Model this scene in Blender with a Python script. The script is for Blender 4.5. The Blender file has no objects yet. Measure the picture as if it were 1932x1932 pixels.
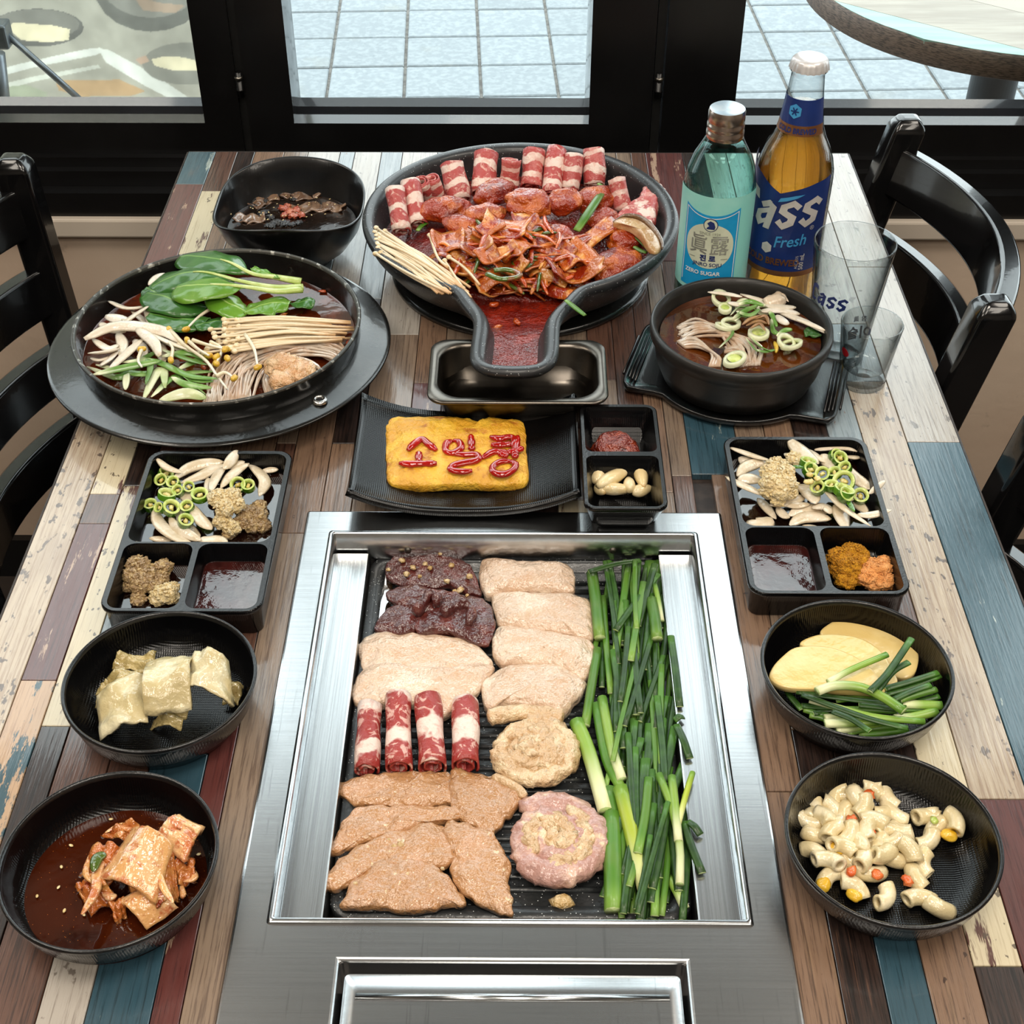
import bpy, bmesh, math, random
import numpy as np
from mathutils import Vector, noise as mnoise
random.seed(7); rng = np.random.default_rng(11)
SC = bpy.context.scene
COL = SC.collection
PI = math.pi
# ------------------------------------------------------------------ camera
TZ = 0.74                                   # table top height
FPX = 2650.0; PITCH = math.radians(40.35); YAW = math.radians(0.36)
CAMP = np.array([0.0, 0.0, TZ + 0.6926])
cd = bpy.data.cameras.new('camera'); cd.sensor_width = 36.0; cd.lens = 36.0 * FPX / 1932.0
cd.clip_start = 0.02
cam = bpy.data.objects.new('camera', cd); COL.objects.link(cam)
cam.location = CAMP; cam.rotation_euler = (PI / 2 - PITCH, 0, YAW)
SC.camera = cam
# ------------------------------------------------------------------ view, world, lights
vs = SC.view_settings
vs.view_transform = 'Standard'; vs.look = 'None'; vs.gamma = 1.0; vs.use_curve_mapping = False
vs.exposure = 0.0
SC.cycles.max_bounces = 8; SC.cycles.transparent_max_bounces = 14
SC.cycles.caustics_reflective = False; SC.cycles.caustics_refractive = False
SC.cycles.sample_clamp_indirect = 6.0
w = bpy.data.worlds.new('overcast_sky'); SC.world = w; w.use_nodes = True
bg = w.node_tree.nodes['Background']; bg.inputs[0].default_value = (0.90, 0.96, 1.0, 1); bg.inputs[1].default_value = 4.2
def area(name, loc, sx, sy, power, col, rot=(0, 0, 0)):
    l = bpy.data.lights.new(name, 'AREA'); l.shape = 'RECTANGLE'; l.size = sx; l.size_y = sy
    l.energy = power; l.color = col
    o = bpy.data.objects.new(name, l); o.location = loc; o.rotation_euler = rot; COL.objects.link(o); return o
# ceiling lamps of the room: three rows of long LED lamps
for i, (lx, ly) in enumerate([(-1.15, 0.75), (1.15, 0.75), (-1.15, -1.0), (0.1, -1.0), (1.15, -1.0)]):
    area('ceiling_lamp', (lx, ly, 2.58), 0.55, 1.1, 16.5, (1.0, 0.91, 0.79))
area('ceiling_lamp', (0.05, 0.15, 2.58), 0.5, 0.5, 14, (1.0, 0.91, 0.79))
# ------------------------------------------------------------------ helpers
_f = np.array([-math.sin(YAW) * math.cos(PITCH), math.cos(YAW) * math.cos(PITCH), -math.sin(PITCH)])
_r = np.array([math.cos(YAW), math.sin(YAW), 0.0]); _u = np.cross(_r, _f)
def ray(x, y): return _f + _r * (x - 966) / FPX + _u * (966 - y) / FPX
def at(x, y, h=0.0):                        # photo point -> place at height h above the table top
    d = ray(x, y); return CAMP + d * ((TZ + h - CAMP[2]) / d[2])
def atY(x, y, Y):
    d = ray(x, y); return CAMP + d * ((Y - CAMP[1]) / d[1])
def lin(h):
    c = [int(h[i:i + 2], 16) / 255 for i in (0, 2, 4)]
    return tuple((v / 12.92 if v <= .04045 else ((v + .055) / 1.055) ** 2.4) for v in c) + (1.0,)
def col(c): return lin(c) if isinstance(c, str) else (tuple(c) + (1.0,) if len(c) == 3 else c)
MATS = {}
def mat(name, c, rough=.5, metal=0, layers=(), bump=(), coat=0, trans=0, ior=1.45, sss=0, rnd=0, alpha=1, spec=.5, rvar=None, emit=0, sssr=(.004, .002, .0012), cior=1.5):
    m = bpy.data.materials.new(name); m.use_nodes = True; MATS[name] = m
    nt = m.node_tree; N = nt.nodes; L = nt.links
    b = N['Principled BSDF']
    I = b.inputs
    I['Base Color'].default_value = col(c); I['Roughness'].default_value = rough; I['Metallic'].default_value = metal
    I['IOR'].default_value = ior; I['Coat Weight'].default_value = coat; I['Coat Roughness'].default_value = .05; I['Coat IOR'].default_value = cior
    I['Transmission Weight'].default_value = trans; I['Alpha'].default_value = alpha
    I['Specular IOR Level'].default_value = spec
    if emit: I['Emission Color'].default_value = col(c); I['Emission Strength'].default_value = emit
    if sss:
        I['Subsurface Weight'].default_value = sss; I['Subsurface Radius'].default_value = sssr; I['Subsurface Scale'].default_value = 1.0
    if not (layers or bump or rnd or rvar): return m
    tc = N.new('ShaderNodeTexCoord'); oi = N.new('ShaderNodeObjectInfo')
    off = N.new('ShaderNodeVectorMath'); off.operation = 'MULTIPLY'; off.inputs[1].default_value = (7.3, 5.1, 3.7)
    L.new(oi.outputs['Random'], off.inputs[0])
    add = N.new('ShaderNodeVectorMath'); add.operation = 'ADD'
    L.new(tc.outputs['Object'], add.inputs[0]); L.new(off.outputs[0], add.inputs[1])
    def vec(st):
        if st is None: return add.outputs[0]
        mp = N.new('ShaderNodeMapping'); mp.inputs['Scale'].default_value = st
        L.new(add.outputs[0], mp.inputs[0]); return mp.outputs[0]
    def field(d):
        k = d.get('k', 'noise'); st = d.get('st')
        if k == 'noise':
            t = N.new('ShaderNodeTexNoise'); t.inputs['Scale'].default_value = d['s']; t.inputs['Detail'].default_value = d.get('det', 4)
            t.inputs['Roughness'].default_value = d.get('rg', .55); t.inputs['Distortion'].default_value = d.get('dis', 0)
            L.new(vec(st), t.inputs['Vector']); return t.outputs[0]
        if k == 'voro':
            t = N.new('ShaderNodeTexVoronoi'); t.inputs['Scale'].default_value = d['s']; t.feature = d.get('feat', 'F1')
            L.new(vec(st), t.inputs['Vector']); return t.outputs[0]
        if k == 'wave':
            t = N.new('ShaderNodeTexWave'); t.inputs['Scale'].default_value = d['s']; t.inputs['Distortion'].default_value = d.get('dis', 0)
            t.bands_direction = d.get('dir', 'X'); t.inputs['Detail'].default_value = d.get('det', 2); t.inputs['Detail Scale'].default_value = d.get('ds', 1)
            L.new(vec(st), t.inputs['Vector']); return t.outputs[1]
        if k == 'attr':                     # value carried by the mesh along its length, bent by noise
            t = N.new('ShaderNodeAttribute'); t.attribute_name = d.get('n', 't')
            if d.get('nz'):
                n2 = N.new('ShaderNodeTexNoise'); n2.inputs['Scale'].default_value = d.get('s', 60); n2.inputs['Detail'].default_value = 3
                L.new(vec(st), n2.inputs['Vector'])
                ma = N.new('ShaderNodeMath'); ma.operation = 'MULTIPLY_ADD'; ma.inputs[1].default_value = d['nz']
                L.new(n2.outputs[0], ma.inputs[0]); L.new(t.outputs['Fac'], ma.inputs[2])
                mb = N.new('ShaderNodeMath'); mb.operation = 'SUBTRACT'; mb.inputs[1].default_value = d['nz'] * .5
                L.new(ma.outputs[0], mb.inputs[0]); o = mb.outputs[0]
            else: o = t.outputs['Fac']
            if d.get('rep'):
                mr = N.new('ShaderNodeMath'); mr.operation = 'MULTIPLY_ADD'; mr.inputs[1].default_value = d['rep']
                L.new(o, mr.inputs[0]); L.new(oi.outputs['Random'], mr.inputs[2])
                pp = N.new('ShaderNodeMath'); pp.operation = 'PINGPONG'; pp.inputs[1].default_value = .5
                L.new(mr.outputs[0], pp.inputs[0]); m2 = N.new('ShaderNodeMath'); m2.operation = 'MULTIPLY'; m2.inputs[1].default_value = 2
                L.new(pp.outputs[0], m2.inputs[0]); o = m2.outputs[0]
            return o
    def rampd(o, lo, hi):
        r = N.new('ShaderNodeMapRange'); r.inputs['From Min'].default_value = lo; r.inputs['From Max'].default_value = hi
        r.interpolation_type = 'SMOOTHSTEP'; L.new(o, r.inputs['Value']); return r.outputs[0]
    cur = None
    for d in layers:
        f = rampd(field(d), d.get('lo', .4), d.get('hi', .6))
        if d.get('f', 1) != 1:
            mm = N.new('ShaderNodeMath'); mm.operation = 'MULTIPLY'; mm.inputs[1].default_value = d['f']; L.new(f, mm.inputs[0]); f = mm.outputs[0]
        mx = N.new('ShaderNodeMix'); mx.data_type = 'RGBA'
        if cur is None: mx.inputs[6].default_value = col(c)
        else: L.new(cur, mx.inputs[6])
        mx.inputs[7].default_value = col(d['c']); L.new(f, mx.inputs[0]); cur = mx.outputs[2]
    if rnd:
        hs = N.new('ShaderNodeHueSaturation')
        mr = N.new('ShaderNodeMapRange'); mr.inputs['To Min'].default_value = 1 - rnd; mr.inputs['To Max'].default_value = 1 + rnd
        L.new(oi.outputs['Random'], mr.inputs['Value']); L.new(mr.outputs[0], hs.inputs['Value'])
        if cur is None: hs.inputs['Color'].default_value = col(c)
        else: L.new(cur, hs.inputs['Color'])
        cur = hs.outputs[0]
    if cur is not None: L.new(cur, I['Base Color'])
    if rvar:
        d = rvar; r = N.new('ShaderNodeMapRange'); L.new(field(d), r.inputs['Value'])
        r.inputs['From Min'].default_value = .3; r.inputs['From Max'].default_value = .7
        r.inputs['To Min'].default_value = d['a']; r.inputs['To Max'].default_value = d['b']; L.new(r.outputs[0], I['Roughness'])
    prev = None
    for d in bump:
        bp = N.new('ShaderNodeBump'); bp.inputs['Distance'].default_value = d['d']; bp.inputs['Strength'].default_value = d.get('str', 1)
        L.new(field(d), bp.inputs['Height'])
        if prev is not None: L.new(prev, bp.inputs['Normal'])
        prev = bp.outputs[0]
    if prev is not None:
        L.new(prev, I['Normal'])
        if coat: L.new(prev, I['Coat Normal'])
    return m
WL = {}
def mk(name, V, F, m, parent=None, loc=None, smooth=True, t=None, kind=None, fm=None, extra=()):
    V = np.asarray(V, float)
    if loc is None:
        mn, mx = V.min(0), V.max(0); loc = np.array([(mn[0] + mx[0]) / 2, (mn[1] + mx[1]) / 2, mn[2]])
    loc = np.asarray(loc, float)
    me = bpy.data.meshes.new(name); me.from_pydata((V - loc).tolist(), [], [list(map(int, f)) for f in F]); me.validate(); 
    mm = MATS[m] if isinstance(m, str) else m
    me.materials.append(mm)
    for e in extra: me.materials.append(MATS[e])
    if fm is not None:
        for p, i in zip(me.polygons, fm): p.material_index = i
    if smooth: me.polygons.foreach_set('use_smooth', [True] * len(me.polygons))
    if t is not None and len(t) == len(me.vertices):
        a = me.attributes.new('t', 'FLOAT', 'POINT'); a.data.foreach_set('value', np.asarray(t, np.float32))
    o = bpy.data.objects.new(name, me); COL.objects.link(o); WL[o.name] = loc
    if parent is not None:
        o.parent = parent; o.location = loc - WL[parent.name]
    else: o.location = loc
    if kind: o['kind'] = kind
    return o
def empty(name, loc):
    o = bpy.data.objects.new(name, None); COL.objects.link(o); o.location = loc; o.empty_display_size = .02; WL[o.name] = np.asarray(loc, float); return o
def tag(o, label, cat, group=None):
    o['label'] = label; o['category'] = cat
    if group: o['group'] = group
    return o
def copy_tree(o, parent=None):
    c = o.copy(); COL.objects.link(c)
    if parent is not None: c.parent = parent
    for ch in list(o.children): copy_tree(ch, c)
    return c
def autosm(o, ang=35):
    for p in o.data.polygons: p.use_smooth = True
    try: o.data.set_sharp_from_angle(angle=math.radians(ang))
    except Exception: pass
    return o
def bevel(o, wd, seg=2, ang=35):
    b = o.modifiers.new('bevel', 'BEVEL'); b.width = wd; b.segments = seg; b.limit_method = 'ANGLE'; b.angle_limit = math.radians(ang); return o
def box(x0, x1, y0, y1, z0, z1):
    V = [(x0, y0, z0), (x1, y0, z0), (x1, y1, z0), (x0, y1, z0), (x0, y0, z1), (x1, y0, z1), (x1, y1, z1), (x0, y1, z1)]
    F = [(3, 2, 1, 0), (4, 5, 6, 7), (0, 1, 5, 4), (1, 2, 6, 5), (2, 3, 7, 6), (3, 0, 4, 7)]
    return np.array(V, float), F
def join(*vf):
    V = []; F = []; n = 0
    for v, f in vf:
        V.append(np.asarray(v, float)); F += [tuple(i + n for i in q) for q in f]; n += len(v)
    return np.concatenate(V), F
def spl(P, n):                              # Catmull-Rom through P
    P = np.asarray(P, float)
    if len(P) == 2: return P[0] + (P[1] - P[0]) * np.linspace(0, 1, n)[:, None]
    Q = np.concatenate([[2 * P[0] - P[1]], P, [2 * P[-1] - P[-2]]]); out = []
    for s in np.linspace(0, len(P) - 1, n):
        i = min(int(s), len(P) - 2); u = s - i; a, b, c, d = Q[i:i + 4]
        out.append(.5 * (2 * b + (c - a) * u + (2 * a - 5 * b + 4 * c - d) * u * u + (3 * b - a - 3 * c + d) * u ** 3))
    return np.array(out)
def cspl(P, n):                             # closed spline
    P = np.asarray(P, float); m = len(P); out = []
    for s in np.linspace(0, m, n, endpoint=False):
        i = int(s); u = s - i; a, b, c, d = (P[(i + k) % m] for k in (-1, 0, 1, 2))
        out.append(.5 * (2 * b + (c - a) * u + (2 * a - 5 * b + 4 * c - d) * u * u + (3 * b - a - 3 * c + d) * u ** 3))
    return np.array(out)
def tube(P, rad, seg=8, flat=1.0, cap=True, up=(0, 0, 1), roll=0.0):
    P = np.asarray(P, float); n = len(P); rad = np.broadcast_to(np.asarray(rad, float), (n,))
    T = np.gradient(P, axis=0); T /= (np.linalg.norm(T, axis=1)[:, None] + 1e-12)
    up = np.asarray(up, float); V = []; prev = None
    for i in range(n):
        s = np.cross(T[i], up)
        if np.linalg.norm(s) < .05: s = prev if prev is not None else np.cross(T[i], (1, 0, .01))
        s = s / np.linalg.norm(s)
        if prev is not None and np.dot(s, prev) < 0: s = -s
        prev = s; u = np.cross(s, T[i]); u /= np.linalg.norm(u) + 1e-12
        if roll:
            s2 = s * math.cos(roll) + u * math.sin(roll); u = -s * math.sin(roll) + u * math.cos(roll)
        else: s2 = s
        for k in range(seg):
            a = 2 * PI * k / seg; V.append(P[i] + s2 * rad[i] * math.cos(a) + u * rad[i] * flat * math.sin(a))
    F = [(i * seg + k, i * seg + (k + 1) % seg, (i + 1) * seg + (k + 1) % seg, (i + 1) * seg + k) for i in range(n - 1) for k in range(seg)]
    if cap: F.append(tuple(range(seg - 1, -1, -1))); F.append(tuple((n - 1) * seg + k for k in range(seg)))
    t = np.repeat(np.linspace(0, 1, n), seg)
    return np.array(V), F, t
def loft(R, cap0=False, cap1=False):
    n = len(R[0]); V = np.concatenate([np.asarray(r, float) for r in R])
    F = [(i * n + k, i * n + (k + 1) % n, (i + 1) * n + (k + 1) % n, (i + 1) * n + k) for i in range(len(R) - 1) for k in range(n)]
    if cap0: F.append(tuple(range(n - 1, -1, -1)))
    if cap1: F.append(tuple((len(R) - 1) * n + k for k in range(n)))
    return V, F
def circ(c, r, z, n=64, ph=0): return np.array([(c[0] + r * math.cos(ph + 2 * PI * k / n), c[1] + r * math.sin(ph + 2 * PI * k / n), z) for k in range(n)])
def lathe(c, prof, n=64, cap0=False, cap1=False):
    return loft([circ(c, max(r, 1e-5), z, n) for r, z in prof], cap0, cap1)
def rrect(cx, cy, w, h, r, z, n=6, rot=0):
    P = []
    for (sx, sy, a0) in ((1, 1, 0), (-1, 1, PI / 2), (-1, -1, PI), (1, -1, 3 * PI / 2)):
        for k in range(n + 1):
            a = a0 + PI / 2 * k / n; P.append((sx * (w / 2 - r) + r * math.cos(a), sy * (h / 2 - r) + r * math.sin(a)))
    c, s = math.cos(rot), math.sin(rot)
    return np.array([(cx + x * c - y * s, cy + x * s + y * c, z) for x, y in P])
_ico = {}
def ico(sub):
    if sub not in _ico:
        bm = bmesh.new(); bmesh.ops.create_icosphere(bm, subdivisions=sub, radius=1.0)
        bm.verts.ensure_lookup_table(); _ico[sub] = (np.array([v.co[:] for v in bm.verts]), [tuple(v.index for v in f.verts) for f in bm.faces]); bm.free()
    return _ico[sub]
def nz(p, s, seed=0): return mnoise.noise(Vector((p[0] * s + seed * 3.17, p[1] * s - seed * 1.31, p[2] * s + seed * 2.3)))
def rotz(V, a):
    c, s = math.cos(a), math.sin(a); V = np.asarray(V); return np.stack([V[:, 0] * c - V[:, 1] * s, V[:, 0] * s + V[:, 1] * c, V[:, 2]], 1)
def lump(c, rad, amp=.15, fr=2.0, seed=0, sub=3, rot=0, flatb=None, amp2=0, fr2=6):
    V, F = ico(sub); rad = np.broadcast_to(np.asarray(rad, float), (3,)); out = []
    for v in V:
        k = 1 + amp * nz(v, fr, seed) * 1.6
        if amp2: k += amp2 * (abs(nz(v, fr2, seed + 9)) * 2 - .4)
        out.append(v * k)
    W = np.array(out) * rad
    if flatb is not None: W[:, 2] = np.maximum(W[:, 2], -flatb * rad[2])
    W = rotz(W, rot); return W + np.asarray(c), F
def slab(poly, z0, th, K=7, n=56, bulge=.5, amp=.0, fr=60, seed=0, edge=0.0, tilt=(0, 0), smooth=True, drape=None, crisp=False):
    P = np.asarray(poly, float)[:, :2]
    P = cspl(P, n) if smooth else P
    n = len(P)
    if edge: P = P + np.array([[nz((p[0], p[1], 0), 160, seed + 3), nz((p[1], p[0], 0), 160, seed + 5)] for p in P]) * edge
    c = P.mean(0); V = []
    S = [1 - (k / K) ** 1.6 for k in range(K)]
    prof = [(1.0, 0.12), (1.0, .55)] + [(s, (.55 + .45 * min(1, ((1 - s) / .3)) ** .5) * (1 + bulge * (1 - s) * .4)) for s in S[1:]]
    if crisp: prof = [(1.0, .08), (1.0, .86), (.985, 1.0)] + [(s * .97, 1.0) for s in S[1:]]
    R = []
    for s, h in prof:
        ring = []
        for p in P:
            q = c + (p - c) * s
            z = z0 + th * h + tilt[0] * (q[0] - c[0]) + tilt[1] * (q[1] - c[1])
            if amp: z += amp * nz((q[0], q[1], 0), fr, seed) + amp * .4 * nz((q[0], q[1], 0), fr * 3.1, seed + 1)
            if drape: z += drape(q[0] - c[0], q[1] - c[1])
            ring.append((q[0], q[1], z))
        R.append(np.array(ring))
    base = [(c[0] + (p[0] - c[0]) * .97, c[1] + (p[1] - c[1]) * .97, z0 + tilt[0] * (p[0] - c[0]) + tilt[1] * (p[1] - c[1]) + (drape(p[0] - c[0], p[1] - c[1]) if drape else 0)) for p in P]
    V, F = loft([np.array(base)] + R, True, False)
    nl = len(V); top = V[-n:].mean(0); V = np.concatenate([V, [top]])
    F += [(nl - n + k, nl - n + (k + 1) % n, nl) for k in range(n)]
    return V, F
def pxpoly(pts, h): return np.array([at(x, y, h) for x, y in pts])
def sheet(f, nu, nv, th):
    G = np.array([[f(i / (nu - 1), j / (nv - 1)) for j in range(nv)] for i in range(nu)], float)
    du = np.gradient(G, axis=0); dv = np.gradient(G, axis=1); Nn = np.cross(du, dv); Nn /= np.linalg.norm(Nn, axis=2)[..., None] + 1e-12
    A = (G + Nn * th / 2).reshape(-1, 3); B = (G - Nn * th / 2).reshape(-1, 3); n = nu * nv
    F = []
    for i in range(nu - 1):
        for j in range(nv - 1):
            a, b, c, d = i * nv + j, (i + 1) * nv + j, (i + 1) * nv + j + 1, i * nv + j + 1
            F += [(a, b, c, d), (n + d, n + c, n + b, n + a)]
    rim = [i * nv for i in range(nu)] + [(nu - 1) * nv + j for j in range(1, nv)] + [i * nv + nv - 1 for i in range(nu - 2, -1, -1)] + [j for j in range(nv - 2, 0, -1)]
    m = len(rim)
    F += [(rim[(k + 1) % m], rim[k], n + rim[k], n + rim[(k + 1) % m]) for k in range(m)]
    return np.concatenate([A, B]), F
def jit(a): return (random.random() * 2 - 1) * a
# ------------------------------------------------------------------ materials of the room
mat('wall_paint', 'c9b29d', .75, layers=[dict(s=3, c='d3bfab', lo=.35, hi=.7), dict(s=22, c='7c6a5c', lo=.66, hi=.78, f=.5), dict(s=5, st=(3, 1, .6), c='8a7566', lo=.62, hi=.8, f=.4)], bump=[dict(s=60, d=.0006)])
mat('sill_paint', 'c9bdae', .55, layers=[dict(s=14, st=(.4, 1, 1), c='7d7368', lo=.55, hi=.75, f=.6)])
mat('room_paint', '8d8378', .8, layers=[dict(s=2, c='978c80')])
mat('ceiling_paint', 'b9b4ab', .8, layers=[dict(s=2, c='b0aba2')])
mat('floor_tile', '3a322d', .45, layers=[dict(s=4, c='2a2522'), dict(s=40, c='4a4039', lo=.55, hi=.7, f=.5)])
mat('black_frame', '0b0b0c', .28, layers=[dict(s=5, c='121213')], bump=[dict(s=140, d=.00008)])
mat('bead_black', '15171a', .12, layers=[dict(s=5, c='1a1c20')], coat=1.0)
mat('black_rubber', '070707', .6, layers=[dict(s=80, c='0d0d0d')])
mat('hinge_metal', '6a6660', .35, 1, layers=[dict(s=60, c='8a867e')])
mat('paving_stone', '82898d', .85, layers=[dict(s=60, det=6, c='8e9598', lo=.42, hi=.62), dict(s=90, c='747b80', lo=.58, hi=.72, f=.55), dict(s=6, c='858479', lo=.6, hi=.8, f=.4)], bump=[dict(s=180, d=.0006)], rnd=.05)
mat('paving_bed', '77746f', .9, layers=[dict(s=60, c='5f5c58')])
g = bpy.data.materials.new('window_glass'); g.use_nodes = True; MATS['window_glass'] = g
_n = g.node_tree.nodes; _l = g.node_tree.links; _n.remove(_n['Principled BSDF'])
_t = _n.new('ShaderNodeBsdfTransparent'); _t.inputs[0].default_value = (.93, .96, .95, 1)
_g = _n.new('ShaderNodeBsdfGlossy'); _g.inputs['Roughness'].default_value = .02
_lw = _n.new('ShaderNodeLayerWeight'); _lw.inputs[0].default_value = .5; _pw = _n.new('ShaderNodeMath'); _pw.operation = 'POWER'; _pw.inputs[1].default_value = 4.0; _fr = _n.new('ShaderNodeMath'); _fr.operation = 'MULTIPLY_ADD'; _fr.inputs[1].default_value = .7; _fr.inputs[2].default_value = .03; _l.new(_lw.outputs['Facing'], _pw.inputs[0]); _l.new(_pw.outputs[0], _fr.inputs[0]); _mx = _n.new('ShaderNodeMixShader')
_l.new(_fr.outputs[0], _mx.inputs[0]); _l.new(_t.outputs[0], _mx.inputs[1]); _l.new(_g.outputs[0], _mx.inputs[2]); _l.new(_mx.outputs[0], _n['Material Output'].inputs[0])
# ------------------------------------------------------------------ room shell
def struct(name, vf, m, **k):
    o = mk(name, vf[0], vf[1], m, kind='structure', smooth=False, **k); return o
struct('floor', box(-3, 3, -2.6, 1.62, -.06, 0), 'floor_tile')
struct('ceiling', box(-3, 3, -2.6, 1.72, 2.62, 2.72), 'ceiling_paint')
struct('wall_left', box(-3.1, -3, -2.6, 1.72, 0, 2.62), 'room_paint')
struct('wall_right', box(3, 3.1, -2.6, 1.72, 0, 2.62), 'room_paint')
struct('wall_front', box(-3.1, 3.1, -2.7, -2.6, 0, 2.62), 'room_paint')
WY = 1.545
wall = struct('wall_back', box(-3, 3, WY, 1.72, 0, .572), 'wall_paint')
struct('wall_upper', box(-3, 3, 1.57, 1.72, 2.12, 2.62), 'room_paint')
sill = struct('trim_1', box(-3, 3, WY - .016, 1.60, .572, .597), 'sill_paint'); bevel(sill, .003)
struct('baseboard_back', box(-3, 3, WY - .012, WY, 0, .072), 'black_frame')
# folding window: sashes with their own frames, panes and hinges
thr = struct('trim_2', join(box(-3, 3, 1.538, 1.66, .597, .628), box(-3, 3, 1.556, 1.66, .628, .648), box(-3, 3, 1.568, 1.66, .648, .660)), 'black_frame')
struct('trim_3', box(-3, 3, 1.57, 1.66, 2.08, 2.12), 'black_frame')
GY = 1.615
def sash(name, x0, x1, gx0, gx1, zb=.660, zt=2.08):
    # x0..x1 outer frame, gx0..gx1 glass opening
    gz0, gz1 = .716, zt - .06
    fr = mk(name, *join(box(x0, gx0, 1.578, 1.642, zb, zt), box(gx1, x1, 1.578, 1.642, zb, zt), box(gx0, gx1, 1.578, 1.642, zb, gz0 - .016), box(gx0, gx1, 1.578, 1.642, gz1, zt)), 'black_frame', smooth=False, kind='structure')
    # glazing bead sloping towards the pane
    bd = .013
    R = [np.array([(gx0, 1.578, gz0 - .016), (gx1, 1.578, gz0 - .016), (gx1, 1.578, gz1), (gx0, 1.578, gz1)]),
         np.array([(gx0 + .002, 1.594, gz0 - .012), (gx1 - .002, 1.594, gz0 - .012), (gx1 - .002, 1.594, gz1 - .002), (gx0 + .002, 1.594, gz1 - .002)]),
         np.array([(gx0 + .003, 1.603, gz0 - .006), (gx1 - .003, 1.603, gz0 - .006), (gx1 - .003, 1.603, gz1 - .004), (gx0 + .003, 1.603, gz1 - .004)]),
         np.array([(gx0 + .004, GY, gz0), (gx1 - .004, GY, gz0), (gx1 - .004, GY, gz1 - .004), (gx0 + .004, GY, gz1 - .004)])]
    mk('glazing_bead', *loft(R), 'bead_black', fr, smooth=False)
    mk('pane', *box(gx0 + .001, gx1 - .001, GY, GY + .005, gz0 - .004, gz1), 'window_glass', fr, smooth=False)
    return fr
w1 = sash('window_1', -1.42, -.3335, -1.36, -.377)
w2 = sash('window_2', -.3235, .155, -.270, .0815)
w3 = sash('window_3', .168, .68, .2535, .625)
w4 = sash('window_4', .69, 1.75, .75, 1.69)
w5 = sash('window_5', -2.6, -1.43, -2.54, -1.48)
w6 = sash('window_6', 1.76, 2.9, 1.82, 2.84)
struct('wall_pier', box(-3, -2.6, 1.57, 1.66, .66, 2.08), 'room_paint')
for sx, ws in ((-.3285, w1), (.1615, w2)):
    mk('gasket', *box(sx - .005, sx + .005, 1.584, 1.64, .66, 2.08), 'black_rubber', ws, smooth=False)
    for zz, L in ((.735, .03), (.90, .12), (1.5, .12)):
        pr = [(.0001, zz), (.0042, zz), (.0042, zz + L * .24), (.0048, zz + L * .25), (.0048, zz + L * .31), (.0042, zz + L * .32), (.0042, zz + L), (.0001, zz + L)]
        mk('hinge', *lathe((sx, 1.574), pr, 14), 'black_frame' if zz < .8 else 'hinge_metal', ws)
    mk('hinge_pin', *lathe((sx, 1.5725), [(.0001, .757), (.0050, .757), (.0050, .7605), (.0001, .7605)], 14), 'hinge_metal', ws)
# ------------------------------------------------------------------ outside: paving
PZ = -.02; PA = math.radians(2.6); PT = .19
pv = mk('pavement', *box(-6, 6, 1.74, 12, PZ - .1, PZ - .006), 'paving_bed', kind='structure', smooth=False)
def tile_mesh():
    h = PT / 2 - .004; b = .003
    R = [np.array([(-h, -h, -.02), (h, -h, -.02), (h, h, -.02), (-h, h, -.02)]), np.array([(-h, -h, -b), (h, -h, -b), (h, h, -b), (-h, h, -b)]), np.array([(-h + b, -h + b, 0), (h - b, -h + b, 0), (h - b, h - b, 0), (-h + b, h - b, 0)])]
    V, F = loft(R, False, True)
    me = bpy.data.meshes.new('paving_slab'); me.from_pydata(V.tolist(), [], [list(f) for f in F]); me.materials.append(MATS['paving_stone']); return me
tm = tile_mesh(); pvl = WL[pv.name]
cs, sn = math.cos(PA), math.sin(PA)
O0 = np.array([-.0956, 3.283])
for i in range(-8, 10):
    for j in range(-8, 8):
        u, v = (i + .5) * PT, (j + .5) * PT
        x, y = O0[0] + u * cs - v * sn, O0[1] + u * sn + v * cs
        if y < 1.86: continue
        o = bpy.data.objects.new('paving_slab', tm); COL.objects.link(o); o.parent = pv
        o.location = np.array([x, y, PZ + jit(.0008)]) - pvl; o.rotation_euler = (0, 0, PA)
# ------------------------------------------------------------------ outside: round table
mat('out_edge', '6e5b4e', .55, layers=[dict(s=120, st=(1, 1, 7), c='3c2f28', lo=.4, hi=.65)], bump=[dict(s=120, st=(1, 1, 8), d=.0004)])
mat('out_cream', '9f9482', .35, layers=[dict(s=20, st=(.25, 2, 1), c='877a68', lo=.4, hi=.65), dict(s=70, st=(.2, 3, 1), c='a08f78', lo=.6, hi=.72, f=.5)], rnd=.07)
mat('out_mint', '7fa296', .35, layers=[dict(s=25, st=(.25, 2, 1), c='93aca1', lo=.4, hi=.65)])
mat('out_leg', '2e3033', .4, layers=[dict(s=30, c='393b3f')])
OC = np.array([.695, 1.985]); OR = .295; OZ = .735
ot = tag(empty('outdoor_table', (OC[0], OC[1], PZ)), 'round wood-edged bistro table standing outside the right window', 'table')
mk('edge_band', *lathe(OC, [(OR - .004, OZ - .034), (OR, OZ - .031), (OR, OZ - .003), (OR - .003, OZ - .0005)], 96), 'out_edge', ot)
mk('underside', *lathe(OC, [(.0001, OZ - .034), (OR - .004, OZ - .034)], 96), 'out_edge', ot)
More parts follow.
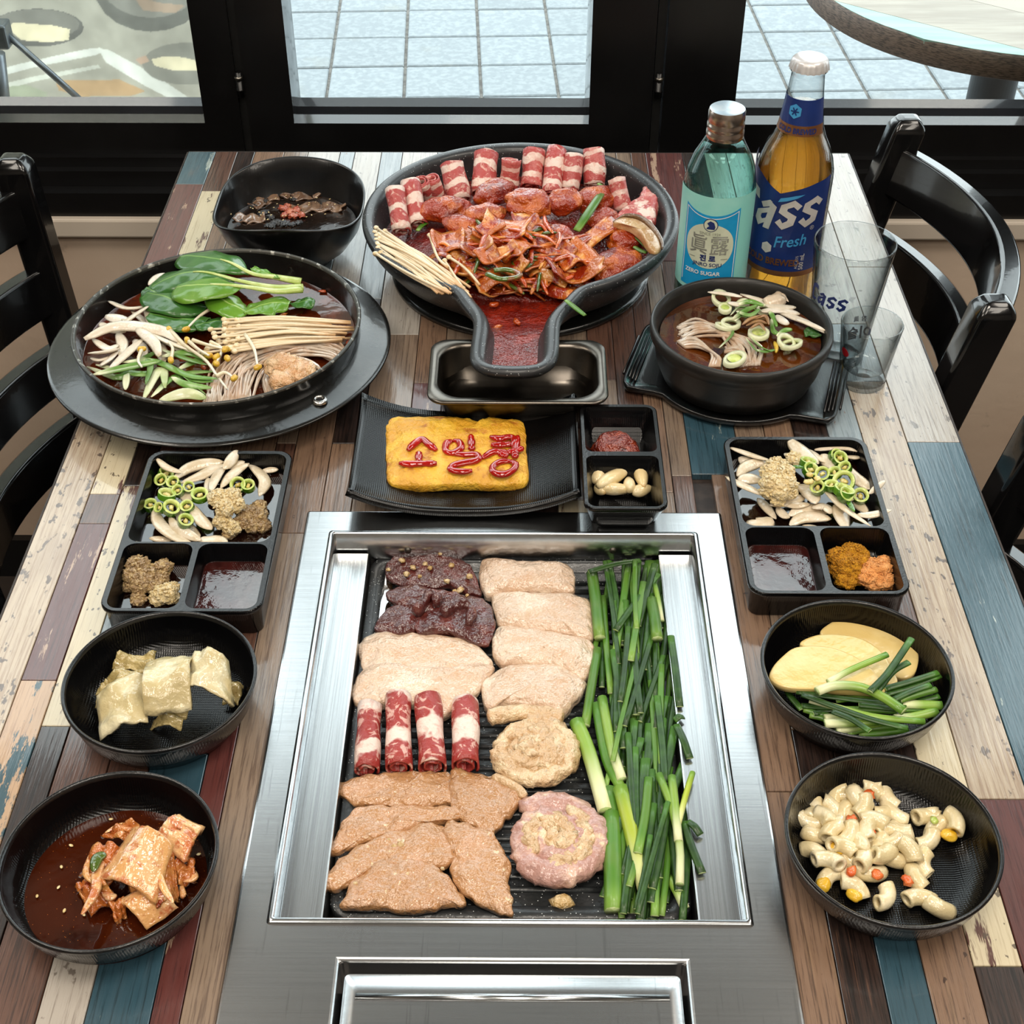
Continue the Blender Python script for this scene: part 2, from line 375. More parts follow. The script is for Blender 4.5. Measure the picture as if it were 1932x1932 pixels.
# top boards as strips clipped to the disc
yb = [-1, -.84, -.45, -.05, .35, .72, 1]; aR = math.radians(-38)
for k in range(6):
    pts = []
    a, b = yb[k] * OR, yb[k + 1] * OR - .0008
    r = OR - .003
    xs = np.linspace(-1, 1, 15)
    for u in xs:
        xm = math.sqrt(max(0, r * r - a * a)); pts.append((u * xm, a))
    for yy in np.linspace(a, b, 6)[1:-1]: pts.append((math.sqrt(max(0, r * r - yy * yy)), yy))
    for u in xs[::-1]:
        xm = math.sqrt(max(0, r * r - b * b)); pts.append((u * xm, b))
    for yy in np.linspace(b, a, 6)[1:-1]: pts.append((-math.sqrt(max(0, r * r - yy * yy)), yy))
    P = rotz(np.array([(x, y, 0) for x, y in pts]), aR) + np.array([OC[0], OC[1], 0])
    lo = P.copy(); lo[:, 2] = OZ - .006; hi = P.copy(); hi[:, 2] = OZ
    b_ = mk('board', *loft([lo, hi], False, True), 'out_mint' if k == 0 else 'out_cream', ot, smooth=False)
mk('pedestal', *lathe(OC + np.array([.0, .0]), [(.24, PZ), (.24, PZ + .012), (.04, PZ + .03), (.034, PZ + .05), (.034, OZ - .05), (.12, OZ - .036), (.12, OZ - .034)], 40), 'out_leg', ot)
# ------------------------------------------------------------------ outside: banner stand behind the left pane
mat('grey_metal', '7d858c', .35, .7, layers=[dict(s=40, c='8a9299')])
BY = 1.90
def bn(x, y):                               # point on the banner sheet (leaning slightly back)
    r = ray(x, y); n = np.array([0, 1, -.10]); p0 = np.array([-.6, BY, .7]); t = np.dot(p0 - CAMP, n) / np.dot(r, n); q = CAMP + r * t; return (q[0], q[2])
bq = tag(empty('banner_stand', (-.85, BY + .1, PZ)), 'printed food banner on a stand outside the left window pane', 'banner')
def ell(cx, cy, rx, ry, n=20): return [(cx + rx * math.cos(2 * PI * i / n), cy + ry * math.sin(2 * PI * i / n)) for i in range(n)]
PRINT = [(ell(70, 52, 88, 36), 'adada9'), (ell(70, 46, 80, 29), 'bdbcb6'), ([(15, 55), (25, 42), (60, 45), (100, 48), (132, 55), (130, 76), (90, 80), (40, 76)], 'f7f1de'),
  (ell(285, -25, 108, 85), 'b1b1ac'), (ell(285, -40, 98, 74), 'c3c2bc'), ([(250, -10), (300, 5), (350, 10), (330, 25), (270, 20)], 'd8cbbe'), ([(-40, 140), (60, 115), (160, 93), (188, 90), (200, 96), (180, 104), (60, 128), (-40, 155)], 'f4f4ee'),
  ([(185, 92), (205, 94), (290, 140), (365, 190), (340, 192), (320, 186), (270, 160), (200, 118)], 'f4f4ee'), ([(-40, 170), (60, 145), (185, 122), (190, 128), (60, 155), (-40, 182)], 'eeeee6'),
  ([(105, 150), (160, 152), (225, 150), (275, 172), (250, 180), (150, 182), (110, 170)], 'e0cdb4'), (ell(352, 120, 84, 40), 'c4c3bc'), ([(285, 112), (310, 106), (345, 108), (385, 118), (380, 134), (330, 134), (292, 124)], 'f7f1de'), ([(255, 112), (275, 104), (282, 116), (265, 122)], 'e3d2c4'), ([(0, 165), (50, 160), (90, 175), (80, 200), (0, 200)], 'd4d7c8')]
PRINT = [(np.array([bn(x, y) for x, y in pp]), np.array(lin(c)[:3])) for pp, c in PRINT]
nx_, nz_n = 360, 290; gx = np.concatenate([np.linspace(-1.35, -.80, 20, endpoint=False), np.linspace(-.80, -.335, nx_ - 20)]); gz = np.concatenate([np.linspace(.05, .58, 10, endpoint=False), np.linspace(.58, .95, nz_n - 20), np.linspace(.96, 1.65, 10)])
XX, ZZ = np.meshgrid(gx, gz); CC = np.tile(np.array(lin('d8d6cd')[:3]), (XX.size, 1)).reshape(XX.shape + (3,))
for (pp, c) in PRINT:                       # even-odd fill of each printed shape
    inside = np.zeros(XX.shape, bool); j = len(pp) - 1
    for i in range(len(pp)):
        xi, zi = pp[i]; xj, zj = pp[j]
        if abs(zj - zi) > 1e-12: inside ^= ((zi > ZZ) != (zj > ZZ)) & (XX < (xj - xi) * (ZZ - zi) / (zj - zi) + xi)
        j = i
    CC[inside] = c
nX, nZ = len(gx), len(gz)
V = np.column_stack([XX.ravel(), BY + .10 * (ZZ.ravel() - .7), ZZ.ravel()]); F = [(i * nX + j, i * nX + j + 1, (i + 1) * nX + j + 1, (i + 1) * nX + j) for i in range(nZ - 1) for j in range(nX - 1)]
mat('banner_print', 'cbc8bd', .4)
sheet_o = mk('banner_sheet', V, F, 'banner_print', bq); sheet_o.modifiers.new('thickness', 'SOLIDIFY').thickness = .001
ca_ = sheet_o.data.attributes.new('print', 'FLOAT_COLOR', 'POINT'); ca_.data.foreach_set('color', np.column_stack([CC.reshape(-1, 3), np.ones(XX.size)]).astype(np.float32).ravel())
_nt = MATS['banner_print'].node_tree; _p = _nt.nodes['Principled BSDF']; _at = _nt.nodes.new('ShaderNodeAttribute'); _at.attribute_name = 'print'; _tr = _nt.nodes.new('ShaderNodeBsdfTranslucent'); _ms = _nt.nodes.new('ShaderNodeMixShader'); _ms.inputs[0].default_value = .7
_nz = _nt.nodes.new('ShaderNodeTexNoise'); _nz.inputs['Scale'].default_value = 30; _mxc = _nt.nodes.new('ShaderNodeMix'); _mxc.data_type = 'RGBA'; _mxc.blend_type = 'MULTIPLY'; _mxc.inputs[0].default_value = .55; _nt.links.new(_at.outputs['Color'], _mxc.inputs[6]); _rm = _nt.nodes.new('ShaderNodeMapRange'); _rm.inputs['From Min'].default_value = .3; _rm.inputs['From Max'].default_value = .7; _rm.inputs['To Min'].default_value = .75; _rm.inputs['To Max'].default_value = 1.1
_tcb = _nt.nodes.new('ShaderNodeTexCoord'); _nt.links.new(_tcb.outputs['Object'], _nz.inputs['Vector']); _nt.links.new(_nz.outputs[0], _rm.inputs['Value']); _nt.links.new(_rm.outputs[0], _mxc.inputs[7])
_nt.links.new(_mxc.outputs[2], _p.inputs['Base Color']); _nt.links.new(_mxc.outputs[2], _tr.inputs[0])   # thin printed fabric lets daylight through
_nt.links.new(_p.outputs[0], _ms.inputs[1]); _nt.links.new(_tr.outputs[0], _ms.inputs[2]); _nt.links.new(_ms.outputs[0], _nt.nodes['Material Output'].inputs[0])
for a, b in (((8, 60), (160, 196)), ((-20, 40), (8, 200))):
    A = atY(a[0], a[1], 1.76); B = atY(b[0], b[1], 1.76)
    if a[0] < 0: A = atY(-8, 100, 1.78); B = atY(10, 260, 1.78)
    mk('strut', *tube([A, B], .0042 if a[0] > 0 else .012, 12)[:2], 'grey_metal', bq)
bA = atY(2, 70, 1.76)
bk = mk('bracket', *box(bA[0] - .016, bA[0] + .012, 1.746, 1.774, bA[2] - .012, bA[2] + .02), 'grey_metal', bq, smooth=False); bevel(bk, .003)
# ------------------------------------------------------------------ dining table with planked laminate top
def plank(name, c, layers, rough=.36): mat(name, c, rough, layers=layers, bump=[dict(s=70, st=(6, .35, 1), d=.0002, det=5)], rnd=.10, rvar=dict(s=50, st=(4, .4, 1), a=rough - .06, b=rough + .14), coat=.9)
GR = lambda c, lo=.46, hi=.58, f=.95, s=110: dict(s=s, st=(6, .17, 1), det=8, rg=.72, c=c, lo=lo, hi=hi, f=f)
SP = lambda c, lo=.60, hi=.66, f=.9, s=150: dict(s=s, st=(1, .55, 1), det=3, c=c, lo=lo, hi=hi, f=f)
plank('wood_cream', 'b5a590', [GR('9a8570'), GR('cdbfa8', .55, .7, .7, 40), SP('52453f'), dict(s=14, st=(1, .5, 1), c='8a7566', lo=.55, hi=.75, f=.5)])
plank('wood_whitegrey', 'aaa298', [GR('7f756c', .5, .64), GR('c5bdb2', .55, .7, .7, 35), SP('6a6058', .64, .7)])  # pale plank tone; at the far end it stands in for window glare
plank('wood_taupe', '83705f', [GR('5b4a3f', .48, .6, .85), GR('9a8673', .55, .7, .7, 45)])
plank('wood_tan', '7d6350', [GR('4f3c30', .48, .62), GR('957a60', .55, .72, .6, 38), SP('3c2c24', .68, .72)])
plank('wood_brown', '5c4034', [GR('35241e', .46, .6, .9), GR('7a5a49', .58, .72, .6, 45)])
plank('wood_dark', '32241f', [GR('17100e', .46, .58, .95), GR('604434', .58, .68, .8, 50)])
plank('wood_maroon', '5a2f2b', [GR('3d1d1c', .5, .62), dict(s=26, st=(4, .5, 1), det=6, rg=.7, c='b79b84', lo=.60, hi=.64, f=.85)])
plank('wood_blue', '33505d', [GR('20363f', .5, .64), dict(s=34, st=(3, .4, 1), det=6, rg=.7, c='a7b0a8', lo=.63, hi=.67, f=.8), dict(s=8, st=(3, .6, 1), c='6a5345', lo=.62, hi=.72, f=.7)])
plank('wood_bluegrey', '7c868b', [GR('525c63', .48, .62), GR('a9aeb0', .56, .7, .7, 40), SP('6b4f45', .66, .72)])
plank('wood_creamstripe', 'cdc0a2', [GR('b3a386', .5, .65), dict(s=30, st=(3, .35, 1), det=5, rg=.7, c='5b3b33', lo=.58, hi=.63), SP('55483c', .63, .67)])
plank('wood_bluepeel', 'b99a7c', [GR('93735a', .5, .65), dict(s=16, st=(3.5, .8, 1), det=6, rg=.75, c='35505a', lo=.5, hi=.54)])
mat('table_edge', '2b2320', .5, layers=[dict(s=60, c='3a302b')])
mat('table_leg', '121212', .4, layers=[dict(s=30, c='1b1b1b')])
TX0, TX1, TY0, TY1 = -.362, .357, .20, 1.4205
dt = tag(empty('dining_table', (0, .81, 0)), 'restaurant table with multicoloured weathered-plank top and steel grill set in', 'table')
COLX = [-.362, -.332, -.308, -.289, -.257, -.231, -.196, -.180, -.151, -.128, -.090, -.065, -.030, 0, .030, .060, .083, .104, .120, .136, .176, .200, .224, .252, .279, .314, .357]
CK = [  # whitegrey at the far ends puts the window glare into plank colour
 [(.93, 'cream'), (.975, 'brown'), (1.345, 'maroon'), (1.43, 'blue')],
 [(.50, 'maroon'), (.64, 'bluepeel'), (.80, 'maroon'), (.835, 'brown'), (.99, 'creamstripe'), (1.2, 'brown'), (1.33, 'creamstripe'), (1.43, 'brown')],
 [(.60, 'dark'), (.845, 'creamstripe'), (.99, 'dark'), (1.34, 'tan'), (1.43, 'dark')],
 [(.63, 'brown'), (.80, 'bluegrey'), (.95, 'brown'), (1.27, 'taupe'), (1.43, 'tan')],
 [(.55, 'whitegrey'), (.70, 'brown'), (.93, 'taupe'), (1.2, 'dark'), (1.43, 'taupe')],
 [(.62, 'blue'), (.76, 'brown'), (.96, 'tan'), (1.25, 'bluegrey'), (1.43, 'whitegrey')],
 [(.66, 'maroon'), (.90, 'brown'), (1.1, 'taupe'), (1.43, 'bluegrey')],
 [(.79, 'taupe'), (.985, 'tan'), (1.1, 'maroon'), (1.43, 'whitegrey')],
 [(.60, 'taupe'), (.90, 'tan'), (1.12, 'dark'), (1.43, 'bluegrey')],
 [(.50, 'brown'), (1.06, 'taupe'), (1.43, 'whitegrey')],
 [(.985, 'maroon'), (1.2, 'tan'), (1.43, 'bluegrey')],
 [(.83, 'dark'), (1.05, 'brown'), (1.43, 'taupe')],
 [(.83, 'taupe'), (1.1, 'brown'), (1.43, 'taupe')],
 [(.83, 'dark'), (1.08, 'tan'), (1.43, 'taupe')],
 [(.83, 'creamstripe'), (1.05, 'brown'), (1.43, 'taupe')],
 [(.83, 'brown'), (.99, 'taupe'), (1.2, 'brown'), (1.43, 'tan')],
 [(.85, 'taupe'), (1.16, 'brown'), (1.43, 'taupe')],
 [(.84, 'taupe'), (1.035, 'tan'), (1.15, 'brown'), (1.43, 'taupe')],
 [(.86, 'brown'), (1.2, 'taupe'), (1.43, 'brown')],
 [(.55, 'tan'), (.862, 'tan'), (1.02, 'blue'), (1.19, 'brown'), (1.43, 'maroon')],
 [(.60, 'dark'), (.72, 'taupe'), (1.03, 'taupe'), (1.3, 'brown'), (1.43, 'dark')],
 [(.53, 'blue'), (.66, 'dark'), (1.01, 'tan'), (1.22, 'blue'), (1.43, 'whitegrey')],
 [(.50, 'tan'), (.63, 'dark'), (.80, 'taupe'), (.985, 'dark'), (1.43, 'whitegrey')],
 [(.43, 'dark'), (.63, 'creamstripe'), (.90, 'brown'), (1.10, 'bluegrey'), (1.43, 'whitegrey')],
 [(.545, 'maroon'), (.99, 'cream'), (1.08, 'bluegrey'), (1.43, 'whitegrey')],
 [(.48, 'maroon'), (.905, 'blue'), (1.18, 'whitegrey'), (1.43, 'whitegrey')]]
GX0, GX1, GY1 = -.1605, .1535, .8125          # grill outline cut out of the top
for i, segs in enumerate(CK):
    x0, x1 = COLX[i] + .0003, COLX[i + 1] - .0003; y0 = TY0
    for ye, kd in segs:
        a, b = y0 + .0003, min(ye, TY1) - .0003; y0 = ye
        xx0, xx1 = x0, x1
        if a < GY1 - .004:                    # trim to the grill cut-out
            if xx0 > GX0 and xx1 < GX1:
                if b < GY1: continue
                a = GY1 - .002
            elif xx0 < GX0 < xx1 and b < GY1 + .1: xx1 = GX0 + .002
            elif xx0 < GX1 < xx1 and b < GY1 + .1: xx0 = GX1 - .002
        V, F = box(xx0, xx1, a, b, TZ - .006, TZ)
        o = mk('plank', V, F, 'wood_' + kd, dt, loc=((xx0 + xx1) / 2, (a + b) / 2, TZ), smooth=False)
        bevel(o, .0004, 1)
mk('table_core', *join(box(TX0 + .001, GX0 - .002, TY0, TY1 - .001, TZ - .03, TZ - .006), box(GX1 + .002, TX1 - .001, TY0, TY1 - .001, TZ - .03, TZ - .006), box(GX0 - .002, GX1 + .002, GY1, TY1 - .001, TZ - .03, TZ - .006)), 'table_edge', dt, smooth=False)
for nm, bx in (('edge_strip', box(TX0 - .0015, TX0, TY0, TY1, TZ - .03, TZ - .0004)), ('edge_strip', box(TX1, TX1 + .0015, TY0, TY1, TZ - .03, TZ - .0004)), ('edge_strip', box(TX0, TX1, TY1, TY1 + .0015, TZ - .03, TZ - .0004))):
    mk(nm, *bx, 'table_edge', dt, smooth=False)
for lx in (-.31, .31):
    for ly in (.26, 1.36): mk('leg', *box(lx - .02, lx + .02, ly - .02, ly + .02, 0, TZ - .03), 'table_leg', dt, smooth=False)
# ------------------------------------------------------------------ built-in grill
mat('steel', 'd3d5d6', .24, 1, layers=[dict(s=200, st=(.04, 5, 1), c='c9cbcd', lo=.35, hi=.7), dict(s=260, st=(2.2, .05, 1), c='b4b6b8', lo=.62, hi=.68, f=.5)],
    bump=[dict(s=420, st=(.05, 4, 1), d=.000010), dict(s=300, st=(3, .06, 1), d=.000010)])
mat('steel_side', 'd3d5d6', .26, 1, layers=[dict(s=200, st=(5, .04, 1), c='bfc1c3', lo=.35, hi=.7)], bump=[dict(s=420, st=(4, .05, 1), d=.000012)])
mat('steel_bright', 'c9ccce', .2, 1, layers=[dict(s=60, c='bcbfc1')])
mat('steel_dark', '4b4743', .4, 1, layers=[dict(s=40, c='6a645d')])
mat('grill_iron', '1d1f20', .42, layers=[dict(s=50, c='26282a'), dict(s=420, k='voro', c='c8cccc', lo=.16, hi=.10), ], bump=[dict(s=300, d=.0003)], coat=.25, rvar=dict(s=20, a=.25, b=.5))
tg = tag(empty('table_grill', (-.0035, .50, TZ - .08)), 'brushed stainless steel grill unit built into the table', 'grill')
def plate_cells(xs, ys, holes, z):
    V = [(x, y, z) for y in ys for x in xs]; nx = len(xs); F = []
    for j in range(len(ys) - 1):
        for i in range(nx - 1):
            if (i, j) in holes: continue
            a = j * nx + i; F.append((a, a + 1, a + nx + 1, a + nx))
    return V, F
OX0, OX1, OY0, OY1 = -.1385, .1305, .4545, .7850
LX0, LX1, LY1 = -.0978, .0930, .4290
bmx = bmesh.new(); z1 = TZ + .0035
xs = [GX0, OX0, LX0, LX1, OX1, GX1]; ys = [.21, .225, LY1, OY0, OY1, GY1]
V, F = plate_cells(xs, ys, {(1, 3), (2, 3), (3, 3), (2, 1)}, z1)
bv = [bmx.verts.new(v) for v in V]
for f in F: bmx.faces.new([bv[i] for i in f])
bound = [e for e in bmx.edges if len(e.link_faces) == 1]
r = bmesh.ops.extrude_edge_only(bmx, edges=bound)
for v in [g_ for g_ in r['geom'] if isinstance(g_, bmesh.types.BMVert)]:
    inner = OX0 - 1e-5 <= v.co.x <= OX1 + 1e-5 and OY0 - 1e-5 <= v.co.y <= OY1 + 1e-5
    v.co.z = TZ - .05 if inner else (TZ - .03 if LX0 - 1e-5 <= v.co.x <= LX1 + 1e-5 and v.co.y <= LY1 + 1e-5 and v.co.y > .22 else TZ - .002)
loose = [v for v in bmx.verts if not v.link_faces]; bmesh.ops.delete(bmx, geom=loose, context='VERTS')
bmesh.ops.recalc_face_normals(bmx, faces=bmx.faces)
V = np.array([v.co[:] for v in bmx.verts]); bmx.verts.index_update(); F = [[v.index for v in f.verts] for f in bmx.faces]; bmx.free()
gf = mk('grill_frame', V, F, 'steel', tg, smooth=False); bevel(gf, .0022, 3, 50)
# bright raised lip around the opening
cx, cy, ow, oh = (OX0 + OX1) / 2, (OY0 + OY1) / 2, OX1 - OX0, OY1 - OY0
mk('opening_lip', *loft([rrect(cx, cy, ow + .006, oh + .006, .002, TZ + .0034, 3), rrect(cx, cy, ow + .004, oh + .004, .002, TZ + .0052, 3), rrect(cx, cy, ow + .0005, oh + .0005, .002, TZ + .0056, 3), rrect(cx, cy, ow - .002, oh - .002, .002, TZ + .0045, 3), rrect(cx, cy, ow - .002, oh - .002, .002, TZ - .02, 3)]), 'steel_bright', tg)
for sx, xa, xb in ((-1, OX0 + .001, -.1130), (1, .1052, OX1 - .001)):
    hz = TZ - .012
    V, F = join(box(min(xa, xb), max(xa, xb), OY0 + .002, OY1 - .004, hz - .0015, hz), box(xb - .0006 if sx < 0 else xa - .0006, xb + .0006 if sx < 0 else xa + .0006, OY0 + .002, OY1 - .004, hz - .022, hz)) if sx < 0 else join(box(xa, xb, OY0 + .002, OY1 - .004, hz - .0015, hz), box(xa - .0006, xa + .0006, OY0 + .002, OY1 - .004, hz - .022, hz))
    o = mk('side_ledge', V, F, 'steel_side', tg, smooth=False); bevel(o, .0006, 2)
mk('firebox', *join(box(OX0, OX1, OY0, OY1, TZ - .055, TZ - .05)), 'steel_dark', tg, smooth=False)
for sx in (770, 968, 1156):
    p = atY(sx, 1037, OY1 - .0005)
    mk('screw', *tube([p, p + np.array([0, -.0022, 0])], [.0028, .0022], 14)[:2], 'steel_dark', tg) if sx != 968 else mk('screw_hole', *tube([p, p + np.array([0, -.0004, 0])], [.0016, .0016], 14)[:2], 'black_rubber', tg)
# lift-off cover in front
lid = mk('vent_cover', *loft([rrect((LX0 + LX1) / 2, .31, .1850, .228, .003, TZ - .02, 4), rrect((LX0 + LX1) / 2, .31, .1850, .228, .003, TZ - .003, 4), rrect((LX0 + LX1) / 2, .31, .1842, .2272, .003, TZ - .0012, 4), rrect((LX0 + LX1) / 2, .309, .176, .216, .003, TZ + .0012, 4), rrect((LX0 + LX1) / 2, .309, .170, .206, .003, TZ + .0014, 4)], False, True), 'steel', tg, smooth=False); autosm(lid, 40)
hb = mk('handle_bead', *tube([(LX0 + .0105, .4085, TZ + .0012), (LX1 - .0105, .4085, TZ + .0012)], .0022, 10, .7)[:2], 'steel_bright', lid)
# ------------------------------------------------------------------ removable grill plate with ridges
gp = tag(empty('grill_plate', (-.004, .626, TZ - .05)), 'black speckled ribbed grill plate lying in the steel frame', 'grill plate')
pw, ph, pcx, pcy = .214, .316, -.0040, .6300; PR = -.022
mk('plate_rim', *loft([rrect(pcx, pcy, pw - .004, ph - .004, .012, TZ + PR - .022, 5), rrect(pcx, pcy, pw, ph, .013, TZ + PR - .004, 5), rrect(pcx, pcy, pw, ph, .013, TZ + PR, 5), rrect(pcx, pcy, pw - .002, ph - .002, .012, TZ + PR + .001, 5), rrect(pcx, pcy, pw - .018, ph - .018, .010, TZ + PR + .001, 5), rrect(pcx, pcy, pw - .021, ph - .021, .009, TZ + PR - .004, 5), rrect(pcx, pcy, pw - .026, ph - .026, .009, TZ + PR - .0045, 5)], True, True), 'grill_iron', gp)
for k in range(30):
    yy = pcy - ph / 2 + .024 + k * (ph - .048) / 29
    mk('ridge', *tube([(pcx - pw / 2 + .02, yy, TZ + PR - .0045), (pcx + pw / 2 - .02, yy, TZ + PR - .0045)], .0022, 8, .9)[:2], 'grill_iron', gp)
GZ = PR - .0025                               # food lies at this height on the plate
# ------------------------------------------------------------------ food on the grill plate
WET = dict(coat=.55, rough=.38)
def food(name, c, layers=(), bs=120, bd=.0008, **k):
    kw = dict(coat=.7, rough=.36, rnd=.05, cior=1.65); kw.update(k)
    mat(name, c, layers=list(layers), bump=[dict(s=bs * 1.3, d=bd * 1.5, det=3), dict(s=bs * 3, d=bd * .8, det=2)], **kw)
food('pork_pale', 'd3b69c', [dict(s=45, c='c9a07c', lo=.5, hi=.75, f=.7), dict(s=25, c='e2cdb6', lo=.48, hi=.65), dict(s=300, c='8a6238', lo=.70, hi=.74, f=.7), dict(s=35, c='c99a4e', lo=.66, hi=.78, f=.55)], 110, .0013, coat=1.0, rough=.3, sss=.12)
food('pork_marinated', 'b5875c', [dict(s=40, c='b98658', lo=.45, hi=.7), dict(s=30, c='c99d7c', lo=.52, hi=.7, f=.85), dict(s=350, c='5e3d1c', lo=.70, hi=.74, f=.8), dict(s=150, c='e6cfa6', lo=.64, hi=.7, f=.7)], 115, .0014, coat=1.0, rough=.28, sss=.1)
food('liver', '4e211e', [dict(s=60, c='6b322b', lo=.48, hi=.7), dict(s=160, c='8c6a4c', lo=.66, hi=.74, f=.8)], 90, .0015, coat=.7, rough=.3)
food('garlic_bits', 'd3b98c', [dict(s=200, c='b89458')], 220, .0012)
food('gut_pink', 'b58b80', [dict(s=50, c='d8b39f', lo=.5, hi=.68), dict(s=35, c='ab7470', lo=.55, hi=.75, f=.6), dict(s=45, c='e2c7a4', lo=.58, hi=.66)], 90, .0012)
food('gut_cream', 'c9a77e', [dict(s=70, c='dcc39d', lo=.48, hi=.62), dict(s=45, c='b88d5c', lo=.62, hi=.76, f=.7)], 110, .0018)
FATS = lambda rep, nzv: [dict(k='attr', rep=rep, nz=nzv, s=55, c='e6d0c4', lo=.56, hi=.70), dict(s=90, det=8, dis=2.0, c='ddb3a6', lo=.54, hi=.62, f=.8)]
food('beef_red', '9c342f', FATS(1.5, .5) + [dict(s=30, c='8a1f1e', lo=.6, hi=.75, f=.5)], 150, .0006, coat=.2, rough=.45)
food('beef_rose', 'b14a47', FATS(2.3, .45) + [dict(s=30, c='c96f68', lo=.5, hi=.7, f=.7)], 150, .0006, coat=.2, rough=.45)
food('fat_white', 'e6d2c6', [dict(s=80, c='d3a69a', lo=.58, hi=.7, f=.7)], 150, .0006, coat=.2, rough=.45)
mat('chive_dark', '2f511b', .42, layers=[dict(s=120, st=(1, 1, 1), c='224214'), dict(k='attr', c='568a2f', lo=.75, hi=1.0, f=.6)], rnd=.22, coat=.15)
mat('chive_mid', '547a2c', .4, layers=[dict(s=60, c='4a7822'), dict(k='attr', c='84a84a', lo=.3, hi=0, f=.7)], rnd=.16, coat=.15)
mat('chive_pale', '86a844', .36, layers=[dict(k='attr', c='dfe2b4', lo=.55, hi=.05), dict(k='attr', c='55872b', lo=.75, hi=1.0, f=.8)], rnd=.08, coat=.2)
mat('chive_yellow', 'a9b93a', .36, layers=[dict(k='attr', c='d9dc9a', lo=.5, hi=.05), dict(k='attr', c='6a9a30', lo=.6, hi=1.0, f=.8)], rnd=.08, coat=.2)
mat('chive_cut', 'c3d29a', .5, layers=[dict(s=400, c='a9bf78')])
def crop(ox, oy, s): return lambda *pts: [(ox + x / s, oy + y / s) for x, y in pts]
g = crop(580, 960, 2.356)
def meat(name, pts, h, th, m, label, cat, seed, group=None, amp=.0018, fr=70, edge=.0012, drape=None, bulge=.3, parent=None, tilt=(0, 0)):
    V, F = slab(pxpoly(g(*pts), h + th * .6), TZ + h, th, K=14, n=96, amp=amp * 1.25, fr=fr, seed=seed, edge=edge, drape=drape, bulge=bulge, tilt=tilt)
    o = mk(name, V, F, m, parent)
    return tag(o, label, cat, group) if parent is None else o
# liver slices, stacked
LV = [([(350, 250), (420, 200), (520, 185), (620, 180), (680, 215), (740, 280), (772, 385), (700, 372), (620, 345), (520, 352), (430, 338), (360, 310)], .0015, 'topmost dark red liver slice sprinkled with minced garlic'),
      ([(350, 370), (430, 340), (540, 350), (640, 365), (700, 400), (640, 445), (560, 465), (430, 445), (370, 405)], .005, 'middle dark red liver slice curling above the lower ones'),
      ([(300, 530), (350, 445), (450, 425), (530, 440), (520, 500), (460, 552), (380, 552)], .003, 'small dark red liver slice at the left corner of its pile'),
      ([(480, 505), (560, 430), (680, 385), (780, 400), (830, 470), (826, 560), (782, 605), (690, 572), (600, 548), (500, 552)], .0055, 'broad dark red liver slice next to the pale fat rolls')]
for i, (p, h, lb) in enumerate(LV): meat('liver_slice', p, GZ + h, .0062, 'liver', lb, 'liver', 20 + i, 'liver slices', amp=.002, fr=90, edge=.0012)
for i, (pts, lb) in enumerate([([(480, 460), (520, 420), (545, 385), (575, 395), (572, 430)], 'curled liver strip standing up at the centre of the liver'), ([(600, 470), (650, 440), (700, 430), (730, 460), (715, 520)], 'curled liver strip bending towards the lower liver edge')]):
    P = spl([at(x, y, GZ + .013) for x, y in g(*pts)], 18); o = mk('liver_slice', *tube(P, [.0035 + .001 * math.sin(k) for k in range(18)], 10, 1.5)[:2], 'liver'); tag(o, lb, 'liver', 'liver slices')
def bits(prefix, pts, h, r, m, label, group, hx=0):
    for i, (x, y) in enumerate(g(*pts)):
        q = at(x, y, h); rr = r * (.7 + .6 * random.random())
        o = mk(prefix, *lump(q, (rr, rr * .9, rr * .7), .35, 1.7, i * 7 + hx, 2, jit(3)), m); tag(o, label, 'garlic', group)
bits('garlic_crumb', [(525, 245), (545, 262), (470, 260), (440, 290), (620, 320), (680, 360), (655, 365), (710, 385), (590, 200), (420, 230), (500, 300), (640, 250), (720, 300), (360, 270)], GZ + .0095, .0022, 'garlic_bits', 'crumb of minced garlic on the liver slices', 'garlic crumbs on the liver')
bits('garlic_crumb', [(385, 1500), (415, 1495), (360, 1470), (600, 1700), (215, 1665), (250, 1690), (300, 1610), (600, 1600)], GZ + .011, .0020, 'garlic_bits', 'crumb of minced garlic on the marinated pork slices', 'garlic crumbs on the marinated pork', 50)
bits('garlic_chunk', [(1135, 1750)], GZ + .003, .0062, 'garlic_bits', 'lone garlic chunk on the bare plate below the lower coil', None, 90)
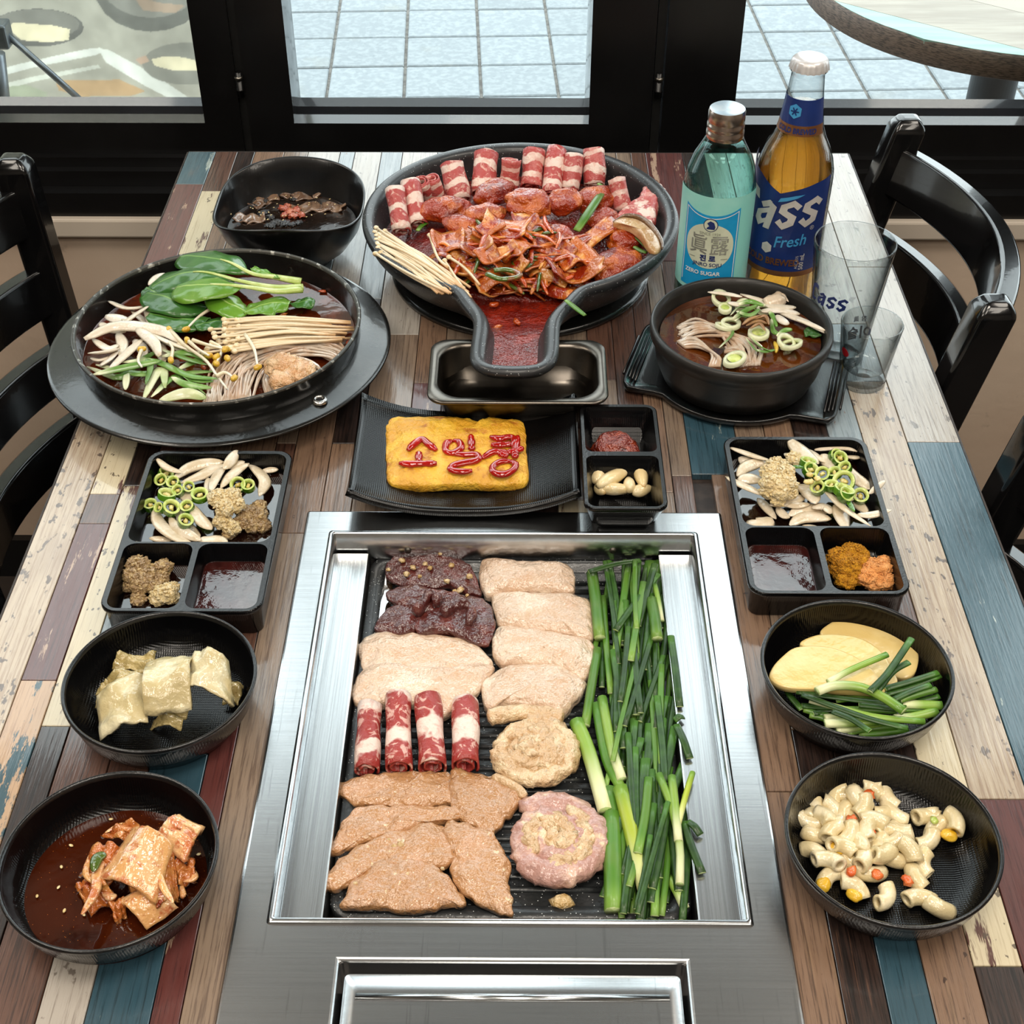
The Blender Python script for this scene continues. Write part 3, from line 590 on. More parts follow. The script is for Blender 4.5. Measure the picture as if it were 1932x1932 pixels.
# pale folded fat
ft = tag(empty('pork_fat_sheet', at(*g((500, 720))[0], GZ)), 'large pale sheet of pork fat folded over, above the beef rolls', 'pork')
meat('fold', [(230, 600), (300, 548), (500, 555), (700, 585), (790, 640), (830, 700), (760, 730), (640, 745), (480, 760), (300, 760), (240, 690)], GZ, .0085, 'pork_pale', '', '', 31, amp=.0022, fr=55, parent=ft)
meat('fold', [(200, 840), (220, 745), (300, 692), (480, 700), (640, 712), (740, 690), (832, 700), (765, 800), (700, 850), (600, 925), (520, 880), (380, 868), (250, 875)], GZ + .001, .0105, 'pork_pale', '', '', 32, amp=.0022, fr=55, parent=ft)
RF = [([(765, 252), (800, 222), (950, 235), (1100, 240), (1178, 270), (1180, 372), (1050, 368), (900, 372), (800, 386), (770, 330)], 'pale pork fat strip farthest back, beside the liver'),
      ([(820, 385), (900, 366), (1050, 380), (1220, 390), (1268, 440), (1268, 570), (1150, 560), (1000, 540), (860, 520), (830, 460)], 'pale pork fat strip second from the back beside the chives'),
      ([(820, 620), (850, 525), (1000, 530), (1150, 565), (1260, 590), (1275, 650), (1232, 755), (1100, 722), (950, 692), (860, 692)], 'pale pork fat strip third from the back beside the chives'),
      ([(775, 770), (860, 712), (980, 690), (1100, 686), (1200, 740), (1240, 790), (1170, 880), (1120, 915), (1000, 882), (880, 872), (800, 885)], 'pale pork fat strip nearest the coiled intestines')]
for i, (p, lb) in enumerate(RF): meat('pork_fat_strip', p, GZ, .0115, 'pork_pale', lb, 'pork', 41 + i, 'pale pork fat strips', amp=.0018, fr=60, bulge=.7)
# beef rolls: a spiral sheet rolled up
def roll_mesh(A, B, r, turns=1.9, th=.0012, n=46, L=9, seed=0, ragged=.0015):
    A, B = np.asarray(A), np.asarray(B); ax = (B - A); ln = np.linalg.norm(ax); ax /= ln
    s = np.cross(ax, (0, 0, 1.0)); s /= np.linalg.norm(s); u = np.cross(s, ax)
    R = []; T = []
    for l in range(L):
        f = l / (L - 1); ring = []
        for side in (0, 1):
            ks = range(n) if side == 0 else range(n - 1, -1, -1)
            for k in ks:
                a = -.6 + 2 * PI * turns * k / (n - 1)
                rr = r * (1 - .62 * k / (n - 1)) - side * th + .0006 * nz((k * .2, f * 3, seed), 1, seed)
                rr *= 1 + .05 * math.sin(f * 7 + seed)
                e = 0 if 0 < l < L - 1 else ragged * nz((k * .35, 0, l), 1, seed + 4)
                ring.append(A + ax * (f * ln + e) + s * rr * math.cos(a) + u * rr * math.sin(a)); T.append(f)
        R.append(np.array(ring))
    V, F = loft(R)
    m = 2 * n
    for base, flip in ((0, True), ((L - 1) * m, False)):
        for k in range(n - 1):
            q = (base + k, base + k + 1, base + m - 2 - k, base + m - 1 - k); F.append(q[::-1] if flip else q)
    return V, F, T
for i, (a, b, r, lb) in enumerate([((258, 1165), (272, 880), .0090, 'beef roll with marbled stripes, leftmost on the grill plate'), ((400, 1155), (400, 835), .0096, 'beef roll with a white fat band, second from the left'), ((552, 1150), (530, 845), .0100, 'beef roll with broad red band, third from the left'), ((697, 1145), (697, 862), .0102, 'beef roll standing apart from the row, rightmost on the grill plate')]):
    A = at(*g(a)[0], GZ + r); B = at(*g(b)[0], GZ + r + .004 * (i != 3)); V, F, T = roll_mesh(A, B, r, seed=i)
    tag(mk('beef_roll', V, F, 'beef_red', t=T), lb, 'beef roll', 'beef rolls on the grill plate')
# marinated slices
MS = [([(140, 1220), (250, 1185), (400, 1172), (560, 1168), (635, 1172), (642, 1290), (560, 1322), (400, 1325), (260, 1318), (180, 1300)], .0008, 'marinated pork slice just below the beef rolls'),
      ([(640, 1160), (720, 1165), (800, 1190), (870, 1190), (962, 1260), (930, 1330), (860, 1400), (820, 1450), (740, 1420), (642, 1335)], .0015, 'marinated pork slice between the beef rolls and the lower coil'),
      ([(95, 1530), (150, 1402), (230, 1330), (400, 1318), (600, 1320), (702, 1342), (640, 1388), (520, 1410), (400, 1450), (250, 1490), (170, 1510)], .0025, 'marinated pork slice crossing the middle of its pile'),
      ([(70, 1670), (110, 1590), (200, 1520), (340, 1450), (480, 1405), (610, 1408), (692, 1520), (630, 1580), (500, 1605), (330, 1610), (200, 1655), (120, 1692)], .0040, 'marinated pork slice with garlic crumbs, left side of the plate'),
      ([(150, 1760), (200, 1660), (300, 1580), (430, 1550), (560, 1590), (640, 1650), (712, 1752), (620, 1762), (520, 1790), (350, 1772), (220, 1772)], .0052, 'marinated pork slice nearest the front edge of the plate'),
      ([(610, 1410), (650, 1380), (740, 1410), (840, 1470), (905, 1590), (900, 1690), (912, 1800), (800, 1772), (700, 1712), (640, 1620), (630, 1510)], .0050, 'peppered marinated pork slice pointing at the front edge')]
for i, (p, h, lb) in enumerate(MS): meat('marinated_pork', p, GZ + h, .0075, 'pork_marinated', lb, 'pork', 60 + i, 'marinated pork slices', amp=.0022, fr=75, edge=.0022, bulge=.2)
# coiled intestines
def coil(cx, cy, r0, r1, turns, tr, mats, label, seed, sq=1.0, ph=0, fat=26):
    c = at(*g((cx, cy))[0], GZ + tr * .8); N = 170; P = []; rad = []
    for k in range(N):
        f = k / (N - 1); a = ph + 2 * PI * turns * f; rr = r0 + (r1 - r0) * f
        P.append((c[0] + rr * math.cos(a), c[1] + rr * math.sin(a) * sq, TZ + GZ + tr * .85 + .0035 * (1 - f) + .0007 * math.sin(9 * f + seed)))
        rad.append(tr * (.92 + .28 * nz((f * 12, 0, 0), 1, seed)) * (1 if 0 < k < N - 1 else .4))
    V, F, t = tube(P, rad, 18, .8)
    V = V + np.array([[nz(v, 190, seed) + .5 * nz(v, 420, seed), nz(v, 190, seed + 1) + .5 * nz(v, 420, seed + 1), nz(v, 190, seed + 2) + .5 * nz(v, 420, seed + 2)] for v in V]) * .0021
    root = tag(empty('intestine_coil', (c[0], c[1], TZ + GZ)), label, 'intestine', 'coiled intestines'); mk('gut', V, F, mats[0], root, t=t)
    for k in range(fat):
        f = random.random() ** .8 * .97; j = int(f * (N - 1)); p = np.array(P[j]); d = p - np.array([c[0], c[1], p[2]]); d /= np.linalg.norm(d) + 1e-9
        p = p - d * tr * (.55 + .3 * random.random()) + np.array([0, 0, tr * .35]); s = tr * (.45 + .45 * random.random())
        mk('fat_lump', *lump(p, (s * 1.35, s, s * .75), .4, 1.8, seed + k, 3, math.atan2(d[1], d[0]) + PI / 2), mats[1], root)
coil(1000, 1085, .006, .0268, 2.15, .0078, ('gut_cream', 'gut_cream'), 'coiled intestine with creamy fat, upper one beside the beef rolls', 5, .98, .8, 34)
coil(1100, 1490, .007, .0305, 1.95, .0085, ('gut_pink', 'gut_cream'), 'coiled intestine with glossy pink wall, lower one nearest the front', 8, 1.02, 2.6, 30)
P = spl([at(x, y, GZ + .009) for x, y in g((800, 930), (870, 915), (960, 905), (1060, 915), (1140, 930))], 24)
o = mk('intestine_piece', *tube(P, [.0062 + .0016 * nz((k * .4, 0, 0), 1, 3) - (.004 if k in (0, 23) else 0) for k in range(24)], 12, .85)[:2], 'gut_cream'); tag(o, 'short intestine piece tucked above the upper coil', 'intestine')
P = spl([at(x, y, GZ + .008) for x, y in g((820, 1190), (880, 1215), (940, 1250), (965, 1285))], 16)
o = mk('intestine_piece', *tube(P, [.0032 + (-.002 if k in (0, 15) else 0) for k in range(16)], 10)[:2], 'gut_cream'); tag(o, 'thin intestine strip between the two coils', 'intestine')
# chives and leek stalks
def stalk(pts, r, m, flat=.8, hollow=False, h=GZ + .006, name='chive', label='cut green chive in the heap on the grill plate', group='chives on the grill plate', arch=.002, taper=0, fn=g):
    q = fn(*pts); P = [at(x, y, h) for x, y in q]
    if len(P) == 2: P = [P[0], (P[0] + P[1]) / 2 + np.array([0, 0, arch]), P[1]]
    P = spl(P, 9); rad = np.full(9, r) * (1 - taper * np.linspace(0, 1, 9))
    V, F, t = tube(P, rad, 8, flat)
    fm = [0] * (len(F) - 2) + [1, 1]
    o = mk(name, V, F, m, t=t, fm=fm, extra=('chive_cut',)); 
    if label: tag(o, label, 'chive', group)
    return o
for i, (pts, r, m, h, lb) in enumerate([
    (((1300, 575), (1265, 285)), .0043, 'chive_mid', .008, 'thick pale green stalk at the back end of the chive heap'),
    (((1235, 965), (1290, 625)), .0032, 'chive_mid', .006, 'green stalk slanting along the left side of the chives'),
    (((1325, 1345), (1250, 1080), (1195, 945)), .0050, 'chive_pale', .007, 'thick bent pale stalk beside the intestine coils'),
    (((1400, 1250), (1330, 1110), (1285, 870)), .0036, 'chive_mid', .007, 'slim green stalk behind the thick bent one'),
    (((1400, 1205), (1350, 1050), (1310, 840)), .0034, 'chive_pale', .010, 'white-footed stalk in the middle of the left chive edge'),
    (((1362, 1790), (1355, 1360)), .0058, 'chive_mid', .007, 'thickest dark green stalk at the front left of the chives'),
    (((1410, 1712), (1375, 1450), (1340, 1245)), .0045, 'chive_mid', .006, 'second thick green stalk at the front of the chives'),
    (((1505, 1700), (1440, 1430), (1392, 1240)), .0050, 'chive_yellow', .011, 'yellow-green thick stalk at the front of the chives'),
    (((1655, 1670), (1655, 1500), (1620, 1330), (1562, 1180)), .0026, 'chive_pale', .017, 'pale forked chive sprig lying on top at the right'),
    (((1650, 1480), (1635, 1330), (1620, 1190)), .0028, 'chive_pale', .018, 'white shoot of the forked sprig at the right'),
    (((1648, 1400), (1680, 1280), (1712, 1172)), .0020, 'chive_yellow', .018, 'thin right shoot of the forked sprig'),
    (((1680, 1778), (1605, 1640)), .0030, 'chive_pale', .005, 'short white-ended chive at the front corner'),
    (((1555, 580), (1530, 405)), .0042, 'chive_mid', .016, 'short fat pale green stalk near the back of the heap'),
    (((1575, 500), (1545, 340)), .0020, 'chive_pale', .015, 'thin white chive near the back right of the heap')]):
    stalk(pts, r, m, .9, h=GZ + h, name='leek_stalk', label=lb, group='leek stalks among the chives')
rs = random.Random(5)
for k in range(120):
    y = 250 + 1500 * ((k + rs.random()) / 120) ** 1.0
    f = (y - 250) / 1500
    xl, xr = 1300 + 70 * f, 1540 + 170 * f
    x = xl + (xr - xl) * rs.random() ** .85
    L = 150 + 110 * rs.random(); a = math.radians(rs.gauss(-4 - 3 * f, 9))
    dx, dy = math.sin(a) * L, math.cos(a) * L
    y = min(max(y, 230 + L), 1700 - L * .5)
    e = 1 - abs((x - (xl + xr) / 2) / ((xr - xl) / 2))
    h = GZ + .003 + .012 * e * rs.random() + .003 * (k % 3)
    stalk(((x + dx, y + dy), (x + jit(8), y), (x - dx, y - dy)), .0017 + .0013 * rs.random(), 'chive_dark' if rs.random() < .72 else 'chive_mid', .30 + .25 * rs.random(), h=h)
for pts in (((1755, 1620), (1700, 1480), (1675, 1390)), ((1748, 1450), (1690, 1390)), ((1655, 880), (1615, 565)), ((1370, 540), (1560, 290)), ((1470, 520), (1545, 245)), ((1250, 280), (1480, 230)), ((1700, 1110), (1640, 960)), ((1670, 925), (1632, 940))):
    stalk(pts, .0026, 'chive_dark', .35, h=GZ + .015)
# meat juice pooling on the plate
mat('juice', '3a2a1a', .08, trans=.5, coat=.5, layers=[dict(s=40, c='2a1c10')])
for i, (p, lb) in enumerate([([(140, 1750), (300, 1775), (520, 1795), (720, 1770), (700, 1795), (500, 1805), (250, 1800), (135, 1780)], 'amber meat juice pooled along the front of the plate'), ([(300, 440), (340, 330), (350, 250), (380, 260), (370, 420), (330, 520), (300, 540)], 'clear juice pooled to the left of the liver')]):
    V, F = slab(pxpoly(g(*p), GZ), TZ + GZ - .0012, .0012, K=3, n=40); tag(mk('meat_juice', V, F, 'juice'), lb, 'juice')
# ------------------------------------------------------------------ tableware
WV = [dict(k='wave', s=210, dir='X', dis=.6, ds=3, d=.00006), dict(k='wave', s=210, dir='Y', dis=.6, ds=3, d=.00006)]
mat('melamine', '060607', .19, layers=[dict(s=30, c='09090a')], bump=WV, spec=.45)
mat('melamine_smooth', '0b0b0c', .28, layers=[dict(s=30, c='111112')], bump=[dict(s=90, st=(5, 1, .3), d=.00012)], coat=.3)
mat('melamine_rim', '0c0c0d', .28, layers=[dict(s=60, c='121213')], bump=[dict(s=500, d=.0002)], coat=.3)
mat('iron_pan', '111110', .3, layers=[dict(s=24, c='191918', lo=.4, hi=.7), dict(s=90, c='3a3935', lo=.64, hi=.74, f=.6)], bump=[dict(s=200, d=.0001)], coat=.5, rvar=dict(s=15, a=.2, b=.34))
mat('iron_edge', '4d4c48', .4, .6, layers=[dict(s=160, c='b3b1aa', lo=.55, hi=.68)])
mat('stone_coat', '232426', .42, layers=[dict(s=30, c='2c2d2f'), dict(s=330, k='voro', c='b9bcbc', lo=.14, hi=.09), dict(s=150, k='voro', c='8a8d8d', lo=.07, hi=.045)], bump=[dict(s=300, d=.0001)], coat=.2)
mat('stoneware', '1c1b1a', .45, layers=[dict(s=40, c='252321'), dict(s=8, c='2b2724', lo=.5, hi=.75, f=.6)], bump=[dict(s=200, d=.0001)], coat=.1)
mat('aluminium', 'd5d3d0', .25, 1, layers=[dict(s=50, c='c6c4c0')])
mat('pan_steel', '6e6861', .3, 1, layers=[dict(s=30, c='5f5952')], bump=[dict(s=150, st=(.2, 3, 1), d=.00004)])
# --- round side dishes
def side_bowl(c, lab, R=.0612, H=.034):
    e = tag(empty('side_dish_bowl', (c[0], c[1], TZ)), lab, 'bowl', 'round black side dish bowls')
    mk('bowl_body', *lathe(c, [(.0001, TZ), (R * .72, TZ), (R * .78, TZ + .002), (R * .93, TZ + H * .5), (R * .985, TZ + H * .9), (R * .99, TZ + H)], 80), 'melamine', e)
    mk('rim', *lathe(c, [(R * .985, TZ + H * .9), (R, TZ + H * .95), (R * 1.002, TZ + H), (R * .985, TZ + H + .0012), (R * .962, TZ + H), (R * .955, TZ + H * .93)], 80), 'melamine_rim', e)
    mk('well', *lathe(c, [(R * .957, TZ + H * .95), (R * .945, TZ + H * .7), (R * .90, TZ + H * .4), (R * .80, TZ + .0075), (R * .66, TZ + .0045), (.0001, TZ + .004)], 80), 'melamine', e)
    return e
BK = np.array([-.2296, .4745]); BCb = np.array([-.2277, .6105]); BP = np.array([.2173, .6240]); BM = np.array([.2140, .4918])
side_bowl(BK, 'round black bowl of red kimchi in dark broth')
side_bowl(BCb, 'round black bowl holding pale pickled cabbage')
side_bowl(BP, 'round black bowl of potato slices and seasoned chives')
side_bowl(BM, 'round black bowl of macaroni salad')
# --- lofted rectangular compartment
def pocket(cx, cy, w, h, r, ztop, depth, m, parent, name='compartment', slope=.12, rot=0):
    k = slope * depth * 2
    return mk(name, *loft([rrect(cx, cy, w, h, r, ztop, 6, rot), rrect(cx, cy, w - .001, h - .001, r, ztop - .0015, 6, rot), rrect(cx, cy, w - k, h - k, r * .8, ztop - depth * .85, 6, rot), rrect(cx, cy, w - k - .004, h - k - .004, r * .6, ztop - depth, 6, rot)], False, True), m, parent)
def frame_with_pockets(parent, cx, cy, w, h, r, ztop, pockets, m, mr, foot=.8):
    # outer shell below, flat rim on top with rounded holes
    mk('shell', *loft([rrect(cx, cy, w * foot, h * foot, r * .6, TZ, 6), rrect(cx, cy, w * foot + .004, h * foot + .004, r * .6, TZ + .001, 6), rrect(cx, cy, w - .003, h - .003, r, ztop - .005, 6), rrect(cx, cy, w, h, r, ztop - .003, 6), rrect(cx, cy, w, h, r, ztop - .0008, 6), rrect(cx, cy, w - .0016, h - .0016, r, ztop, 6)], True, False), m, parent)
    bm = bmesh.new()
    def loop(P):
        vs = [bm.verts.new(p) for p in P]; return [bm.edges.new((vs[i], vs[(i + 1) % len(vs)])) for i in range(len(vs))]
    E = loop(rrect(cx, cy, w - .0016, h - .0016, r, ztop, 6))
    for (px, py, pw, ph, pr, dp, sl) in pockets: E += loop(rrect(px, py, pw, ph, pr, ztop, 6))
    bmesh.ops.triangle_fill(bm, edges=E, use_beauty=True); bmesh.ops.recalc_face_normals(bm, faces=bm.faces)
    bm.verts.index_update(); V = np.array([v.co[:] for v in bm.verts]); F = [[v.index for v in f.verts] for f in bm.faces]
    if bm.faces and sum(f.normal.z for f in bm.faces) < 0: F = [f[::-1] for f in F]
    bm.free(); mk('rim', V, F, mr, parent, smooth=False)
    for (px, py, pw, ph, pr, dp, sl) in pockets: pocket(px, py, pw, ph, pr, ztop, dp, m, parent, slope=sl)
# three-compartment trays
def sauce_tray(x0, x1, y0, y1, lab):
    cx, cy, w, h = (x0 + x1) / 2, (y0 + y1) / 2, x1 - x0, y1 - y0; zt = TZ + .026
    e = tag(empty('sauce_tray', (cx, cy, TZ)), lab, 'tray', 'black three-compartment trays')
    hb = h * .60; b = .0042
    small = (w - 3 * b) / 2
    P = [(cx, y1 - b - (hb - b) / 2, w - 2 * b, hb - b, .009, .022, .12),
         (x0 + b + small / 2, y0 + b + (h - hb - b) / 2 - b * .3, small, h - hb - b * 1.2, .008, .022, .12), (x1 - b - small / 2, y0 + b + (h - hb - b) / 2 - b * .3, small, h - hb - b * 1.2, .008, .022, .12)]
    frame_with_pockets(e, cx, cy, w, h, .012, zt, P, 'melamine', 'melamine_rim', .92)
    return P
TL = sauce_tray(-.2850, -.1740, .6790, .8570, 'black three-compartment tray left of the grill')
TR = sauce_tray(.1590, .2705, .6990, .8775, 'black three-compartment tray right of the grill')
# two-compartment dish
sd = tag(empty('sauce_dish', (.0785, .847, TZ)), 'deep black two-compartment dish of red paste and garlic cloves', 'dish')
SD = [(.0785, .8785, .055, .058, .006, .027, .24), (.0785, .8145, .055, .060, .006, .027, .24)]
frame_with_pockets(sd, .0785, .8465, .0615, .130, .009, TZ + .032, SD, 'melamine', 'melamine_rim', .70)
# rectangular plate with upswept ends
rp = tag(empty('rectangular_plate', (-.042, .862, TZ)), 'black rectangular plate carrying the rolled omelette', 'plate')
def plate_f(du, thk):
    def f(u, v):
        x = -.128 + .1735 * u; y = .800 + .125 * v
        a = (2 * u - 1); z = TZ + .006 + .017 * abs(a) ** 2.6 + .006 * (abs(2 * v - 1) ** 6) + thk
        x += -.004 * (v - .5) * a * 0; return (x, y + .003 * (a * a), z)
    return f
mk('plate_body', *sheet(plate_f(0, 0), 40, 22, .0055), 'melamine', rp)
mk('foot', *loft([rrect(-.0412, .8635, .09, .07, .01, TZ, 5), rrect(-.0412, .8635, .094, .074, .01, TZ + .005, 5)], True, False), 'melamine', rp)
# --- hot pot pan with wide flange
HC = np.array([-.2535, 1.0010])
hp = tag(empty('hotpot_pan', (HC[0], HC[1], TZ)), 'black iron hot pot pan with wide flange, heaped with vegetables', 'pan')
mk('pan_body', *lathe(HC, [(.0001, TZ), (.10, TZ), (.112, TZ + .012), (.1165, TZ + .032), (.1185, TZ + .034), (.1190, TZ + .044), (.1200, TZ + .050)], 110), 'iron_pan', hp)
mk('pan_well', *lathe(HC, [(.1165, TZ + .0500), (.1155, TZ + .044), (.1125, TZ + .020), (.105, TZ + .006), (.0001, TZ + .004)], 110), 'iron_pan', hp)
mk('rim', *lathe(HC, [(.1198, TZ + .0495), (.1202, TZ + .0515), (.1185, TZ + .0528), (.1168, TZ + .0515), (.1163, TZ + .0495)], 110), 'iron_edge', hp)
fl = mk('flange', *lathe(HC, [(.1170, TZ + .0345), (.1225, TZ + .0338), (.1300, TZ + .0318), (.1400, TZ + .0300), (.1432, TZ + .0296), (.1440, TZ + .0285), (.1430, TZ + .0275), (.118, TZ + .0320)], 110), 'iron_pan', hp)
gq = at(603, 756, .0325) + np.array([0, 0, .0008])
mk('grommet', *lathe(gq, [(.0030, gq[2] - .002), (.0030, gq[2] + .0012), (.0045, gq[2] + .0018), (.0063, gq[2] + .0008), (.0066, gq[2] - .001)], 28), 'aluminium', fl)
mk('hole', *lathe(gq, [(.0001, gq[2] + .0003), (.0030, gq[2] + .0003)], 20), 'black_rubber', fl)
# --- stir-fry pan with pouring spout
SPZ = .060; SCn = np.array([.0005, 1.1755]); SR = .1468
def spout_outline(n=200):
    hw = .0355; ye = .9155 - SCn[1]; pts = []
    a0 = math.asin((hw + .022) / SR)
    for k in range(120):                     # big arc, counter-clockwise from right of spout to left
        a = -PI / 2 + a0 + (2 * PI - 2 * a0) * k / 119; pts.append((SR * math.cos(a), SR * math.sin(a)))
    x0, y0 = pts[-1]
    left = [(x0, y0), (-.046, -.160), (-.0395, -.172), (-hw, -.188), (-hw, ye + .030), (-hw * .93, ye + .014), (-hw * .62, ye + .003), (0, ye)]
    L = spl(left, 26)[1:]
    Rr = [(-x, y) for x, y in L[::-1][1:]]
    pts += [tuple(p) for p in L] + Rr
    P = np.array(pts); P[:, 0] -= .0055 * np.clip((-P[:, 1] - .13) / .12, 0, 1)
    # even resample
    Q = np.concatenate([P, P[:1]]); d = np.concatenate([[0], np.cumsum(np.linalg.norm(np.diff(Q, axis=0), axis=1))])
    s = np.linspace(0, d[-1], n, endpoint=False); return np.stack([np.interp(s, d, Q[:, 0]), np.interp(s, d, Q[:, 1])], 1)
SO = spout_outline()
def inset(P, k):
    T = np.roll(P, -1, 0) - np.roll(P, 1, 0); T /= np.linalg.norm(T, axis=1)[:, None]; Nn = np.stack([-T[:, 1], T[:, 0]], 1); Q = P + Nn * k
    for _ in range(2): Q = (np.roll(Q, 1, 0) + Q * 2 + np.roll(Q, -1, 0)) / 4
    return Q
def ring(k, z):                              # the spout is shallower than the pan
    t = np.clip((-SO[:, 1] - .145) / .045, 0, 1); zz = z + t * t * (3 - 2 * t) * max(0, .056 - z) * .52
    return np.column_stack([inset(SO, k) + SCn, TZ + zz])
sp = tag(empty('stir_fry_pan', (SCn[0], SCn[1], TZ)), 'speckled black pan with pouring spout full of red stir-fry and beef rolls', 'pan')
def fillpoly(P):
    bm = bmesh.new(); vs_ = [bm.verts.new(p) for p in P]; E = [bm.edges.new((vs_[i], vs_[(i + 1) % len(vs_)])) for i in range(len(vs_))]
    bmesh.ops.triangle_fill(bm, edges=E, use_beauty=True); bm.verts.index_update(); bm.faces.ensure_lookup_table(); bm.normal_update()
    F = [[v.index for v in f.verts] if f.normal.z > 0 else [v.index for v in f.verts][::-1] for f in bm.faces]; V = np.array([v.co[:] for v in bm.verts]); bm.free(); return V, F
mk('pan_body', *loft([ring(.020, .022), ring(.006, .040), ring(.001, .050), ring(.0, .053), ring(-.0004, SPZ - .004), ring(.001, SPZ - .0008), ring(.004, SPZ), ring(.0085, SPZ - .0006), ring(.0115, SPZ - .003), ring(.0130, SPZ - .007), ring(.0150, .040), ring(.0180, .026)], False, False), 'stone_coat', sp)
mk('pan_floor', *fillpoly(ring(.0180, .026)), 'stone_coat', sp)
mk('pan_underside', *fillpoly(ring(.020, .022)), 'stone_coat', sp)
mk('pan_base', *lathe(SCn, [(.112, TZ + .0245), (.110, TZ + .010), (.104, TZ + .008), (.0001, TZ + .008)], 80), 'stoneware', sp)
st = tag(empty('pan_stand', (SCn[0], SCn[1], TZ)), 'flat black round trivet under the stir-fry pan', 'trivet')
mk('trivet_disc', *lathe(SCn + np.array([0, -.004]), [(.0001, TZ), (.118, TZ), (.122, TZ + .002), (.122, TZ + .005), (.119, TZ + .0075), (.0001, TZ + .0078)], 80), 'iron_pan', st)
# --- steel drip pan below the spout
dp = tag(empty('steel_pan', (0, .955, TZ)), 'small deep stainless steel pan under the pan spout', 'pan')
dcx, dcy, dw, dh = -.0012, .9480, .1440, .0900
mk('pan_shell', *loft([rrect(dcx, dcy, dw - .03, dh - .03, .016, TZ + .0005, 8), rrect(dcx, dcy, dw - .012, dh - .012, .02, TZ + .03, 8), rrect(dcx, dcy, dw - .010, dh - .010, .02, TZ + .036, 8), rrect(dcx, dcy, dw, dh, .014, TZ + .0365, 8), rrect(dcx, dcy, dw + .001, dh + .001, .014, TZ + .038, 8), rrect(dcx, dcy, dw - .001, dh - .001, .014, TZ + .0392, 8), rrect(dcx, dcy, dw - .013, dh - .013, .022, TZ + .0388, 8), rrect(dcx, dcy, dw - .0165, dh - .0165, .022, TZ + .036, 8), rrect(dcx, dcy, dw - .020, dh - .020, .022, TZ + .010, 8), rrect(dcx, dcy, dw - .034, dh - .034, .016, TZ + .003, 8)], True, True), 'pan_steel', dp)
# --- wavy black soup bowl
WC = np.array([-.2170, 1.1960]); WS = .80
wb = tag(empty('soup_bowl', (WC[0], WC[1], TZ)), 'black bowl with a wavy rim filled with dark cold soup', 'bowl')
def wring(r, z, wv):
    P = []
    for k in range(96):
        a = 2 * PI * k / 96; 
        rr = r * 1.03 * (1 - .05 * wv * math.cos(4 * a)); P.append((WC[0] + rr * math.cos(a), WC[1] + rr * math.sin(a), TZ + z * WS + .0065 * wv * wv * (-math.cos(2 * a) + .25 * math.sin(a))))
    return np.array(P)
mk('bowl_body', *loft([wring(.030, 0, 0), wring(.034, .0005, 0), wring(.036, .006, 0), wring(.052, .022, .1), wring(.064, .045, .4), wring(.0695, .066, .8), wring(.0715, .076, 1), wring(.0718, .078, 1), wring(.0705, .079, 1), wring(.0690, .0775, 1), wring(.0665, .064, .8), wring(.061, .044, .4), wring(.049, .022, .1), wring(.03, .010, 0)], True, True), 'melamine_smooth', wb)
# --- stoneware bowl and its saucer
TC = np.array([.1842, .9900])
tb = tag(empty('stoneware_bowl', (TC[0], TC[1], TZ + .006)), 'black stoneware bowl of noodle soup with spring onion', 'bowl')
mk('bowl_body', *lathe(TC, [(.0001, TZ + .007), (.058, TZ + .007), (.063, TZ + .010), (.0685, TZ + .024), (.0715, TZ + .040), (.0725, TZ + .044), (.0750, TZ + .047), (.0758, TZ + .053), (.0752, TZ + .0570), (.0730, TZ + .0580), (.0710, TZ + .057), (.0695, TZ + .052), (.068, TZ + .044), (.063, TZ + .020), (.050, TZ + .014), (.0001, TZ + .013)], 100), 'stoneware', tb)
sc = tag(empty('stoneware_saucer', (TC[0], TC[1], TZ)), 'black saucer with ribbed grip corners under the stoneware bowl', 'saucer')
SA = math.radians(16); sC = TC + np.array([.001, .004])
def sring(k, z):
    P = []
    for j in range(80):
        a = 2 * PI * j / 80; ca, sa = abs(math.cos(a)), abs(math.sin(a))
        r1 = .0755 + k; rr = r1
        d = min(1 / max(ca, 1e-6) * (.090 + k), 1 / max(sa, 1e-6) * (.052 + k) if ca > .72 else 9)
        if ca > .72: rr = min(max(r1, d), .0995 + k)
        P.append((rr * math.cos(a), rr * math.sin(a), 0))
    P = rotz(np.array(P), -SA); P[:, 0] += sC[0]; P[:, 1] += sC[1]; P[:, 2] = TZ + z; return P
mk('saucer_body', *loft([sring(-.010, .0), sring(-.001, .004), sring(0, .0085), sring(-.0012, .0098), sring(-.003, .0088), sring(-.006, .0060), sring(-.016, .0055)], True, True), 'melamine_smooth', sc)
for s in (-1, 1):
    for k in range(5):
        x = s * (.0795 + .0030 * k); hl = .038 - .002 * k
        P = rotz(np.array([(x, -hl, TZ + .0068), (x, hl, TZ + .0068)]), -SA) + np.array([sC[0], sC[1], 0])
        mk('grip_rib', *tube(P, .0011, 8, 1.3)[:2], 'melamine_smooth', sc)
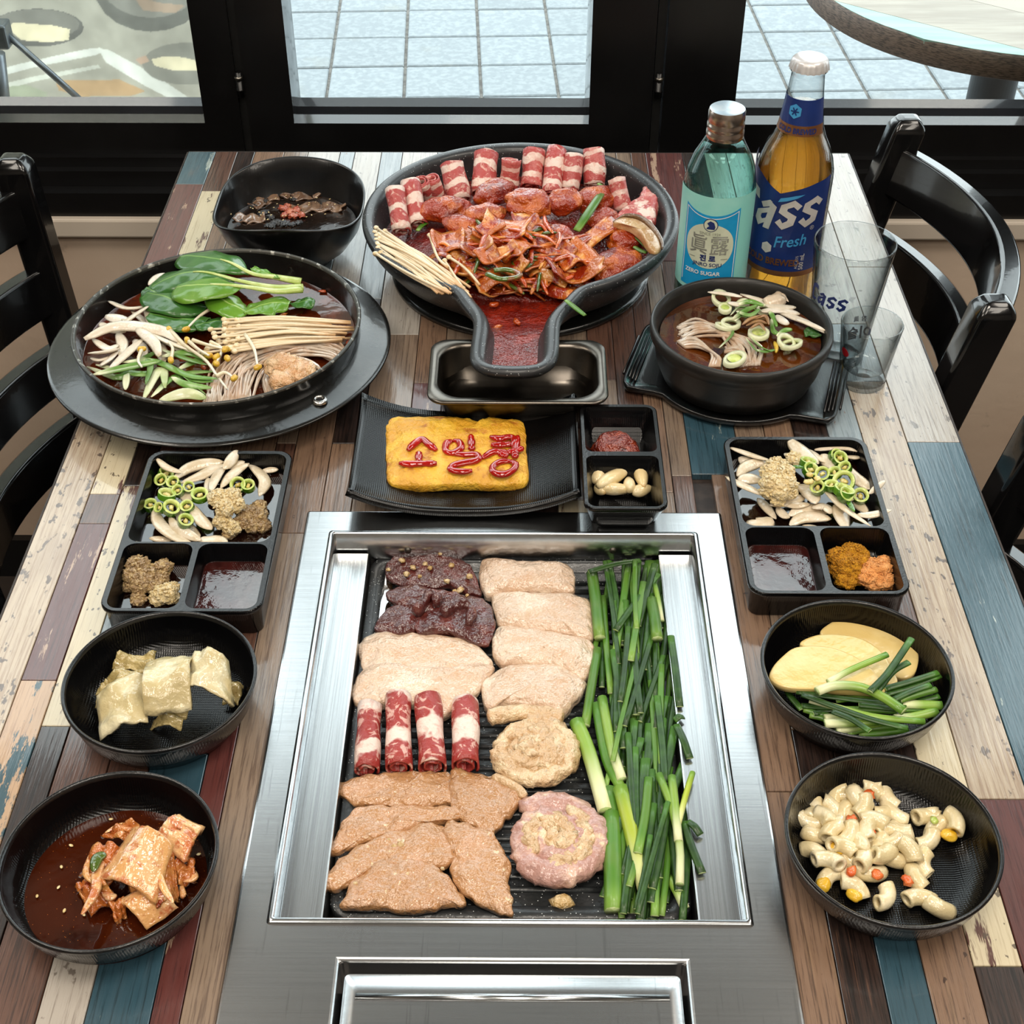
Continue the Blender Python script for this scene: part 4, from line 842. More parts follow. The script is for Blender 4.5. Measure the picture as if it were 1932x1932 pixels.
# ------------------------------------------------------------------ bottles and glasses
def clear(name, tint, ior=1.45, edge=None):
    m = bpy.data.materials.new(name); m.use_nodes = True; MATS[name] = m; N = m.node_tree.nodes; L = m.node_tree.links; N.remove(N['Principled BSDF'])
    t = N.new('ShaderNodeBsdfTransparent'); t.inputs[0].default_value = col(tint)
    gl = N.new('ShaderNodeBsdfGlossy'); gl.inputs['Roughness'].default_value = .03; em = N.new('ShaderNodeMix'); em.data_type = 'RGBA'; em.inputs[6].default_value = col(tint); em.inputs[7].default_value = col(edge or tint); L.new(em.outputs[2], t.inputs[0])
    lw = N.new('ShaderNodeLayerWeight'); lw.inputs[0].default_value = .5; pw_ = N.new('ShaderNodeMath'); pw_.operation = 'POWER'; pw_.inputs[1].default_value = 4.0; fr = N.new('ShaderNodeMath'); fr.operation = 'MULTIPLY_ADD'; fr.inputs[1].default_value = .8; fr.inputs[2].default_value = .045; p2_ = N.new('ShaderNodeMath'); p2_.operation = 'POWER'; p2_.inputs[1].default_value = 2.2; L.new(lw.outputs['Facing'], p2_.inputs[0]); L.new(p2_.outputs[0], em.inputs[0]); L.new(lw.outputs['Facing'], pw_.inputs[0]); L.new(pw_.outputs[0], fr.inputs[0])
    nz_ = N.new('ShaderNodeTexNoise'); nz_.inputs['Scale'].default_value = 30; bp = N.new('ShaderNodeBump'); bp.inputs['Distance'].default_value = .0003
    tc = N.new('ShaderNodeTexCoord'); L.new(tc.outputs['Object'], nz_.inputs['Vector']); L.new(nz_.outputs[0], bp.inputs['Height']); L.new(bp.outputs[0], lw.inputs['Normal']); L.new(bp.outputs[0], gl.inputs['Normal'])
    mx = N.new('ShaderNodeMixShader'); L.new(fr.outputs[0], mx.inputs[0]); L.new(t.outputs[0], mx.inputs[1]); L.new(gl.outputs[0], mx.inputs[2]); L.new(mx.outputs[0], N['Material Output'].inputs[0]); return m
clear('clear_glass', 'f6f8f8', 1.5, '4f5a5c')
mat('thick_glass', 'f4f8f8', .01, trans=1, ior=1.45, layers=[dict(s=20, c='eef4f4')])
clear('aqua_glass', 'd6efec', 1.5, '3f8a82')
clear('soju_liquid', 'e4f4f2', 1.33, '9fd0ca')
mat('beer_liquid', 'eaa73a', .0, trans=.86, ior=1.33, layers=[dict(s=20, c='e6a036')])
mat('cap_white', 'c9c6c6', .3, .3, layers=[dict(s=60, c='dedcdc')])
mat('cap_metal', 'b9a79c', .25, 1, layers=[dict(s=40, c='d0c2b8')])
mat('cap_top', 'c4d3dd', .3, .3, layers=[dict(s=90, c='b0c6d6')])
mat('label_blue', '1795cf', .45, layers=[dict(s=40, c='1b9cd6')])
mat('label_aqua', '8fd9d2', .45, layers=[dict(s=20, c='9fe0d8')])
mat('label_ivory', 'd6dcc6', .45, layers=[dict(s=50, c='cdd4bd')])
mat('label_white', 'e6eaea', .45, layers=[dict(s=50, c='dde2e2')])
mat('label_navy', '152a63', .4, layers=[dict(s=30, c='1a3170')], coat=.2)
mat('label_sky', '3a8fc4', .45, layers=[dict(s=50, c='4699cd')])
mat('label_copper', '9a6a45', .35, .6, layers=[dict(s=60, c='87593a')])
mat('label_silver', 'd3cfcc', .35, .2, layers=[dict(s=60, c='c6c2bf')])
mat('label_grey', '8d8f86', .45, layers=[dict(s=60, c='7d7f77')])
mat('print_navy', '1d2c63', .45, layers=[dict(s=60, c='22326c')])
mat('print_red', 'b8202a', .45, layers=[dict(s=60, c='a81c26')])
mat('print_bluegrey', '6d7790', .45, layers=[dict(s=60, c='626c86')])
def wrap(c, r, a0, pts2, z0, off=.0003, rfun=None):
    # flat (u across in metres, v up) -> onto a bottle of radius r facing direction a0
    out = []
    for u, v in pts2:
        rr = (rfun(z0 + v) if rfun else r) + off; a = a0 + u / (rfun(z0 + v) if rfun else r)
        out.append((c[0] + rr * math.cos(a), c[1] + rr * math.sin(a), z0 + v))
    return out
def patch(name, fpts, c, r, a0, z0, m, parent, off=.0003, rfun=None, flip=False, div=.003):
    """flat outline with straight edges -> curved skin: clip by columns (even-odd fill)"""
    bm = bmesh.new(); vs = [bm.verts.new((x, y, 0)) for x, y in fpts]
    E = [bm.edges.new((vs[i], vs[(i + 1) % len(vs)])) for i in range(len(vs))]
    bmesh.ops.triangle_fill(bm, edges=E, use_beauty=True)
    finish(bm, name, c, r, a0, z0, m, parent, off, rfun, div)
def finish(bm, name, c, r, a0, z0, m, parent, off, rfun, div):
    xs = [v.co.x for v in bm.verts]; lo, hi = min(xs), max(xs); k = int((hi - lo) / div)
    for i in range(1, k + 1):
        geom = bm.verts[:] + bm.edges[:] + bm.faces[:]
        bmesh.ops.bisect_plane(bm, geom=geom, plane_co=(lo + (hi - lo) * i / (k + 1), 0, 0), plane_no=(1, 0, 0), dist=1e-7)
    if rfun:
        ys_ = [v.co.y for v in bm.verts]; l2, h2 = min(ys_), max(ys_); k = int((h2 - l2) / .006)
        for i in range(1, k + 1):
            geom = bm.verts[:] + bm.edges[:] + bm.faces[:]
            bmesh.ops.bisect_plane(bm, geom=geom, plane_co=(0, l2 + (h2 - l2) * i / (k + 1), 0), plane_no=(0, 1, 0), dist=1e-7)
    bm.verts.index_update(); V = wrap(c, r, a0, [(v.co.x, v.co.y) for v in bm.verts], z0, off, rfun)
    F = []
    for f in bm.faces:
        ids = [v.index for v in f.verts]
        if f.normal.z < 0: ids = ids[::-1]
        F.append(ids)
    bm.free(); return mk(name, V, F, m, parent)
def text_bm(s, size, align='CENTER', shear=0, bold=0, sx=1.0):
    cu = bpy.data.curves.new('lettering', 'FONT'); cu.body = s; cu.size = size; cu.align_x = align; cu.shear = shear; cu.offset = bold; cu.resolution_u = 3
    ob = bpy.data.objects.new('lettering_tmp', cu); COL.objects.link(ob); dg = bpy.context.evaluated_depsgraph_get(); me = bpy.data.meshes.new_from_object(ob.evaluated_get(dg))
    bm = bmesh.new(); bm.from_mesh(me)
    for v in bm.verts: v.co.x *= sx
    bpy.data.objects.remove(ob); bpy.data.curves.remove(cu); bpy.data.meshes.remove(me); bmesh.ops.triangulate(bm, faces=bm.faces[:]); return bm
def lettering(s, size, u, v, c, r, a0, z0, m, parent, off=.0006, shear=0, bold=0, sx=1.0, rfun=None, rot=0, inside=False):
    bm = text_bm(s, size, shear=shear, bold=bold, sx=sx)
    for w_ in bm.verts:
        x, y = w_.co.x, w_.co.y; w_.co.x = x * math.cos(rot) - y * math.sin(rot) + u; w_.co.y = x * math.sin(rot) + y * math.cos(rot) + v; w_.co.z = 0
    if not bm.verts: bm.free(); return None
    bm.normal_update(); return finish(bm, 'lettering', c, r, a0, z0, m, parent, off, rfun, .004)
def rad_fun(prof):
    zs = [p[1] for p in prof]; rs_ = [p[0] for p in prof]; return lambda z: float(np.interp(z, zs, rs_))
# --- soju bottle
SB = at(1373, 203, .198)[:2]; R1 = .0312
def face(c): return math.atan2(CAMP[1] - c[1], CAMP[0] - c[0])
sb = tag(empty('soju_bottle', (SB[0], SB[1], TZ)), 'pale aqua glass soju bottle with bright blue label and metal cap', 'bottle')
pf = [(.020, 0), (.0290, .001), (R1, .005), (R1, .126), (.0304, .135), (.0280, .147), (.0235, .158), (.0185, .167), (.0150, .1745), (.0137, .181), (.0134, .194)]
zp = [(r, TZ + z) for r, z in pf]
mk('glass_body', *lathe(SB, [(.0001, TZ)] + zp, 64), 'aqua_glass', sb)
fillz = .166
inn = [(r - .0016, TZ + z + (.002 if z < .004 else 0)) for r, z in pf if z < fillz] + [(.0172, TZ + fillz), (.0001, TZ + fillz)]
mk('soju', *lathe(SB, [(.0001, TZ + .003)] + inn, 64), 'soju_liquid', sb)
cp = mk('cap', *lathe(SB, [(r_, TZ + z_ - .007) for r_, z_ in [(.0152, .1795), (.0158, .181), (.0158, .1855), (.0150, .1865), (.0156, .1885), (.0156, .192), (.0148, .193), (.0154, .195), (.0154, .2025), (.0146, .2045)]], 48), 'cap_metal', sb)
mk('cap_top', *lathe(SB, [(.0146, TZ + .1975), (.0135, TZ + .1982), (.0001, TZ + .1982)], 48), 'cap_top', cp)
aS = face(SB); L0 = TZ
patch('label_band', [(-.046, .040), (.046, .040), (.046, .1320), (-.046, .1320)], SB, R1, aS, L0, 'label_aqua', sb, .00025)
aL = aS - .12
def bowed(w, y0, y1, d): return [(-w, y0), (w, y0)] + [(x, y1 - d * (1 - (x / w) ** 2)) for x in np.linspace(w, -w, 13)]
patch('label_panel', bowed(.0250, .044, .1215, .0065), SB, R1, aL, L0, 'label_blue', sb, .0005)
for sx_ in (-1, 1): patch('label_border', [(sx_ * .0233 - .0004, .048), (sx_ * .0233 + .0004, .048), (sx_ * .0233 + .0004, .1190), (sx_ * .0233 - .0004, .1190)], SB, R1, aL, L0, 'label_white', sb, .0007)
bord = [(x, .1190 - .0062 * (1 - (x / .0233) ** 2)) for x in np.linspace(.0233, -.0233, 13)]
patch('label_border', bord + [(x, y - .0008) for x, y in bord[::-1]], SB, R1, aL, L0, 'label_white', sb, .0007)
patch('label_shield', [(.0212 * math.cos(t), .0860 + .0215 * math.copysign(abs(math.sin(t)) ** .9, math.sin(t))) for t in np.linspace(0, 2 * PI, 40, endpoint=False)], SB, R1, aL, L0, 'label_ivory', sb, .0007)
for rr, m_, of in ((.0062, 'print_navy', .0009), (.0055, 'label_ivory', .0011)): patch('round_badge', [(rr * math.cos(t), .1065 + rr * math.sin(t)) for t in np.linspace(0, 2 * PI, 24, endpoint=False)], SB, R1, aL, L0, m_, sb, of)
patch('badge_mark', [(x * .95, y + .0553) for x, y in [(-.0035, .0475), (.0036, .0475), (.0042, .0500), (.0028, .0540), (-.0004, .0552), (-.0032, .0530), (-.0022, .0515), (-.0012, .0505), (-.0028, .0492)]], SB, R1, aL, L0, 'print_navy', sb, .0013)
for s_, sz, u, v, m_, bo, sx_ in (('SINCE 1924', .0036, 0, .0970, 'label_grey', 0, 1), ('眞', .0200, -.0090, .0800, 'label_grey', .00012, .85), ('露', .0200, .0090, .0800, 'label_grey', .00012, .85), ('진 로', .0064, 0, .0722, 'print_navy', .0003, 1), ('JINRO SOJU', .0048, 0, .0668, 'print_navy', .00008, 1), ('ZERO SUGAR', .0052, -.004, .0580, 'label_white', .00015, 1)):
    lettering(s_, sz, u, v, SB, R1, aL, L0, m_, sb, .0010, bold=bo, sx=sx_)
for x0_ in (-.0170, .0110): patch('label_rule', [(x0_, .0740), (x0_ + .0060, .0740), (x0_ + .0060, .0745), (x0_, .0745)], SB, R1, aL, L0, 'label_grey', sb, .0010)
lettering('眞露', .0085, 0, -.004, SB, .02, 0, 0, 'print_navy', None) if False else None
# --- beer bottle
BB = at(1530, 104, .235)[:2]; R2 = .0335
bb = tag(empty('beer_bottle', (BB[0], BB[1], TZ)), 'clear glass beer bottle of amber beer with navy label', 'bottle')
pf2 = [(.022, 0), (.0310, .001), (R2, .005), (R2, .130), (.0330, .137), (.0310, .146), (.0270, .157), (.0222, .166), (.0190, .175), (.0168, .190), (.0150, .205), (.0138, .218), (.0136, .221), (.0150, .2225), (.0150, .2265), (.0142, .228)]
zp2 = [(r, TZ + z) for r, z in pf2]; rf2 = rad_fun(zp2)
mk('glass_body', *lathe(BB, [(.0001, TZ)] + zp2, 64), 'clear_glass', bb)
fz = .193
inn = [(r - .0018, TZ + z + (.002 if z < .004 else 0)) for r, z in pf2 if z < fz] + [(.0144, TZ + fz), (.0001, TZ + fz)]
mk('beer', *lathe(BB, [(.0001, TZ + .003)] + inn, 64), 'beer_liquid', bb)
cr = []
for k in range(84):
    cr.append(k)
def crown(r, z, am): return np.array([(BB[0] + (r + am * math.cos(21 * 2 * PI * k / 84)) * math.cos(2 * PI * k / 84), BB[1] + (r + am * math.cos(21 * 2 * PI * k / 84)) * math.sin(2 * PI * k / 84), TZ + z) for k in range(84)])
mk('crown_cap', *loft([crown(.0162, .2245, .0007), crown(.0160, .2262, .0006), crown(.0152, .2295, .0003), crown(.0146, .2318, 0), crown(.0128, .2335, 0), crown(.006, .2340, 0)], False, True), 'cap_white', bb)
aB = face(BB); a2 = aB - .30; L2 = TZ
patch('label', [(-.052, .0525), (.048, .0525), (.048, .1400), (.030, .1365), (.010, .1300), (.001, .1265), (-.008, .1310), (-.020, .1380), (-.036, .1440), (-.052, .1470)], BB, R2, a2, L2, 'label_navy', bb, .0004)
patch('label_foot', [(-.052, .0475), (.048, .0475), (.048, .0525), (-.052, .0525)], BB, R2, a2, L2, 'label_copper', bb, .0004)
# word mark drawn as angular blackletter strokes
def strokes(S, sc, ox, oy, sh): return [[(ox + (x + sh * y) * sc, oy + y * sc) for x, y in s] for s in S]
LET = {'C': [[(0, .25), (.28, 0), (.62, .12), (.66, .30), (.36, .22), (.24, .32), (.24, 1.0), (.40, 1.12), (.72, 1.02), (.60, 1.36), (.30, 1.45), (0, 1.2)]],
       'a': [[(.42, 0), (.66, .0), (.66, .86), (.42, 1.0)], [(0, .22), (.22, 0), (.46, .22), (.46, .40), (.30, .28), (.22, .34), (.22, .46), (.46, .60), (.46, .80), (0, .54)], [(.06, .86), (.20, .70), (.46, .84), (.46, 1.0), (.36, 1.05)]],
       's': [[(0, .20), (.30, -.02), (.60, .18), (.60, .50), (.24, .68), (.24, .76), (.40, .84), (.56, .72), (.66, .88), (.36, 1.08), (0, .86), (0, .58), (.36, .40), (.36, .32), (.24, .22), (.12, .36)]]}
def cass(c, r, a0, z0, sc, u0, m, parent, off, rise=.10, inside=False, outline=None):
    x = u0
    for ch, adv in (('C', .80), ('a', .80), ('s', .74), ('s', .7)):
        for s in strokes(LET[ch], sc, x, (x - u0) * rise, .22):
            patch('word_mark', s, c, r, a0, z0, m, parent, off)
        x += adv * sc
cass(BB, R2, a2, L2 + .0880, .0262, -.0435, 'label_silver', bb, .0009, .14)
patch('label_dash', [(.000, .1185), (.007, .1205), (.016, .1240), (.022, .1275), (.014, .1262), (.002, .1225)], BB, R2, a2, L2, 'label_sky', bb, .0009)
lettering('Fresh', .0150, .0145, .0775, BB, R2, a2, L2, 'label_sky', bb, .0009, shear=.35, bold=.0002, rot=.16, sx=.85)
lettering('®', .0055, .0325, .0930, BB, R2, a2, L2, 'label_silver', bb, .0009)
patch('label_hexagon', [(-.0050 + .0052 * math.cos(t), .0735 + .0055 * math.sin(t)) for t in np.linspace(PI / 6, PI / 6 + 2 * PI, 6, endpoint=False)], BB, R2, a2, L2, 'label_silver', bb, .0009)
lettering('COLD BREWED', .0088, -.0010, .0585, BB, R2, a2, L2, 'label_copper', bb, .0009, bold=.00030, sx=.84)
lettering('500 mL', .0058, .0290, .0620, BB, R2, a2, L2, 'label_silver', bb, .0009, rot=PI / 2, sx=.9, bold=.0001)
lettering('ALC 4.5%', .0036, .0238, .0620, BB, R2, a2, L2, 'label_silver', bb, .0009, rot=PI / 2, sx=.9)
# neck label follows the tapering neck
patch('neck_label', [(-.030, .182 - .182), (.030, 0), (.026, .0215), (-.026, .0215)], BB, .0175, a2 - .12, TZ + .1815, 'label_navy', bb, .0005, rfun=rf2)
patch('neck_band', [(-.031, 0), (.031, 0), (.030, .0085), (-.030, .0085)], BB, .0185, a2 - .12, TZ + .1730, 'label_copper', bb, .0005, rfun=rf2)
lettering('COLD BREWED', .0062, .002, .0020, BB, .0185, a2, TZ + .1730, 'print_navy', bb, .0010, bold=.0002, sx=.8, rfun=rf2)
patch('neck_hexagon', [(.0058 * math.cos(t), .0100 + .0062 * math.sin(t)) for t in np.linspace(PI / 6, PI / 6 + 2 * PI, 6, endpoint=False)], BB, .0175, a2 - .08, TZ + .1830, 'label_sky', bb, .0009, rfun=rf2)
for k in range(3):
    t = k * PI / 3; dx, dy = .0034 * math.cos(t), .0034 * math.sin(t); nx, ny = -.0005 * math.sin(t), .0005 * math.cos(t)
    patch('snowflake_arm', [(-dx + nx, .0100 - dy + ny), (-dx - nx, .0100 - dy - ny), (dx - nx, .0100 + dy - ny), (dx + nx, .0100 + dy + ny)], BB, .0175, a2 - .08, TZ + .1830, 'label_navy', bb, .0013, rfun=rf2)
# --- beer glass and shot glass: thick-walled
def tumbler(name, c, label, prof_o, prof_i, m='clear_glass'):
    e = tag(empty(name, (c[0], c[1], TZ)), label, 'glass')
    mk('glass_wall', *lathe(c, [(r, TZ + z) for r, z in prof_o] + [(r, TZ + z) for r, z in prof_i], 64, True, True), 'clear_glass', e); return e
GB = at(1614, 457, .112)[:2]
bgz = [(.0225, 0), (.0235, .002), (.0240, .010), (.0335, .108), (.0340, .1125), (.0332, .1138)]
bg_ = tumbler('beer_glass', GB, 'empty tapered beer glass with blue lettering behind the shot glass', bgz, [(.0322, .1125), (.0318, .108), (.0222, .012), (.0205, .009)])
rfg = rad_fun([(r, TZ + z) for r, z in bgz[:5]])
aG = face(GB)
def cass_g(c, a0, z0, sc, u0, m, parent):
    x = u0
    for ch, adv in (('C', .80), ('a', .80), ('s', .74), ('s', .7)):
        for s in strokes(LET[ch], sc, x, 0, .22): patch('word_mark', s, c, .029, a0, z0, m, parent, .0004, rfun=rfg)
        x += adv * sc
cass_g(GB, aG - .62, TZ + .062, .0125, -.018, 'print_navy', bg_)
GS = at(1646, 610, .058)[:2]
sgz = [(.0190, 0), (.0200, .0015), (.0202, .012), (.0255, .056), (.0258, .058), (.0252, .0592)]
sg = tumbler('shot_glass', GS, 'small empty shot glass with printed lettering at the table edge', sgz, [(.0240, .0582), (.0236, .056), (.0182, .0165), (.0150, .0135)])
rfs = rad_fun([(r, TZ + z) for r, z in sgz[:4]])
aH = face(GS)
patch('red_stamp', [(.0048 * math.cos(t), .0040 * math.sin(t)) for t in np.linspace(0, 2 * PI, 20, endpoint=False)], GS, .024, aH - .85, TZ + .036, 'print_red', sg, .0003, rfun=rfs)
lettering('이슬', .0120, 0, 0, GS, .024, aH + PI + .45, TZ + .030, 'print_bluegrey', sg, .0003, bold=.0004, rfun=rfs)
lettering('참 眞', .0055, 0, .0150, GS, .024, aH + PI + .45, TZ + .030, 'print_bluegrey', sg, .0003, bold=.0001, rfun=rfs)
# ------------------------------------------------------------------ chairs
mat('black_lacquer', '0a0a0b', .18, layers=[dict(s=6, c='0f0f10')], coat=.5, bump=[dict(s=30, d=.0002)])
def post_mesh(P, wx, wy):
    R = []
    P = spl(P, 12)
    for i, p in enumerate(P):
        k = 1.0; R.append(np.array([(p[0] - wx * k, p[1] - wy, p[2]), (p[0] + wx * k, p[1] - wy, p[2]), (p[0] + wx * k, p[1] + wy, p[2]), (p[0] - wx * k, p[1] + wy, p[2])]))
    p = P[-1]; R.append(np.array([(p[0] - wx * .55, p[1] - wy * .55, p[2] + .010), (p[0] + wx * .55, p[1] - wy * .55, p[2] + .010), (p[0] + wx * .55, p[1] + wy * .55, p[2] + .010), (p[0] - wx * .55, p[1] + wy * .55, p[2] + .010)]))
    return loft(R, True, True)
def chair(label, bx, y0, y1, s, rake=.075, H=.80, bulge=.062):
    """back plane at x = bx (top), facing the table; s=+1 for a chair to the right of the table"""
    e = tag(empty('dining_chair', (bx - s * .2, (y0 + y1) / 2, 0)), label, 'chair', 'black ladder-back chairs')
    def xb(z): return bx - s * rake * max(0, (H - z)) / .36 if z > .42 else bx - s * rake * (H - .42) / .36 + s * .10 * (.42 - z)
    for yy in (y0, y1):
        o = mk('back_post', *post_mesh([(xb(z), yy, z) for z in (0, .2, .42, .55, .68, H)], .017, .0155), 'black_lacquer', e, smooth=False); bevel(o, .004, 3, 20); autosm(o, 50)
    for zt in (H - .022, H - .112, H - .202, H - .292):
        def f(u, v):
            y = y0 + (y1 - y0) * u; z = zt - .052 * v; return (xb(z) + s * bulge * math.sin(PI * u) ** .8, y, z)
        o = mk('slat', *sheet(f, 26, 4, .019), 'black_lacquer', e); bevel(o, .003, 2); autosm(o, 50)
    sx0, sx1 = xb(.44) - s * .02, xb(.44) - s * .40
    o = mk('seat', *loft([rrect((sx0 + sx1) / 2, (y0 + y1) / 2, abs(sx1 - sx0), abs(y1 - y0) + .03, .03, z, 6) for z in (.42, .425, .45, .455)], True, True), 'black_lacquer', e); autosm(o, 40)
    for yy in (y0, y1): mk('front_leg', *box(sx1 + s * .02 - .016, sx1 + s * .02 + .016, yy - .016, yy + .016, 0, .42), 'black_lacquer', e, smooth=False)
    return e
chair('black ladder-back chair against the right table edge, beside the bottles', .3985, 1.012, 1.362, 1)
chair('black ladder-back chair by the front right table edge, mostly out of view', .4000, .500, .850, 1)
chair('black ladder-back chair at the left of the hot pot pan', -.497, .905, 1.268, -1, rake=.02)
# ------------------------------------------------------------------ shared food materials
food('onion', 'd9cdb9', [dict(s=40, st=(1, 1, 1), c='e9e2d6', lo=.45, hi=.65), dict(k='attr', c='c9b99a', lo=.85, hi=1, f=.5)], 120, .0004, rough=.3, coat=.4)
food('onion_soy', 'd2c0a2', [dict(s=60, c='e0d3bd', lo=.45, hi=.62), dict(s=40, c='9c7447', lo=.62, hi=.78, f=.6)], 120, .0004, rough=.28, coat=.5)
food('enoki', 'e2cfae', [dict(k='attr', c='d3a067', lo=.75, hi=1.0, f=.75)], 200, .0002, coat=.25)
food('enoki_cap', 'ead9b8', [dict(s=200, c='dcc294')], 200, .0002, coat=.4)
food('sprout', 'dccfb0', [dict(k='attr', c='e8e2d0', lo=.3, hi=.9)], 200, .0002, coat=.5)
food('sprout_head', 'd9b53a', [dict(s=200, c='c79a22')], 200, .0003, coat=.5)
mat('glass_noodle', 'e6d3bf', .12, trans=.4, ior=1.2, layers=[dict(s=60, c='dcb898')], coat=.8)
mat('leaf_dark', '2c5a22', .32, layers=[dict(s=30, c='3c6e28', lo=.4, hi=.68), dict(k='attr', c='7aa052', lo=.07, hi=.01, f=.9)], bump=[dict(s=60, d=.0008), dict(k='wave', s=26, dir='DIAGONAL', dis=2, d=.0004)], coat=.4, rnd=.1)
mat('leaf_light', '5a8a26', .32, layers=[dict(s=30, c='6f9a33', lo=.4, hi=.68), dict(k='attr', c='a4bf6c', lo=.08, hi=.01, f=.9)], bump=[dict(s=60, d=.0008), dict(k='wave', s=26, dir='DIAGONAL', dis=2, d=.0004)], coat=.4, rnd=.08)
mat('choy_stem', 'a9bb5e', .35, layers=[dict(s=80, st=(1, 1, 1), c='c6d28a', lo=.4, hi=.65)], bump=[dict(s=150, d=.0003)], coat=.3)
mat('scallion_green', '5f8a3a', .35, layers=[dict(s=60, c='7d9f5a', lo=.45, hi=.65), dict(k='attr', c='dfe0bd', lo=.35, hi=.0)], coat=.4, rnd=.18)
mat('scallion_white', 'd9dcb8', .35, layers=[dict(s=60, c='c3cb94', lo=.45, hi=.65), dict(k='attr', c='8cab5a', lo=.7, hi=1.0, f=.7)], coat=.4, rnd=.08)
def broth(name, c, c2, sc=30, d=.0006): mat(name, c, .07, layers=[dict(s=sc, c=c2, lo=.42, hi=.62), dict(s=400, k='voro', c='c8772a', lo=.10, hi=.06, f=.6)], bump=[dict(s=22, d=d)], coat=.55, spec=.4)
broth('broth_red', '5c230c', '3a1508'); broth('broth_brown', '55290b', '381a06'); broth('broth_black', '1c120c', '120b08'); broth('broth_kimchi', '3a1406', '260c04')
mat('soy', '1c0b06', .06, layers=[dict(s=30, c='140704')], bump=[dict(s=30, d=.0003)], coat=1.0)
mat('soy_thick', '3a1512', .10, layers=[dict(s=60, c='2a0e0c')], bump=[dict(s=60, d=.0006)], coat=1.0)
food('sauce_red', '6e1408', [dict(s=60, c='8f2410', lo=.45, hi=.65), dict(s=40, c='3d0a05', lo=.58, hi=.74, f=.8)], 130, .0016, rough=.2, coat=.5)
food('meat_red', '9c300c', [dict(s=50, c='c8641c', lo=.45, hi=.64), dict(s=35, c='6e1408', lo=.52, hi=.68), dict(s=30, c='e0a05a', lo=.66, hi=.76, f=.7)], 130, .0016, rough=.24, coat=.5)
food('cabbage_red', 'bd6220', [dict(s=45, c='dc9a4c', lo=.50, hi=.64), dict(s=55, det=6, c='8f270b', lo=.48, hi=.60)], 120, .0010, rough=.24, coat=.5, rnd=.18)
food('chili_strip', 'b5460f', [dict(s=50, c='d67a24', lo=.5, hi=.65)], 110, .0006, rough=.22, coat=.8, rnd=.2)
food('chive_saucy', '4a5f1c', [dict(s=60, c='7d3a12', lo=.55, hi=.68)], 110, .0005, rough=.25, coat=.7, rnd=.2)
food('shiitake', 'b98f5e', [dict(s=70, c='cfae80', lo=.45, hi=.65), dict(s=60, c='7a4a22', lo=.62, hi=.75, f=.6)], 120, .0006)
food('shiitake_skin', '5f4024', [dict(s=60, c='7d5a36')], 120, .0006)
food('minced_garlic', 'e6cb90', [dict(s=320, c='f0dfb6', lo=.45, hi=.62), dict(s=160, c='d0a55c', lo=.58, hi=.72, f=.6)], 420, .0012, rough=.25, coat=1.0)
food('garlic_soy', '9c7c50', [dict(s=220, c='c4a670', lo=.45, hi=.62), dict(s=160, c='5d4020', lo=.58, hi=.72, f=.7)], 420, .0012, rough=.2, coat=1.0)
food('pepper_green', '3f6f14', [dict(s=60, c='578a1e', lo=.45, hi=.65)], 150, .0003, rough=.18, coat=.8)
food('pepper_flesh', 'a9bf55', [dict(s=150, c='c8d27a')], 200, .0004, rough=.3, coat=.6)
food('pepper_seed', 'e0cf8c', [dict(s=200, c='cbb25c')], 200, .0003)
def thing(name, vf, m, label, cat, group=None, t=None, **k):
    return tag(mk(name, vf[0], vf[1], m, t=t, **k), label, cat, group)
def strip(name, pts, h, r, m, label, cat, group, fn, flat=.5, n=12, ends=.25, seg=8, roll=0, tilt=None, arch=0):
    q = fn(*pts); hh = h if hasattr(h, '__len__') else [h] * len(q)
    P = spl([at(x, y, z) for (x, y), z in zip(q, hh)], n)
    if arch: P[:, 2] += arch * np.sin(np.linspace(0, PI, n))
    u = np.linspace(0, 1, n); rad = r * (ends + (1 - ends) * np.sin(PI * np.clip(u, .0, 1)) ** .6)
    V, F, t = tube(P, rad, seg, flat, roll=roll); return thing(name, (V, F), m, label, cat, group, t)
